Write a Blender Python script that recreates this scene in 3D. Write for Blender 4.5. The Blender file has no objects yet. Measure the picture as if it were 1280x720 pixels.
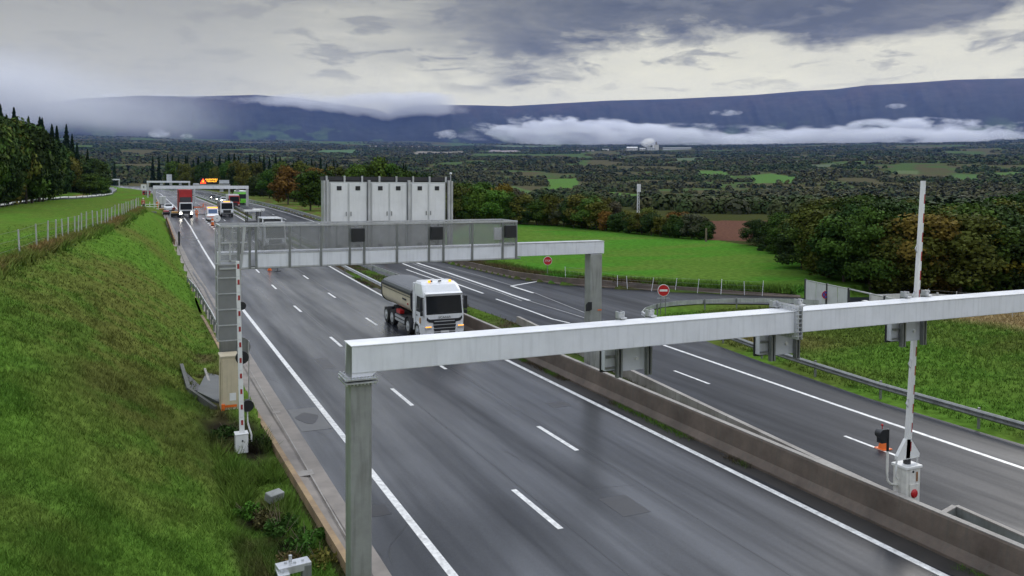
import bpy, bmesh, math, random
import numpy as np
from mathutils import Vector, Matrix
random.seed(7); rng = np.random.default_rng(7)
PI = math.pi; R = math.radians
sc = bpy.context.scene
C = sc.collection
# ------------------------------------------------------------------ camera
H = 9.41; F = 1030.0; YAW = R(24.3); PITCH = R(2.0); ROLL = R(0.3)
CPX = 640.0; CPY = 226.4 + F*math.tan(PITCH)
cp, sp, ca, sa = math.cos(PITCH), math.sin(PITCH), math.cos(YAW), math.sin(YAW)
FW = Vector((sa*cp, ca*cp, -sp)); R0 = Vector((ca, -sa, 0)); U0 = Vector((sa*sp, ca*sp, cp))
RV = R0*math.cos(ROLL) + U0*math.sin(ROLL); UV = U0*math.cos(ROLL) - R0*math.sin(ROLL)
cam_d = bpy.data.cameras.new('camera'); cam = bpy.data.objects.new('camera', cam_d); C.objects.link(cam)
m3 = Matrix((RV, UV, -FW)).transposed()
cam.matrix_world = Matrix.Translation((0, 0, H)) @ m3.to_4x4()
cam_d.sensor_width = 36; cam_d.lens = F/1280*36
cam_d.shift_x = 0; cam_d.shift_y = -(360-CPY)/1280
cam_d.clip_start = 0.1; cam_d.clip_end = 60000
sc.camera = cam
# ------------------------------------------------------------------ colour management and render
sc.view_settings.view_transform = 'Standard'; sc.view_settings.look = 'None'
sc.view_settings.gamma = 1; sc.view_settings.use_curve_mapping = False
sc.view_settings.exposure = 0.3
sc.render.engine = 'CYCLES'
cy = sc.cycles
cy.use_denoising = True; cy.max_bounces = 8; cy.diffuse_bounces = 2; cy.glossy_bounces = 3
cy.transparent_max_bounces = 12; cy.transmission_bounces = 3; cy.volume_bounces = 3
cy.volume_step_rate = 1.0; cy.volume_max_steps = 128
cy.sample_clamp_indirect = 6
# ------------------------------------------------------------------ sky
SUN_EL = 32.0; SUN_AZ = 62.0       # azimuth clockwise from +Y (road direction)
w = bpy.data.worlds.new('World'); sc.world = w; w.use_nodes = True
def build_sky():
    nt = w.node_tree; nt.nodes.clear(); N = nt.nodes.new; L = nt.links.new
    def math_(op, a, b=None, c=None, clamp=False):
        n = N('ShaderNodeMath'); n.operation = op; n.use_clamp = clamp
        for i, v in enumerate((a, b, c)):
            if v is None: continue
            if isinstance(v, (int, float)): n.inputs[i].default_value = v
            else: L(v, n.inputs[i])
        return n.outputs[0]
    def ramp(f, pts, interp='LINEAR'):
        n = N('ShaderNodeValToRGB'); n.color_ramp.interpolation = interp
        e = n.color_ramp.elements
        while len(e) < len(pts): e.new(0.5)
        for i, (p, c) in enumerate(pts):
            e[i].position = p; e[i].color = (c[0], c[1], c[2], 1) if isinstance(c, tuple) else (c, c, c, 1)
        L(f, n.inputs[0]); return n.outputs[0]
    def mixc(f, a, b):
        n = N('ShaderNodeMix'); n.data_type = 'RGBA'
        if isinstance(f, (int, float)): n.inputs[0].default_value = f
        else: L(f, n.inputs[0])
        for i, v in ((6, a), (7, b)):
            if isinstance(v, tuple): n.inputs[i].default_value = (*v, 1)
            else: L(v, n.inputs[i])
        return n.outputs[2]
    tc = N('ShaderNodeTexCoord'); sep = N('ShaderNodeSeparateXYZ'); L(tc.outputs['Generated'], sep.inputs[0])
    z = sep.outputs[2]
    az = math_('ARCTAN2', sep.outputs[0], sep.outputs[1])          # clockwise from road direction, radians
    el = math_('ARCSINE', math_('MAXIMUM', math_('MINIMUM', z, 1.0), -1.0))
    eld = math_('MULTIPLY', el, 180/PI); azd = math_('MULTIPLY', az, 180/PI)
    comb = N('ShaderNodeCombineXYZ'); L(math_('DIVIDE', azd, 10.5), comb.inputs[0]); L(math_('DIVIDE', math_('POWER', math_('ADD', math_('MAXIMUM', eld, 0.0), 1.0), 0.75), 2.3), comb.inputs[1])
    def noise(scale, det, rough=0.55, off=(0, 0, 0), sc3=(1, 1, 1), dist=0.0):
        m = N('ShaderNodeMapping'); m.inputs[1].default_value = off; m.inputs[3].default_value = sc3
        L(comb.outputs[0], m.inputs[0])
        n = N('ShaderNodeTexNoise'); n.inputs['Scale'].default_value = scale; n.inputs['Detail'].default_value = det
        n.inputs['Roughness'].default_value = rough; n.inputs['Distortion'].default_value = dist
        L(m.outputs[0], n.inputs[0]); return n.outputs[0]
    n1 = noise(0.62, 9, 0.55, (3.1, 1.7, 0), dist=0.3)
    n2 = noise(1.9, 10, 0.62, (7.3, 4.1, 0), sc3=(.8, 1.25, 1), dist=0.25)
    c1_ = math_('SUBTRACT', n1, 0.5); c2_ = math_('SUBTRACT', n2, 0.5)
    # bright veil low over the ridge, greyer with height
    e1 = math_('ADD', eld, math_('ADD', math_('MULTIPLY', c1_, 7.0), math_('MULTIPLY', c2_, 4.0)))
    base = ramp(math_('DIVIDE', e1, 20.0, clamp=True), [(0.0, (0.60, 0.60, 0.54)), (0.26, (0.84, 0.82, 0.68)), (0.42, (0.66, 0.65, 0.57)), (0.60, (0.35, 0.35, 0.33)), (1.0, (0.38, 0.38, 0.37))])
    # streaks of thin light in the veil
    base = mixc(math_('MULTIPLY', ramp(noise(1.5, 8, 0.6, (1.3, 9.2, 0), sc3=(.6, 2.2, 1)), [(0.45, 0.0), (0.70, 1.0)]), 0.55), base, (0.84, 0.82, 0.70))
    # dark blue-grey cloud bellies, right of the centre and high
    azr = math_('DIVIDE', math_('SUBTRACT', azd, 14.0), 12.0, clamp=True)
    thr = math_('SUBTRACT', 7.4, math_('MULTIPLY', math_('DIVIDE', math_('SUBTRACT', azd, 24.0), 40.0), -1.6))
    eh = math_('ADD', eld, math_('ADD', math_('MULTIPLY', c1_, 11.0), math_('MULTIPLY', c2_, 7.0)))
    high = math_('DIVIDE', math_('SUBTRACT', eh, thr), 1.9, clamp=True)
    lump = ramp(n2, [(0.30, 0.75), (0.60, 1.0)])
    fade_up = math_('SUBTRACT', 1.0, math_('DIVIDE', math_('SUBTRACT', eld, 15.0), 12.0, clamp=True))
    dk3 = math_('MULTIPLY', math_('MULTIPLY', math_('MULTIPLY', azr, high), lump), math_('MULTIPLY', fade_up, 0.93))
    c1 = mixc(dk3, base, (0.042, 0.048, 0.062))
    # small grey scraps in the middle
    n3 = noise(3.2, 9, 0.6, (2.7, 5.1, 0), sc3=(.8, 1.5, 1), dist=.4)
    scr = ramp(n3, [(0.53, 0.0), (0.62, 1.0)])
    mid = math_('MULTIPLY', math_('DIVIDE', math_('SUBTRACT', eld, 5.5), 2.0, clamp=True), math_('SUBTRACT', 1.0, math_('DIVIDE', math_('SUBTRACT', eld, 13.0), 5.0, clamp=True)))
    c2 = mixc(math_('MULTIPLY', math_('MULTIPLY', scr, mid), 0.6), c1, (0.17, 0.175, 0.18))
    # rain-grey sheet on the left
    azl = math_('SUBTRACT', 1.0, math_('DIVIDE', math_('ADD', math_('SUBTRACT', azd, 2.0), math_('MULTIPLY', c1_, 16.0)), 17.0, clamp=True))
    lw = ramp(math_('DIVIDE', eld, 14.0, clamp=True), [(0.0, (0.56, 0.56, 0.52)), (0.45, (0.50, 0.50, 0.47)), (1.0, (0.27, 0.27, 0.26))])
    c4 = mixc(math_('MULTIPLY', azl, 0.88), c2, lw)
    # overhead: bright uniform overcast
    up = math_('DIVIDE', math_('SUBTRACT', eld, 13.5), 9.0, clamp=True)
    c5 = mixc(up, c4, (0.98, 1.08, 1.40))
    # horizon and below
    c6 = mixc(math_('DIVIDE', math_('SUBTRACT', 0.0, eld), 3.0, clamp=True), c5, (0.30, 0.31, 0.32))
    c6 = mixc(1.0, c6, (1.03, 1.0, 0.86)); c6.node.blend_type = 'MULTIPLY'
    sky = N('ShaderNodeTexSky'); sky.sky_type = 'NISHITA'; sky.sun_disc = False
    sky.sun_elevation = R(SUN_EL); sky.sun_rotation = R(SUN_AZ)
    b1 = N('ShaderNodeBackground'); L(sky.outputs[0], b1.inputs[0]); b1.inputs[1].default_value = 0.06
    b2 = N('ShaderNodeBackground'); L(c6, b2.inputs[0]); b2.inputs[1].default_value = 1.0
    mx = N('ShaderNodeMixShader'); mx.inputs[0].default_value = 0.93; L(b1.outputs[0], mx.inputs[1]); L(b2.outputs[0], mx.inputs[2])
    out = N('ShaderNodeOutputWorld'); L(mx.outputs[0], out.inputs[0])
build_sky()
w.cycles.sampling_method = 'MANUAL'; w.cycles.sample_map_resolution = 512
sun_d = bpy.data.lights.new('sun', 'SUN'); sun_d.energy = 1.2; sun_d.angle = R(18); sun_d.color = (1.0, 0.96, 0.9)
sun = bpy.data.objects.new('sun', sun_d); C.objects.link(sun)
sv = Vector((math.sin(R(SUN_AZ))*math.cos(R(SUN_EL)), math.cos(R(SUN_AZ))*math.cos(R(SUN_EL)), math.sin(R(SUN_EL))))
sun.rotation_euler = sv.to_track_quat('Z', 'Y').to_euler()

# ------------------------------------------------------------------ survey helpers
def ray(px, py): return FW + RV*((px-CPX)/F) - UV*((py-CPY)/F)
def on_z(px, py, z=0.0):
    r = ray(px, py); t = (z-H)/r.z; return Vector((r.x*t, r.y*t, z))
def on_y(px, py, Y):
    r = ray(px, py); t = Y/r.y; return Vector((r.x*t, Y, H+r.z*t))
def zr(y):                                  # height of the carriageway along its length
    if y < 80: return 0.0
    if y < 220:
        t = (y-80)/140.0; return 2.9*t*t*(3-2*t)
    return 2.9 + (y-220)*0.0045
def zrn(y):
    t = np.clip((y-80)/140.0, 0, 1); return 2.9*t*t*(3-2*t) + np.clip(y-220, 0, 500)*0.0045
def shift(y): return -10.0*((np.clip(y, 350, 650)-350)/146.0)**2
def shiftn(y): return -10.0*((np.clip(y, 350, 650)-350)/146.0)**2
def on_road(px, py):
    r = ray(px, py); t = 5.0
    while t < 1500 and H + r.z*t > zr(r.y*t): t += 0.2
    return Vector((r.x*t, r.y*t, H+r.z*t))
# value noise
_g = np.random.default_rng(3).random((256, 256))
def vnoise(x, y):
    xi = np.floor(x).astype(int); yi = np.floor(y).astype(int); fx = x-xi; fy = y-yi
    fx = fx*fx*(3-2*fx); fy = fy*fy*(3-2*fy)
    a = _g[xi % 256, yi % 256]; b = _g[(xi+1) % 256, yi % 256]; c = _g[xi % 256, (yi+1) % 256]; d = _g[(xi+1) % 256, (yi+1) % 256]
    return (a*(1-fx)+b*fx)*(1-fy) + (c*(1-fx)+d*fx)*fy
def fbm(x, y, o=4):
    s = 0; a = 0.5; n = 0
    for i in range(o):
        s = s + a*vnoise(x*2**i+17*i, y*2**i+31*i); n += a; a *= 0.5
    return s/n

# ------------------------------------------------------------------ terrain height
WALLP = [(49.2, 51.5), (41.5, 58.5), (37.7, 62.8), (34.9, 66.5), (32.9, 72.6), (32.2, 84), (31.76, 92), (31.2, 158), (29.2, 205), (28.9, 243), (28.9, 350)]
FR = [(200, 0), (420, -5), (700, -6), (1100, 8), (1500, 24), (2500, 70), (4000, 133), (6500, 262), (9000, 398), (12000, 560), (20000, 1000)]
def T(x, y):
    x = np.asarray(x, float); y = np.asarray(y, float)
    r = np.hypot(x, y); u = x - shiftn(y); zro = zrn(y)
    base = zro - 0.07
    # left bank
    toe = np.interp(y, [0, 40, 60, 75], [2.3, 2.3, 3.3, 3.9])
    xc = np.interp(y, [0, 45, 67, 82, 131, 150, 400], [-9.4, -6.1, -4.1, -2.4, 0.4, 0.6, 0.6])
    zc = np.interp(y, [0, 131, 140, 150, 165, 250, 400], [5, 5, 4.5, 3.6, 3.3, 4.2, 4.6])
    z0 = zro + np.interp(y, [0, 12, 17, 24, 28, 31, 33, 37, 42, 60], [.25, .2, -.25, -.3, -.1, .1, .45, .45, .2, 0.12])
    t = np.clip((toe-u)/(toe-xc), 0, 1)
    s = 1-(1-t)**1.45
    bank = z0 + (zc-z0)*s
    back = np.clip((xc-u)/9.0, 0, 1); back = back*back*(3-2*back)
    zl = np.interp(y, [0, 150, 300, 500, 700], [3.6, 3.9, 4.2, 6.3, 8])
    hill = np.clip((-u-27)/60.0, 0, 1.0)*13.0*np.clip((y-40)/100, 0, 1)
    left = np.where(u > xc, bank, zc + (zl-zc)*back + hill)
    left = left + (fbm(x*0.35+5, y*0.35, 3)-0.5)*0.22*np.clip(t*4, 0, 1)
    z = np.where(u < toe, left, base)
    z = np.where((u >= toe) & (u < 4.1), z0, z)
    # right side
    wx = np.interp(y, [p[1] for p in WALLP], [p[0] for p in WALLP])
    beyond = (x > wx+0.12) & (y > 51.5)
    out = 0.35*np.clip((u-wx)/6, 0, 1) + 0.25
    z = np.where(beyond, zro*np.clip(1-(u-wx)/60, 0, 1) + out, z)
    rg = (y < 51.5) & (x > 29)
    z = np.where(rg, -0.07 + np.clip((x-29.5)/9, 0, 1)*0.5*np.clip((48-y)/14, 0, 1) + np.clip((x-42)/30, 0, 1)*1.0*np.clip((46-y)/12, 0, 1), z)
    # far country
    az = np.arctan2(x, y)
    far = np.interp(r, [p[0] for p in FR], [p[1] for p in FR])
    und = (fbm(x/900+3, y/900+8, 4)-0.5)*np.interp(r, [250, 900, 3000, 12000], [0, 10, 34, 55])
    lh = 10*np.exp(-((az-R(-1.5))/0.13)**2)*np.exp(-((r-5200)/1500)**2)
    far = far + und + lh
    k = np.clip((r-230)/260, 0, 1); k = k*k*(3-2*k)
    k = np.where(np.abs(u-15) < 60, k*np.clip((y-520)/300, 0, 1), k)
    z = z*(1-k) + far*k
    return z
def Tz(x, y): return float(T(np.array([x]), np.array([y]))[0])

# ------------------------------------------------------------------ object helpers
def tag(o, label=None, cat=None, group=None, kind=None):
    if label: o['label'] = label
    if cat: o['category'] = cat
    if group: o['group'] = group
    if kind: o['kind'] = kind
    return o
def empty(name, loc=(0, 0, 0), rz=0.0, **k):
    o = bpy.data.objects.new(name, None); C.objects.link(o); o.location = loc; o.rotation_euler = (0, 0, rz)
    o.empty_display_size = 0.3
    return tag(o, **k)
class MB:
    def __init__(s): s.v = []; s.f = []; s.m = []; s.sm = []
    def add(s, vs, fs, mi=0, smooth=False):
        b = len(s.v); s.v += [tuple(v) for v in vs]
        for f in fs: s.f.append(tuple(i+b for i in f)); s.m.append(mi); s.sm.append(smooth)
        return s
    def box(s, c, d, mi=0, rz=0.0, rx=0.0, ry=0.0):
        hx, hy, hz = d[0]/2, d[1]/2, d[2]/2
        vs = [Vector((x, y, z)) for z in (-hz, hz) for y in (-hy, hy) for x in (-hx, hx)]
        if rx or ry or rz:
            M = Matrix.Rotation(rz, 3, 'Z') @ Matrix.Rotation(ry, 3, 'Y') @ Matrix.Rotation(rx, 3, 'X'); vs = [M @ v for v in vs]
        vs = [v + Vector(c) for v in vs]
        return s.add(vs, [(0, 2, 3, 1), (4, 5, 7, 6), (0, 1, 5, 4), (2, 6, 7, 3), (0, 4, 6, 2), (1, 3, 7, 5)], mi)
    def bx(s, x0, x1, y0, y1, z0, z1, mi=0): return s.box(((x0+x1)/2, (y0+y1)/2, (z0+z1)/2), (abs(x1-x0), abs(y1-y0), abs(z1-z0)), mi)
    def cyl(s, p0, p1, r0, r1=None, n=12, mi=0, cap=True, smooth=True):
        p0 = Vector(p0); p1 = Vector(p1); r1 = r0 if r1 is None else r1
        d = (p1-p0).normalized(); a = d.orthogonal().normalized(); b = d.cross(a)
        vs = []
        for p, r in ((p0, r0), (p1, r1)):
            for i in range(n):
                t = 2*PI*i/n; vs.append(p + a*(math.cos(t)*r) + b*(math.sin(t)*r))
        s.add(vs, [(i, (i+1) % n, n+(i+1) % n, n+i) for i in range(n)], mi, smooth)
        if cap: s.add(vs, [tuple(range(n-1, -1, -1)), tuple(range(n, 2*n))], mi)
        return s
    def tube(s, pts, r, n=8, mi=0):
        pts = [Vector(p) for p in pts]; rings = []
        for i, p in enumerate(pts):
            d = (pts[min(i+1, len(pts)-1)] - pts[max(i-1, 0)]).normalized()
            a = d.cross(Vector((0, 0, 1)))
            a = a.normalized() if a.length > 0.05 else Vector((1, 0, 0)); b = d.cross(a).normalized(); a = b.cross(d)
            rr = r[i] if isinstance(r, (list, tuple)) else r
            rings.append([p + a*(math.cos(2*PI*k/n)*rr) + b*(math.sin(2*PI*k/n)*rr) for k in range(n)])
        vs = [v for g in rings for v in g]
        fs = [(i*n+k, i*n+(k+1) % n, (i+1)*n+(k+1) % n, (i+1)*n+k) for i in range(len(pts)-1) for k in range(n)]
        s.add(vs, fs, mi, True); s.add(vs, [tuple(range(n-1, -1, -1)), tuple(range((len(pts)-1)*n, len(pts)*n))], mi)
        return s
    def loft(s, rings, mi=0, cap=True, closed=True, smooth=False):
        n = len(rings[0]); vs = [v for g in rings for v in g]
        K = n if closed else n-1
        fs = [(i*n+k, i*n+(k+1) % n, (i+1)*n+(k+1) % n, (i+1)*n+k) for i in range(len(rings)-1) for k in range(K)]
        s.add(vs, fs, mi, smooth)
        if cap and closed: s.add(vs, [tuple(range(n-1, -1, -1)), tuple(range((len(rings)-1)*n, len(rings)*n))], mi)
        return s
    def prism(s, poly, x0, x1, mi=0, axis='x'):
        def P(a, b, t): return {'x': (t, a, b), 'y': (a, t, b), 'z': (a, b, t)}[axis]
        return s.loft([[P(a, b, x0) for a, b in poly], [P(a, b, x1) for a, b in poly]], mi)
    def sphere(s, c, r, n=12, m=8, mi=0, sq=(1, 1, 1)):
        rings = []
        for j in range(1, m):
            ph = PI*j/m - PI/2
            rings.append([(c[0]+sq[0]*r*math.cos(ph)*math.cos(2*PI*i/n), c[1]+sq[1]*r*math.cos(ph)*math.sin(2*PI*i/n), c[2]+sq[2]*r*math.sin(ph)) for i in range(n)])
        return s.loft(rings, mi, True, True, True)
    def build(s, name, mats, parent=None, bevel=0.0, **k):
        me = bpy.data.meshes.new(name); me.from_pydata(s.v, [], s.f)
        if not isinstance(mats, (list, tuple)): mats = [mats]
        for m in mats: me.materials.append(m)
        me.polygons.foreach_set('material_index', s.m); me.polygons.foreach_set('use_smooth', s.sm)
        bm = bmesh.new(); bm.from_mesh(me); bmesh.ops.recalc_face_normals(bm, faces=bm.faces); bm.to_mesh(me); bm.free()
        me.update()
        o = bpy.data.objects.new(name, me); C.objects.link(o)
        if parent: o.parent = parent
        if bevel:
            b = o.modifiers.new('bevel', 'BEVEL'); b.width = bevel; b.segments = 2; b.limit_method = 'ANGLE'; b.angle_limit = R(40)
        return tag(o, **k)
def mesh_np(name, V, Fq, mat, parent=None, attrs=None, smooth=False, **k):
    me = bpy.data.meshes.new(name); V = np.asarray(V, np.float32); Fq = np.asarray(Fq, np.int32); nf, nk = Fq.shape
    me.vertices.add(len(V)); me.vertices.foreach_set('co', V.ravel())
    me.loops.add(nf*nk); me.loops.foreach_set('vertex_index', Fq.ravel())
    me.polygons.add(nf); me.polygons.foreach_set('loop_start', np.arange(0, nf*nk, nk, dtype=np.int32))
    if smooth: me.polygons.foreach_set('use_smooth', np.ones(nf, bool))
    me.materials.append(mat)
    for nm, dom, typ, dat in (attrs or []):
        a = me.attributes.new(nm, typ, dom)
        a.data.foreach_set('color' if typ == 'FLOAT_COLOR' else 'value', np.asarray(dat, np.float32).ravel())
    me.update(); me.validate()
    o = bpy.data.objects.new(name, me); C.objects.link(o)
    if parent: o.parent = parent
    return tag(o, **k)
def dup(root, loc=None, rz=None, scale=None, **k):
    r = root.copy(); C.objects.link(r)
    if loc is not None: r.location = loc
    if rz is not None: r.rotation_euler = (0, 0, rz)
    if scale is not None: r.scale = scale
    tag(r, **k)
    for ch in root.children:
        c = ch.copy(); C.objects.link(c); c.parent = r
        for g in ch.children:
            d = g.copy(); C.objects.link(d); d.parent = c
    return r
def text_mesh(name, s, size, mat, parent, loc, rot, extrude=0.004, align='CENTER', sx=1.0):
    cu = bpy.data.curves.new(name, 'FONT'); cu.body = s; cu.size = size; cu.extrude = extrude; cu.align_x = align; cu.align_y = 'CENTER'
    t = bpy.data.objects.new(name, cu); C.objects.link(t)
    bpy.context.view_layer.update()
    me = bpy.data.meshes.new_from_object(t.evaluated_get(bpy.context.evaluated_depsgraph_get()))
    bpy.data.objects.remove(t)
    me.materials.clear(); me.materials.append(mat)
    o = bpy.data.objects.new(name, me); C.objects.link(o); o.parent = parent; o.location = loc; o.rotation_euler = rot; o.scale = (sx, 1, 1)
    return o

# ------------------------------------------------------------------ materials
def mat(name, col=(.5, .5, .5), rough=0.6, metal=0.0, var=0.12, vscale=3.0, bump=0.0, bscale=40.0, col2=None, emis=None, estr=0.0, alpha=1.0, streak=0.0, spec=0.5, coat=0.0, rvar=0.1, objcol=False, attr=None):
    m = bpy.data.materials.new(name); m.use_nodes = True; nt = m.node_tree; N = nt.nodes.new; L = nt.links.new
    b = nt.nodes['Principled BSDF']
    b.inputs['Metallic'].default_value = metal; b.inputs['Specular IOR Level'].default_value = spec
    if coat: b.inputs['Coat Weight'].default_value = coat; b.inputs['Coat Roughness'].default_value = 0.1
    geo = N('ShaderNodeTexCoord')
    nz = N('ShaderNodeTexNoise'); nz.inputs['Scale'].default_value = vscale; nz.inputs['Detail'].default_value = 6; nz.inputs['Roughness'].default_value = 0.62
    L(geo.outputs['Object'], nz.inputs[0])
    rp = N('ShaderNodeMapRange'); rp.inputs[1].default_value = 0.3; rp.inputs[2].default_value = 0.7
    L(nz.outputs[0], rp.inputs[0])
    mx = N('ShaderNodeMix'); mx.data_type = 'RGBA'; L(rp.outputs[0], mx.inputs[0])
    if objcol or attr:
        if attr: src = N('ShaderNodeAttribute'); src.attribute_name = attr; so = src.outputs['Color']
        else: src = N('ShaderNodeObjectInfo'); so = src.outputs['Color']
        for i, g in ((6, 1-var), (7, 1+var)):
            h = N('ShaderNodeMix'); h.data_type = 'RGBA'; h.blend_type = 'MULTIPLY'; h.inputs[0].default_value = 1
            L(so, h.inputs[6]); h.inputs[7].default_value = (g, g, g, 1); L(h.outputs[2], mx.inputs[i])
    else:
        c2 = col2 or tuple(c*(1-var) for c in col); c1 = tuple(min(1, c*(1+var*0.5)) for c in col)
        mx.inputs[6].default_value = (*c2, 1); mx.inputs[7].default_value = (*c1, 1)
    outc = mx.outputs[2]
    if streak:
        mp = N('ShaderNodeMapping'); mp.inputs[3].default_value = (9, 9, 0.7); L(geo.outputs['Object'], mp.inputs[0])
        sn = N('ShaderNodeTexNoise'); sn.inputs['Scale'].default_value = 1.0; sn.inputs['Detail'].default_value = 5; L(mp.outputs[0], sn.inputs[0])
        r2 = N('ShaderNodeMapRange'); r2.inputs[1].default_value = 0.5; r2.inputs[2].default_value = 0.72; r2.inputs[3].default_value = 0; r2.inputs[4].default_value = streak; L(sn.outputs[0], r2.inputs[0])
        m2 = N('ShaderNodeMix'); m2.data_type = 'RGBA'; L(r2.outputs[0], m2.inputs[0]); L(outc, m2.inputs[6]); m2.inputs[7].default_value = (0.09, 0.085, 0.07, 1)
        outc = m2.outputs[2]
    L(outc, b.inputs['Base Color'])
    rr = N('ShaderNodeMapRange'); rr.inputs[3].default_value = max(0.02, rough-rvar); rr.inputs[4].default_value = min(1, rough+rvar); L(nz.outputs[0], rr.inputs[0]); L(rr.outputs[0], b.inputs['Roughness'])
    if bump:
        bn = N('ShaderNodeTexNoise'); bn.inputs['Scale'].default_value = bscale; bn.inputs['Detail'].default_value = 4; L(geo.outputs['Object'], bn.inputs[0])
        bp = N('ShaderNodeBump'); bp.inputs['Strength'].default_value = bump; bp.inputs['Distance'].default_value = 0.02; L(bn.outputs[0], bp.inputs['Height']); L(bp.outputs[0], b.inputs['Normal'])
    if emis: b.inputs['Emission Color'].default_value = (*emis, 1); b.inputs['Emission Strength'].default_value = estr
    if alpha < 1: b.inputs['Alpha'].default_value = alpha
    return m
M = {}
M['galv'] = mat('galvanised_steel', (.58, .59, .60), .38, .55, .2, 1.6, .06, 60, streak=.22)
M['galv_pale'] = mat('pale_painted_steel', (.80, .81, .84), .33, .0, .1, 1.2, .03, 30, streak=.14)
M['galv_dark'] = mat('weathered_steel', (.24, .25, .24), .5, .4, .3, 2.0, .08, 40, streak=.35)
M['post'] = mat('dull_zinc_post', (.38, .39, .375), .42, .45, .28, 1.1, .06, 30, streak=.4)
M['white'] = mat('white_paint', (.78, .78, .76), .35, 0, .08, 2, streak=.10)
M['grimy_white'] = mat('grimy_white_paint', (.70, .69, .64), .5, 0, .2, 4, streak=.35)
M['vanwhite'] = mat('vehicle_white', (.80, .81, .82), .25, 0, .06, 2, coat=.4, streak=.08)
M['cabinet'] = mat('cabinet_grey', (.60, .61, .60), .45, .1, .12, 1.5, streak=.15)
M['cream'] = mat('cream_paint', (.62, .55, .40), .4, 0, .1, 1.5, streak=.12)
M['beige'] = mat('beige_cabinet_paint', (.60, .52, .36), .45, 0, .12, 2, streak=.2)
M['black'] = mat('black_plastic', (.018, .019, .022), .45, 0, .3, 5)
M['rubber'] = mat('tyre_rubber', (.025, .025, .026), .75, 0, .3, 8, .2, 60)
M['dark'] = mat('dark_metal', (.05, .05, .055), .5, .3, .3, 5)
M['glass'] = mat('dark_glass', (.012, .014, .017), .08, 0, .2, 2, rvar=.02, spec=.22)
M['glareglass'] = mat('blue_glare_glass', (.06, .11, .22), .1, 0, .2, 2, rvar=.02)  # blue glare on the van windows is put into the glass colour
M['red'] = mat('red_paint', (.42, .02, .022), .35, 0, .15, 3)
M['tarp_red'] = mat('red_tarp', (.40, .018, .02), .55, 0, .2, 2, .2, 4)
M['orange'] = mat('orange_plastic', (.80, .16, .02), .45, 0, .15, 4)
M['hiviz'] = mat('orange_hi_vis_cloth', (.85, .20, .04), .7, 0, .15, 9)
M['amber'] = mat('amber_lamp', (.85, .30, .02), .25, 0, .1, 5, emis=(1, .38, .03), estr=1.6)
M['headlight'] = mat('headlight_lit', (.9, .9, .85), .2, 0, .05, 5, emis=(1, .93, .8), estr=14)
M['lamp_clear'] = mat('lamp_clear', (.55, .56, .58), .12, .2, .2, 8)
M['redlens'] = mat('red_lens', (.45, .015, .02), .25, 0, .15, 6)
M['skin'] = mat('skin', (.45, .27, .19), .55)
M['trousers'] = mat('dark_cloth', (.03, .033, .05), .8, 0, .2, 8)
M['tarp'] = mat('dark_grey_tarp', (.10, .105, .11), .42, 0, .25, 2, .3, 8)
M['green_bus'] = mat('bright_green_paint', (.16, .62, .04), .3, 0, .1, 2, coat=.3)
M['road_white'] = mat('road_marking_white', (.72, .72, .70), .38, 0, .45, 5.0, .1, 60, streak=0)
M['yellow'] = mat('machine_yellow', (.55, .30, .05), .5, 0, .3, 3)
M['rust'] = mat('rusty_orange_boards', (.34, .16, .06), .75, 0, .5, 1.2, .2, 12)
M['blue'] = mat('sign_blue', (.03, .06, .35), .35)
M['wood'] = mat('timber', (.16, .12, .08), .8, 0, .3, 3)
M['sign_back'] = mat('sign_back_grey', (.62, .64, .67), .4, .0, .15, 1.6, streak=.2)
M['steelred'] = mat('faded_red_stripe', (.36, .03, .03), .4, 0, .2, 3)
M['vms_black'] = mat('display_black', (.012, .012, .014), .4)
M['vms_amber'] = mat('display_amber', (.9, .4, .02), .4, emis=(1, .42, .03), estr=3.0)
M['vms_red'] = mat('display_red', (.9, .05, .02), .4, emis=(1, .06, .02), estr=2.4)
M['roof_red'] = mat('roof_tiles', (.25, .12, .08), .7)
M['house_wall'] = mat('pale_render', (.62, .60, .55), .8)
def concrete_mat(name, c, c2, streak=.5, bump=.3):
    return mat(name, c, .72, 0, .3, .9, bump, 14, col2=c2, streak=streak)
M['concrete'] = concrete_mat('weathered_concrete', (.30, .285, .26), (.19, .17, .15), .35)
M['concrete_brown'] = concrete_mat('brown_stained_concrete', (.145, .112, .088), (.075, .056, .043), .5)
M['concrete_pink'] = concrete_mat('damp_pinkish_concrete', (.225, .20, .175), (.14, .125, .11), 0, .25)
M['concrete_grey'] = concrete_mat('grey_concrete', (.25, .26, .25), (.14, .15, .14), .3)
def mesh_screen():
    m = bpy.data.materials.new('perforated_screen'); m.use_nodes = True; nt = m.node_tree; N = nt.nodes.new; L = nt.links.new
    b = nt.nodes['Principled BSDF']; b.inputs['Base Color'].default_value = (.33, .335, .33, 1); b.inputs['Metallic'].default_value = .4; b.inputs['Roughness'].default_value = .5
    tc = N('ShaderNodeTexCoord'); nz = N('ShaderNodeTexNoise'); nz.inputs['Scale'].default_value = 2.0; nz.inputs['Detail'].default_value = 5; L(tc.outputs['Object'], nz.inputs[0])
    mr = N('ShaderNodeMapRange'); mr.inputs[1].default_value = .3; mr.inputs[2].default_value = .7; mr.inputs[3].default_value = .26; mr.inputs[4].default_value = .36; L(nz.outputs[0], mr.inputs[0])
    L(mr.outputs[0], b.inputs['Alpha'])
    return m
M['screen'] = mesh_screen()
M['screen_dense'] = mesh_screen(); M['screen_dense'].name = 'cage_screen'
for n_ in M['screen_dense'].node_tree.nodes:
    if n_.type == 'MAP_RANGE': n_.inputs[3].default_value = .5; n_.inputs[4].default_value = .68
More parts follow.
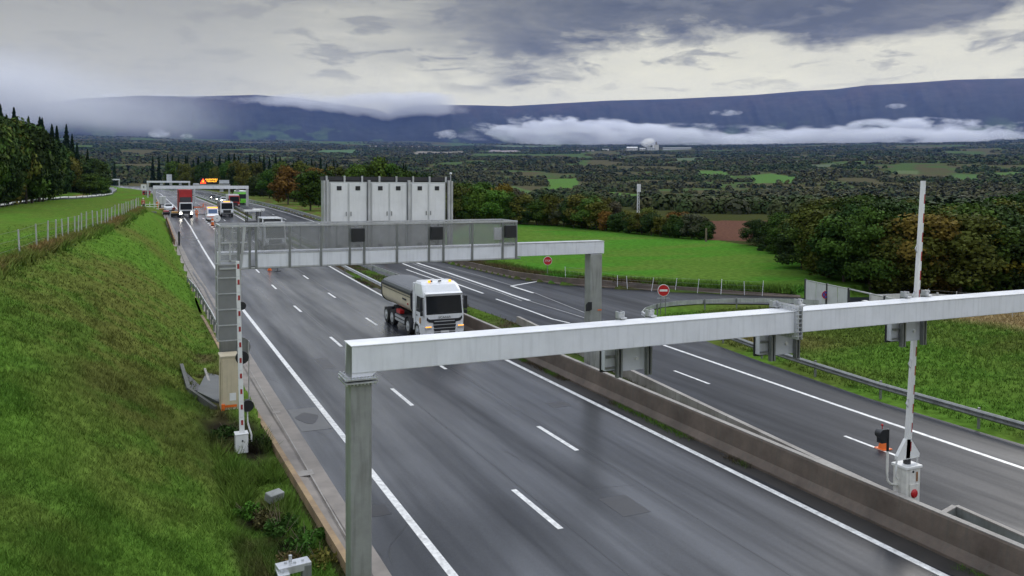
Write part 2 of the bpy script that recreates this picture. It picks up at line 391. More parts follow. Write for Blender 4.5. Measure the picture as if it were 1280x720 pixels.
def asphalt_mat(name='wet_asphalt', wetk=1.0):
    m = bpy.data.materials.new(name); m.use_nodes = True; nt = m.node_tree; N = nt.nodes.new; L = nt.links.new
    b = nt.nodes['Principled BSDF']
    g = N('ShaderNodeNewGeometry'); 
    def nz(scale, det, mp=None, rough=.6):
        n = N('ShaderNodeTexNoise'); n.inputs['Scale'].default_value = scale; n.inputs['Detail'].default_value = det; n.inputs['Roughness'].default_value = rough
        if mp:
            q = N('ShaderNodeMapping'); q.inputs[3].default_value = mp; L(g.outputs['Position'], q.inputs[0]); L(q.outputs[0], n.inputs[0])
        else: L(g.outputs['Position'], n.inputs[0])
        return n.outputs[0]
    def mr(f, a, b_, c, d):
        n = N('ShaderNodeMapRange'); 
        for i, v in enumerate((a, b_, c, d)): n.inputs[i+1].default_value = v
        L(f, n.inputs[0]); return n.outputs[0]
    def mth(op, a, b_):
        n = N('ShaderNodeMath'); n.operation = op
        for i, v in enumerate((a, b_)):
            if isinstance(v, (int, float)): n.inputs[i].default_value = v
            else: L(v, n.inputs[i])
        return n.outputs[0]
    streaks = nz(1.0, 5, (.62, .030, 1))          # long bands along the lanes: wheel tracks and water film
    patch = nz(.12, 5, (1, .5, 1))
    fine = nz(45, 3)
    fac = mth('ADD', mth('MULTIPLY', mr(streaks, .34, .66, 0, 1), .65), mth('MULTIPLY', mr(patch, .3, .7, 0, 1), .35))
    mx = N('ShaderNodeMix'); mx.data_type = 'RGBA'; L(fac, mx.inputs[0]); mx.inputs[6].default_value = (.014, .016, .020, 1); mx.inputs[7].default_value = (.026, .029, .036, 1)
    m2 = N('ShaderNodeMix'); m2.data_type = 'RGBA'; m2.blend_type = 'MULTIPLY'; m2.inputs[0].default_value = 1; L(mx.outputs[2], m2.inputs[6])
    grain = nz(9, 4, None, .75); f1 = mr(grain, .3, .7, .8, 1.2)
    cb = N('ShaderNodeCombineColor'); f2 = mth('MULTIPLY', mr(fine, .3, .7, .6, 1.4), f1)
    for i in range(3): L(f2, cb.inputs[i])
    L(cb.outputs[0], m2.inputs[7]); L(m2.outputs[2], b.inputs['Base Color'])
    ro = mr(streaks, .32, .68, .50, .24)
    ro2 = mth('ADD', ro, mr(patch, .3, .7, .08+.16*(1-wetk), -.05+.16*(1-wetk))); L(ro2, b.inputs['Roughness'])
    b.inputs['Specular IOR Level'].default_value = .08
    wet = mth('MULTIPLY', mr(streaks, .36, .62, .35, 1), mr(patch, .3, .62, .6, 1)); wet = mth('MULTIPLY', wet, wetk); L(wet, b.inputs['Coat Weight'])
    b.inputs['Coat Roughness'].default_value = .25; b.inputs['Coat IOR'].default_value = 1.65
    bp = N('ShaderNodeBump'); bp.inputs['Strength'].default_value = .35; bp.inputs['Distance'].default_value = .008; L(fine, bp.inputs['Height']); L(bp.outputs[0], b.inputs['Normal'])
    return m
M['asphalt'] = asphalt_mat(); M['asphalt_dull'] = asphalt_mat('damp_asphalt', .25)
def ground_mat():
    m = bpy.data.materials.new('ground_cover'); m.use_nodes = True; nt = m.node_tree; N = nt.nodes.new; L = nt.links.new
    b = nt.nodes['Principled BSDF']; b.inputs['Roughness'].default_value = .9; b.inputs['Specular IOR Level'].default_value = 0
    at = N('ShaderNodeAttribute'); at.attribute_name = 'landcol'; g = N('ShaderNodeNewGeometry')
    a = N('ShaderNodeTexNoise'); a.inputs['Scale'].default_value = 1.7; a.inputs['Detail'].default_value = 8; a.inputs['Roughness'].default_value = .7; L(g.outputs['Position'], a.inputs[0])
    mr = N('ShaderNodeMapRange'); mr.inputs[1].default_value = .3; mr.inputs[2].default_value = .7; mr.inputs[3].default_value = .55; mr.inputs[4].default_value = 1.4; L(a.outputs[0], mr.inputs[0])
    cb = N('ShaderNodeCombineColor')
    for i in range(3): L(mr.outputs[0], cb.inputs[i])
    mx = N('ShaderNodeMix'); mx.data_type = 'RGBA'; mx.blend_type = 'MULTIPLY'; mx.inputs[0].default_value = 1; L(at.outputs['Color'], mx.inputs[6]); L(cb.outputs[0], mx.inputs[7])
    L(mx.outputs[2], b.inputs['Base Color'])
    bp = N('ShaderNodeBump'); bp.inputs['Strength'].default_value = .8; bp.inputs['Distance'].default_value = .12; L(a.outputs[0], bp.inputs['Height']); L(bp.outputs[0], b.inputs['Normal'])
    return m
M['ground'] = ground_mat()
def leaf_mat(name, attr):
    m = bpy.data.materials.new(name); m.use_nodes = True; nt = m.node_tree; N = nt.nodes.new; L = nt.links.new
    b = nt.nodes['Principled BSDF']; b.inputs['Roughness'].default_value = .7; b.inputs['Specular IOR Level'].default_value = .02
    if attr: s = N('ShaderNodeAttribute'); s.attribute_name = 'landcol'; so = s.outputs['Color']
    else: s = N('ShaderNodeObjectInfo'); so = s.outputs['Color']
    v = N('ShaderNodeAttribute'); v.attribute_name = 'var'
    cb = N('ShaderNodeCombineColor')
    for i in range(3): L(v.outputs['Fac'], cb.inputs[i])
    mx = N('ShaderNodeMix'); mx.data_type = 'RGBA'; mx.blend_type = 'MULTIPLY'; mx.inputs[0].default_value = 1; L(so, mx.inputs[6]); L(cb.outputs[0], mx.inputs[7])
    L(mx.outputs[2], b.inputs['Base Color'])
    return m
M['leaf'] = leaf_mat('foliage', False); M['canopy'] = leaf_mat('canopy_foliage', True); M['blade'] = leaf_mat('grass_blades', True)
M['bark'] = mat('bark', (.07, .055, .04), .9, 0, .3, 3, .4, 20)
# ================================================================== GROUND SHEET
def pip(x, y, poly):
    x = np.asarray(x); inside = np.zeros(x.shape, bool); n = len(poly)
    for i in range(n):
        x1, y1 = poly[i]; x2, y2 = poly[(i+1) % n]
        c = ((y1 > y) != (y2 > y)) & (x < (x2-x1)*(y-y1)/((y2-y1) or 1e-9)+x1); inside ^= c
    return inside
def px_on_T(px, py, rmin=120):
    r = ray(px, py); k = math.hypot(r.x, r.y); ts = np.geomspace(rmin, 16000, 1500)/k
    z = H + r.z*ts; tz = T(r.x*ts, r.y*ts); hit = np.nonzero(z <= tz)[0]
    i = hit[0] if len(hit) else len(ts)-1
    return (r.x*ts[i], r.y*ts[i])
FIELD = [(31.5, 95), (31.9, 84.2), (32.6, 72.9), (34.7, 66.8), (37.6, 63.1), (41.5, 58.8), (49.5, 51.6), (62, 57), (74, 75), (81, 108), (79, 140), (58, 146), (44, 122), (33, 106)]
# meadows and ploughed land in the valley, as seen over the tree tops
FARFIELDS = [([(678, 224), (722, 223), (726, 234), (690, 237)], (.10, .21, .04)), ([(872, 213), (905, 214), (918, 221), (872, 221)], (.10, .20, .045)),
             ([(940, 219), (965, 217), (998, 222), (992, 229), (944, 229)], (.10, .21, .045)), ([(1192, 218), (1222, 219), (1228, 225), (1190, 225)], (.09, .17, .05)),
             ([(1240, 216), (1280, 215), (1280, 220), (1244, 220)], (.10, .18, .05)), ([(520, 189), (580, 189), (584, 192), (515, 193)], (.24, .24, .16)),
             ([(400, 188), (448, 187), (446, 191), (400, 192)], (.10, .18, .07)), ([(612, 188), (648, 188), (650, 191), (610, 191)], (.32, .31, .25)),
             ([(620, 182), (700, 182), (700, 184), (625, 184)], (.13, .19, .09)), ([(1120, 213), (1150, 214), (1146, 218), (1118, 217)], (.13, .18, .07)),
             ([(760, 240), (800, 243), (800, 249), (756, 246)], (.10, .19, .04)), ([(640, 232), (668, 240), (664, 246), (640, 240)], (.10, .17, .05)),
             ([(840, 198), (880, 197), (884, 200), (842, 201)], (.12, .17, .08)), ([(1010, 206), (1060, 204), (1064, 208), (1014, 209)], (.12, .16, .08))]
FFW = [([px_on_T(*p) for p in pts], c) for pts, c in FARFIELDS]
PLOUGH = [(p.x, p.y) for p in (on_z(880, 302, 0.4), on_z(945, 304, 0.4))]+[px_on_T(975, 276, 90), px_on_T(878, 276, 90)]
MEADOW_L = [(-21.5, 205), (-24, 240), (-26, 300), (-14, 330), (-12, 300), (-18, 262)]
def landcol(x, y):
    x = np.asarray(x, float); y = np.asarray(y, float); u = x-shiftn(y); r = np.hypot(x, y)
    def mixc(a, b, f): return a*(1-f[..., None]) + np.array(b)*f[..., None]
    col = np.zeros(x.shape+(3,)) + np.array((.050, .056, .020))            # woodland floor
    far = np.clip((r-400)/600, 0, 1)
    col = mixc(col, (.060, .062, .026), far)
    pch = fbm(x*.11+2, y*.055+4, 4); pf = np.clip((pch-.40)/.16, 0, 1)
    fine = fbm(x*.9, y*.9, 3)
    grass = np.zeros(x.shape+(3,)) + np.array((.086, .166, .024))
    grass = mixc(grass, (.112, .104, .032), pf*.85*np.clip(.9-np.abs(u+1.0)*.07, .35, .9))
    grass = mixc(grass, (.066, .142, .020), np.clip((fine-.5)/.2, 0, 1)*.6)
    gl = (u < 4.2) & (u > -27) & (y < 700)
    col = np.where(gl[..., None], grass, col)
    xc = np.interp(y, [0, 45, 67, 82, 131, 150, 400], [-9.4, -6.1, -4.1, -2.4, 0.4, 0.6, 0.6])
    ff = np.exp(-((u-xc+.3)/.55)**2)*(y < 128)
    col = mixc(col, (.20, .125, .055), ff*np.clip(fbm(x*.5, y*.25+9, 3)*1.8-.25, 0, 1))
    toe = np.exp(-((u-2.9)/.8)**2)*(y < 46)
    col = mixc(col, (.085, .060, .034), toe*np.clip((fbm(x*.8+30, y*.5, 3)-.40)/.15, 0, 1)*.8)
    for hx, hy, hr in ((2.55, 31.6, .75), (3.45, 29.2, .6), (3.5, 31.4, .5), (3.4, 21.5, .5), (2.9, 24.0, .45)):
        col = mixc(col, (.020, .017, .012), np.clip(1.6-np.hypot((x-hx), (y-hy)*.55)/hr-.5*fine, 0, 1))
    med = (u > 17) & (u < 24) & (y < 600)
    col = np.where(med[..., None], mixc(grass*.8, (.07, .055, .035), np.clip((fine-.45)/.15, 0, 1)), col)
    rg = (x > 28) & (y < 56) & (x < 140)
    rc = mixc(grass, (.085, .098, .024), np.clip((fbm(x*.13+9, y*.2+2, 3)-.44)/.15, 0, 1)*.6)
    rc = mixc(rc, (.30, .22, .11), np.clip((x-47)/2.5, 0, 1)*np.clip((45-y)/3, 0, 1)*.9)
    rc = mixc(rc, (.16, .10, .05), np.exp(-((x-34)/2.2)**2)*np.exp(-((y-38)/3.5)**2)*.8)
    col = np.where(rg[..., None], rc, col)
    verge = (u > 28) & (u < 45) & (y > 92) & (y < 500)
    vc = mixc(grass, (.11, .085, .04), np.clip((fine-.40)/.2, 0, 1))
    col = np.where(verge[..., None], vc, col)
    fi = pip(x, y, FIELD)
    fc = np.zeros(x.shape+(3,)) + np.array((.060, .170, .020)); fc = mixc(fc, (.088, .155, .026), np.clip((fbm(x*.09, y*.25, 4)-.45)/.15, 0, 1)); fc = mixc(fc, (.075, .150, .022), .55*np.clip((fbm((x*.5+y*.87)*.55, (y*.5-x*.87)*.02+7, 3)-.45)/.12, 0, 1))
    # rough brown growth along the wall foot
    wd = u-np.interp(y, [p[1] for p in WALLP], [p[0] for p in WALLP])
    fc = mixc(fc, (.085, .060, .030), np.exp(-((wd-1.0)/1.1)**2)*np.clip((fbm(x*.4+3, y*.4, 3)-.38)/.12, 0, 1)*((y < 95) & (y > 60)))
    col = np.where(fi[..., None], fc, col)
    col = np.where(pip(x, y, PLOUGH)[..., None], np.array((.115, .060, .042)), col)
    ml = pip(x, y, MEADOW_L); mc = np.zeros(x.shape+(3,))+np.array((.095, .17, .025)); mc = mixc(mc, (.32, .19, .09), np.exp(-((x+17.0)/1.6)**2)*np.exp(-((y-290)/16)**2))
    col = np.where(ml[..., None], mc, col)
    az_ = np.arctan2(x, y); lr = np.log(np.maximum(r, 10))
    gp = fbm(az_*17+4, lr*11+9, 3); fw = np.clip((gp-.555)/.03, 0, 1)*(r > 650)
    tone = fbm(az_*30+40, lr*9+3, 2)[..., None]; fcol = np.array((.065, .100, .036))*(1-np.clip((tone-.45)/.12, 0, 1))+np.array((.085, .078, .042))*np.clip((tone-.45)/.12, 0, 1)
    col = col*(1-fw[..., None])+fcol*fw[..., None]
    for poly, c in FFW:
        col = np.where(pip(x, y, poly)[..., None], np.array(c)*np.array((.85, .78, .95)), col)
    return col
azs = np.concatenate([np.radians(np.arange(-180, -42, 3.0)), np.radians(np.arange(-42, 78, 0.2)), np.radians(np.arange(78, 180, 3.0))])
rs = np.concatenate([np.linspace(2.0, 8, 14)[:-1], np.geomspace(8, 12600, 520)])
A, RR = np.meshgrid(azs, rs)
GX = RR*np.sin(A); GY = RR*np.cos(A)
GYc = np.where(GY < 0, 0, GY)
GZ = T(GX, GYc)
na, nr = len(azs), len(rs)
V = np.stack([GX, GY, GZ], -1).reshape(-1, 3)
ii, jj = np.meshgrid(np.arange(nr-1), np.arange(na), indexing='ij')
q = np.stack([ii*na+jj, ii*na+(jj+1) % na, (ii+1)*na+(jj+1) % na, (ii+1)*na+jj], -1).reshape(-1, 4)
lc = landcol(GX, GYc); lcol = np.concatenate([lc, np.ones(lc.shape[:2]+(1,))], -1).reshape(-1, 4)
mesh_np('ground', V, q, M['ground'], attrs=[('landcol', 'POINT', 'FLOAT_COLOR', lcol)], smooth=True, kind='structure')

# ================================================================== MOUNTAINS
def interp_px(pts, x):
    return np.interp(x, [p[0] for p in pts], [p[1] for p in pts])
RIDGE = [(-400, 150), (0, 138), (100, 124), (175, 120), (240, 121), (320, 119), (372, 123), (420, 130), (470, 137), (487, 143), (500, 136), (530, 131), (600, 132), (635, 133), (690, 130), (760, 126), (840, 124), (900, 121), (940, 119), (1000, 114), (1040, 112), (1080, 107), (1100, 106), (1150, 103), (1190, 100), (1280, 98), (1500, 96), (1900, 110)]
azm = np.radians(np.arange(-30, 80, 0.12)); rm = np.linspace(11800, 17000, 110)
AM, RM = np.meshgrid(azm, rm)
pxm = CPX + F*np.tan(np.clip(AM-YAW, -1.3, 1.3))
ridge_el = (226.4 + (pxm-640)*.005 - interp_px(RIDGE, pxm))/F*np.cos(np.clip(AM-YAW, -1.3, 1.3))
ridge_h = H + ridge_el*15200
base_h = np.interp(RM, [11800, 12600], [520, 560])
tt = np.clip((RM-12300)/(15200-12300), 0, 1)
ss = tt**0.85
ridged = 1-np.abs(2*fbm(AM*30+4, RM/3000+AM*9, 5)-1)
gull = 1-np.abs(2*fbm(AM*110+9+RM/2500, RM/2200, 4)-1)
er = (ridged-.75)*95*np.sin(np.pi*np.clip(tt, 0, 1))**.8 + (gull-.75)*30*np.sin(np.pi*np.clip(tt, 0, 1))
MZ = base_h + (ridge_h-base_h)*ss + er
MZ = np.where(RM > 15200, ridge_h-(RM-15200)*.55, MZ)
MZ = np.where(RM < 12300, base_h-60+(RM-11800)/500*60, MZ)
MX = RM*np.sin(AM); MY = RM*np.cos(AM)
n1, n2 = AM.shape
Vm = np.stack([MX, MY, MZ], -1).reshape(-1, 3)
ii, jj = np.meshgrid(np.arange(n1-1), np.arange(n2-1), indexing='ij')
qm = np.stack([ii*n2+jj, (ii+1)*n2+jj, (ii+1)*n2+jj+1, ii*n2+jj+1], -1).reshape(-1, 4)[:, ::-1]
hcol = np.zeros(AM.shape+(3,)) + np.array((.018, .021, .020))
hf = np.clip((tt-.45)/.4, 0, 1)*np.clip(fbm(AM*45, RM/900, 5)*1.8-.3, 0, 1)
hcol = hcol*(1-hf[..., None]) + np.array((.040, .026, .022))*hf[..., None]
gf = np.clip((.30-tt)/.2, 0, 1)*np.clip((fbm(AM*60+5, RM/300, 4)-.56)/.06, 0, 1)
hcol = hcol*(1-gf[..., None]) + np.array((.05, .08, .03))*gf[..., None]
hc = np.concatenate([hcol, np.ones(AM.shape+(1,))], -1).reshape(-1, 4)
def mountain_mat():
    m = bpy.data.materials.new('mountain_slopes'); m.use_nodes = True; nt = m.node_tree; N = nt.nodes.new; L = nt.links.new
    b = nt.nodes['Principled BSDF']; b.inputs['Roughness'].default_value = .9; b.inputs['Specular IOR Level'].default_value = .1
    at = N('ShaderNodeAttribute'); at.attribute_name = 'landcol'; g = N('ShaderNodeNewGeometry')
    a = N('ShaderNodeTexNoise'); a.inputs['Scale'].default_value = .004; a.inputs['Detail'].default_value = 12; a.inputs['Roughness'].default_value = .75; L(g.outputs['Position'], a.inputs[0])
    mr = N('ShaderNodeMapRange'); mr.inputs[1].default_value = .3; mr.inputs[2].default_value = .7; mr.inputs[3].default_value = .35; mr.inputs[4].default_value = 1.6; L(a.outputs[0], mr.inputs[0])
    cb = N('ShaderNodeCombineColor')
    for i in range(3): L(mr.outputs[0], cb.inputs[i])
    mx = N('ShaderNodeMix'); mx.data_type = 'RGBA'; mx.blend_type = 'MULTIPLY'; mx.inputs[0].default_value = 1; L(at.outputs['Color'], mx.inputs[6]); L(cb.outputs[0], mx.inputs[7]); L(mx.outputs[2], b.inputs['Base Color'])
    return m
mesh_np('mountains', Vm, qm, mountain_mat(), attrs=[('landcol', 'POINT', 'FLOAT_COLOR', hc)], smooth=True, kind='structure')

# ================================================================== ROADS
def LL(y): return np.interp(y, [0, 63, 94, 120, 148, 200, 350], [6.72, 6.72, 7.2, 7.45, 7.7, 7.6, 7.6]) + shift(y)
def RL(y): return np.interp(y, [0, 45, 67, 90, 110, 137, 162, 220, 350], [17.5, 17.5, 18.0, 18.75, 18.6, 18.1, 17.75, 17.2, 17.2]) + shift(y)
def edgeL(y): return np.interp(y, [0, 60, 100, 180, 350], [5.38, 5.3, 5.0, 5.0, 5.0]) + shift(y)
def medL(y): return RL(y) + np.interp(y, [0, 45, 80, 350], [.87, .9, .5, .6])        # left foot of the median wall
def medR(y): return np.interp(y, [0, 10, 15, 19, 49, 74, 95, 160, 350], [19.5, 19.55, 19.6, 19.9, 22.7, 22.0, 21.9, 20.4, 19.6]) + shift(y)
def rightB(y): return np.interp(y, [52]+[p[1] for p in WALLP[1:]], [49]+[p[0]-.05 for p in WALLP[1:]]) + shift(y)
def strip(mb, fl, fr, y0, y1, dz, step=3.0, mi=0):
    n = max(1, int(round((y1-y0)/step))); ys = [y0+(y1-y0)*i/n for i in range(n+1)]
    vs = []
    for y in ys: vs += [(fl(y), y, zr(y)+dz), (fr(y), y, zr(y)+dz)]
    mb.add(vs, [(2*i, 2*i+1, 2*i+3, 2*i+2) for i in range(n)], mi); return mb
mb = MB(); strip(mb, edgeL, lambda y: medL(y)+.12, -8, 640, 0)
laneA_ = lambda y: LL(y)+(RL(y)-LL(y))*.3325
laneB_ = lambda y: LL(y)+(RL(y)-LL(y))*.662
road_main = mb.build('road', M['asphalt'], kind='structure')
mb = MB(); strip(mb, lambda y: medR(y)-.1, rightB, 70, 640, 0)
nearR = [(19.4, -8), (29.6, -8), (29.35, 10), (28.95, 20), (28.95, 26), (29.7, 34), (30.3, 38.5), (31.2, 43), (32.3, 47), (32.7, 48.9), (34.0, 50.6), (35.9, 51.7), (39.4, 51.9), (43, 50.3), (46.6, 48.2), (52, 45.5), (62, 42), (90, 38),
         (90, 44), (66, 47), (55, 49.5), (49.2, 51.4), (41.5, 58.4), (37.7, 62.7), (34.9, 66.4), (32.9, 72.5), (32.75, 73.5)]
bmx = bmesh.new()
pts = [(float(medR(y))-.1, y) for y in (73.5, 60, 49, 40, 30, 19, 15)] + nearR
from mathutils.geometry import tessellate_polygon
tris = tessellate_polygon([[Vector((x, y, 0)) for x, y in pts]])
vv = [bmx.verts.new((x, y, 0)) for x, y in pts]
for a, b, c in tris:
    pa, pb, pc = pts[a], pts[b], pts[c]
    if (pb[0]-pa[0])*(pc[1]-pa[1])-(pb[1]-pa[1])*(pc[0]-pa[0]) < 0: b, c = c, b
    bmx.faces.new((vv[a], vv[b], vv[c]))
me = bpy.data.meshes.new('slip_road'); bmx.to_mesh(me); bmx.free(); me.materials.append(M['asphalt_dull'])
slip = bpy.data.objects.new('slip_road', me); C.objects.link(slip); tag(slip, kind='structure')
mb2 = MB(); strip(mb2, lambda y: medR(y)-.1, rightB, 73.5, 640, 0)
road_right = mb2.build('far_road', M['asphalt_dull'], kind='structure')
mb = MB(); strip(mb, lambda y: RL(y)+.2+.12*math.sin(y*.7), lambda y: medL(y)+.1, -8, 120, .003, 1.0); mb.build('dirt_strip', mat('damp_road_dirt', (.024, .021, .018), .6, 0, .5, 1.5, .2, 20), road_main)
# patched asphalt around the gully
mb = MB(); mb.bx(5.42, 6.55, 31.0, 34.2, .003, .006); mb.build('asphalt_patch', mat('worn_pale_asphalt', (.095, .095, .093), .42, 0, .35, 3, .1, 60), road_main)
mb = MB()
for fn_ in (laneA_, laneB_): strip(mb, lambda y: fn_(y)+.26, lambda y: fn_(y)+.285, -8, 130, .0025, 2.0)
mb.build('paving_seam', mat('paving_seam_bitumen', (.012, .012, .014), .3), road_main)
mb = MB(); poly = [(5.95+.42*math.cos(t)*(1+.18*math.sin(3*t)), 32.7+.75*math.sin(t)*(1+.15*math.cos(4*t))) for t in np.linspace(0, 2*PI, 18)[:-1]]
mb.prism([(a, b) for a, b in poly], .0, .012, axis='z'); mb.build('gully_patch', mat('fresh_asphalt', (.035, .035, .037), .5), road_main)
# transverse repairs on the hard shoulder, dark seams
mb = MB()
for (px0, py0, px1, py1) in [(236, 300, 247, 296), (238, 306, 250, 305), (228, 297, 240, 293)]:
    a = on_road(px0, py0); b = on_road(px1, py1); y0, y1 = sorted((a.y, b.y))
    mb.add([(a.x, y0, zr(y0)+.006), (b.x, y0, zr(y0)+.006), (b.x, y0+1.1, zr(y0+1.1)+.006), (a.x, y0+1.1, zr(y0+1.1)+.006)], [(0, 1, 2, 3)])
pth = [(212+(301-212)*0+dx, y) for dx, y in ()]
seam = [(241, 340), (247, 350), (255, 360), (262, 375), (270, 390)]
sw = [on_road(*p) for p in seam]
for a, b in zip(sw[:-1], sw[1:]):
    mb.add([(a.x-.06, a.y, zr(a.y)+.006), (a.x+.08, a.y, zr(a.y)+.006), (b.x+.08, b.y, zr(b.y)+.006), (b.x-.06, b.y, zr(b.y)+.006)], [(0, 1, 2, 3)])
mb.build('shoulder_repair', mat('bitumen_seam', (.02, .02, .021), .35), road_main)
# fine cracks and seepage lines on the shoulder and lanes
mb = MB(); rc_ = random.Random(4)
for k in range(26):
    x = rc_.uniform(5.5, 17.0); y = rc_.uniform(14, 70); L_ = rc_.uniform(.8, 3.5); a_ = rc_.choice([0, 0, PI/2])+rc_.uniform(-.25, .25); n = 7; P = []
    if k < 9: x = rc_.uniform(5.45, 6.5)
    for i in range(n): P.append((x, y)); x += math.sin(a_)*L_/n+rc_.uniform(-.05, .05); y += math.cos(a_)*L_/n; a_ += rc_.uniform(-.3, .3)
    vs = []
    for i, (x_, y_) in enumerate(P): w_ = .012*(1-abs(i/(n-1)-.5)*1.2); vs += [(x_-w_, y_-w_*.3, zr(y_)+.003), (x_+w_, y_+w_*.3, zr(y_)+.003)]
    mb.add(vs, [(2*i, 2*i+1, 2*i+3, 2*i+2) for i in range(n-1)])
mb.build('crack', mat('crack_bitumen', (.010, .010, .011), .4), road_main)
mb = MB()
for x0_, x1_, y0_, y1_ in ((12.3, 13.2, 19.5, 20.9), (8.3, 8.9, 41, 43.5), (5.45, 6.4, 22.3, 23.1), (15.6, 16.4, 30.2, 31.0)): mb.bx(x0_, x1_, y0_, y1_, .001, .0035)
mb.build('tar_patch', mat('tar_patch', (.016, .016, .018), .35, 0, .3, 4), road_main)
# painted markings
ml = MB(); LW = .22
strip(ml, lambda y: LL(y)-LW/2, lambda y: LL(y)+LW/2, -8, 600, .004)
ml.build('edge_line', M['road_white'], road_main)
ml = MB(); strip(ml, lambda y: RL(y)-LW/2, lambda y: RL(y)+LW/2, -8, 600, .004); ml.build('edge_line', M['road_white'], road_main)
def laneA(y): return LL(y)+(RL(y)-LL(y))*.3325
def laneB(y): return LL(y)+(RL(y)-LL(y))*.662
for fn, s0, per in ((laneA, 21.05, 13.35), (laneB, 26.6, 13.55)):
    ml = MB(); k = -1
    while s0+per*k < 560:
        c = s0+per*k; k += 1
        if fn is laneA and 108 < c < 170: continue
        strip(ml, lambda y: fn(y)-.085, lambda y: fn(y)+.085, c-1.55, c+1.55, .004, 1.5)
    if fn is laneA:
        c = 109
        while c < 168: strip(ml, lambda y: fn(y)-.17, lambda y: fn(y)+.17, c-.85, c+.85, .004, .8); c += 3.9
    ml.build('lane_dashes', M['road_white'], road_main)
def pline(pxs, w, name, parent, k=1, pts=None):
    P = pts or [on_road(*p) for p in pxs]; P = [Vector((p[0], p[1], 0)) for p in P]
    Q = []
    for a, b in zip(P[:-1], P[1:]):
        n = max(1, int((b-a).length/3))
        for i in range(n): Q.append(a+(b-a)*i/n)
    Q.append(P[-1]); vs = []
    for i, p in enumerate(Q):
        d = (Q[min(i+1, len(Q)-1)]-Q[max(i-1, 0)]).normalized(); nrm = Vector((-d.y, d.x, 0))*w/2
        for s in (-1, 1): vs.append((p.x+nrm.x*s, p.y+nrm.y*s, zr(p.y)+.004))
    return MB().add(vs, [(2*i, 2*i+1, 2*i+3, 2*i+2) for i in range(len(Q)-1)]).build(name, M['road_white'], parent)
pline(None, .2, 'edge_line', slip, pts=[(26.2, -8), (26.3, 8), (26.56, 17.6), (26.82, 25.7), (27.45, 39.4), (27.6, 43.5)])
for c in (8.1, 21.1, 32.4, -4.5):
    x = 23.75+(c-21)*.036; pline(None, .14, 'lane_dash', slip, pts=[(x-.03, c-1.45), (x+.05, c+1.45)])
M['faded'] = mat('worn_road_marking', (.24, .24, .235), .45, 0, .4, 1.5)
l1 = pline([(712, 404), (690, 399), (660, 388), (620, 374)], .17, 'edge_line', slip)
pline([(604, 367), (579, 358), (558, 350), (520, 336), (490, 324)], .22, 'edge_line', slip)
pline([(543, 349), (525, 343), (508, 337)], .17, 'lane_line', slip)
pline([(662, 376), (640, 369), (620, 361.5), (560, 341), (509, 324.5)], .28, 'slip_line', slip)
pline([(652, 376.5), (628, 367), (560, 344.5), (516, 329.5)], .12, 'slip_line', slip).data.materials[0] = M['faded']
pline([(742, 401), (700, 388), (662, 376.5)], .12, 'slip_line', slip).data.materials[0] = M['faded']
pline([(738, 394), (700, 379), (668, 366)], .10, 'slip_line', slip).data.materials[0] = M['faded']
pline([(640, 357), (600, 345), (560, 334)], .10, 'slip_line', slip).data.materials[0] = M['faded']
pline([(675, 351.5), (639, 357.5)], .30, 'chevron', slip)
pline([(639, 357.5), (667, 366.5)], .26, 'chevron', slip)
ml = MB(); strip(ml, lambda y: rightB(y)-1.6, lambda y: rightB(y)-1.4, 100, 500, .004); ml.build('edge_line', M['road_white'], road_right)
ml = MB(); strip(ml, lambda y: medR(y)+.75, lambda y: medR(y)+.93, 96, 500, .004); ml.build('edge_line', M['road_white'], road_right)
ml = MB(); k = 0
while 98+13*k < 480:
    c = 98+13*k; k += 1; strip(ml, lambda y: (medR(y)+rightB(y))/2-.3, lambda y: (medR(y)+rightB(y))/2-.14, c-1.5, c+1.5, .004, 1.5)
ml.build('lane_dashes', M['road_white'], road_right)
# gutter and kerb wall on the left
def kx(y): return np.interp(y, [0, 20, 30, 36, 60, 75, 98, 120, 176, 350], [4.75, 4.58, 4.3, 4.12, 3.85, 4.0, 3.9, 4.1, 4.2, 4.2]) + shift(y)
mb = MB(); ys = np.arange(-8, 420, 3.0)
for a, b in zip(ys[:-1], ys[1:]):
    g = []
    for y in (a, b):
        z = zr(y); x0 = float(kx(y)); x1 = float(edgeL(y)); xm = x0+(x1-x0)*.52
        g.append([(x0, y, z-.3), (x0, y, z+.03), (xm-.05, y, z-.05), (xm, y, z+.0), (x1+.02, y, z+.006), (x1+.02, y, z-.3)])
    mb.loft(g, cap=False, closed=False)
gut = mb.build('gutter', M['concrete_pink'], kind='structure')
mb = MB()
for y0, y1, x0, x1 in [(26.3, 26.8, 4.5, 5.0), (33.9, 34.2, 4.8, 5.1)]: mb.bx(x0, x1, y0, y1, 0.004, .012)
mb.bx(4.86, 4.90, 21, 48, 0.0, .014)
mb.build('pale_mortar', M['concrete'], gut)
mb = MB()
ys = np.concatenate([np.arange(-8, 45, 2.0), np.arange(45, 126, 3.0)])
for a, b in zip(ys[:-1], ys[1:]):
    g = []
    for y in (a, b):
        x0 = float(kx(y)); z = zr(y); k_ = .22 if y < 60 else .12; g.append([(x0-.17, y, z-.6), (x0-.17, y, z+k_), (x0-.003, y, z+k_), (x0-.003, y, z-.1)])
    mb.loft(g, cap=False, closed=False)
mb.build('kerb_wall', [mat('ochre_concrete_kerb', (.30, .21, .11), .8, 0, .4, 1.2, .3, 14, col2=(.16, .11, .07))], label='low ochre concrete kerb wall retaining the grass bank beside the gutter', cat='kerb wall')
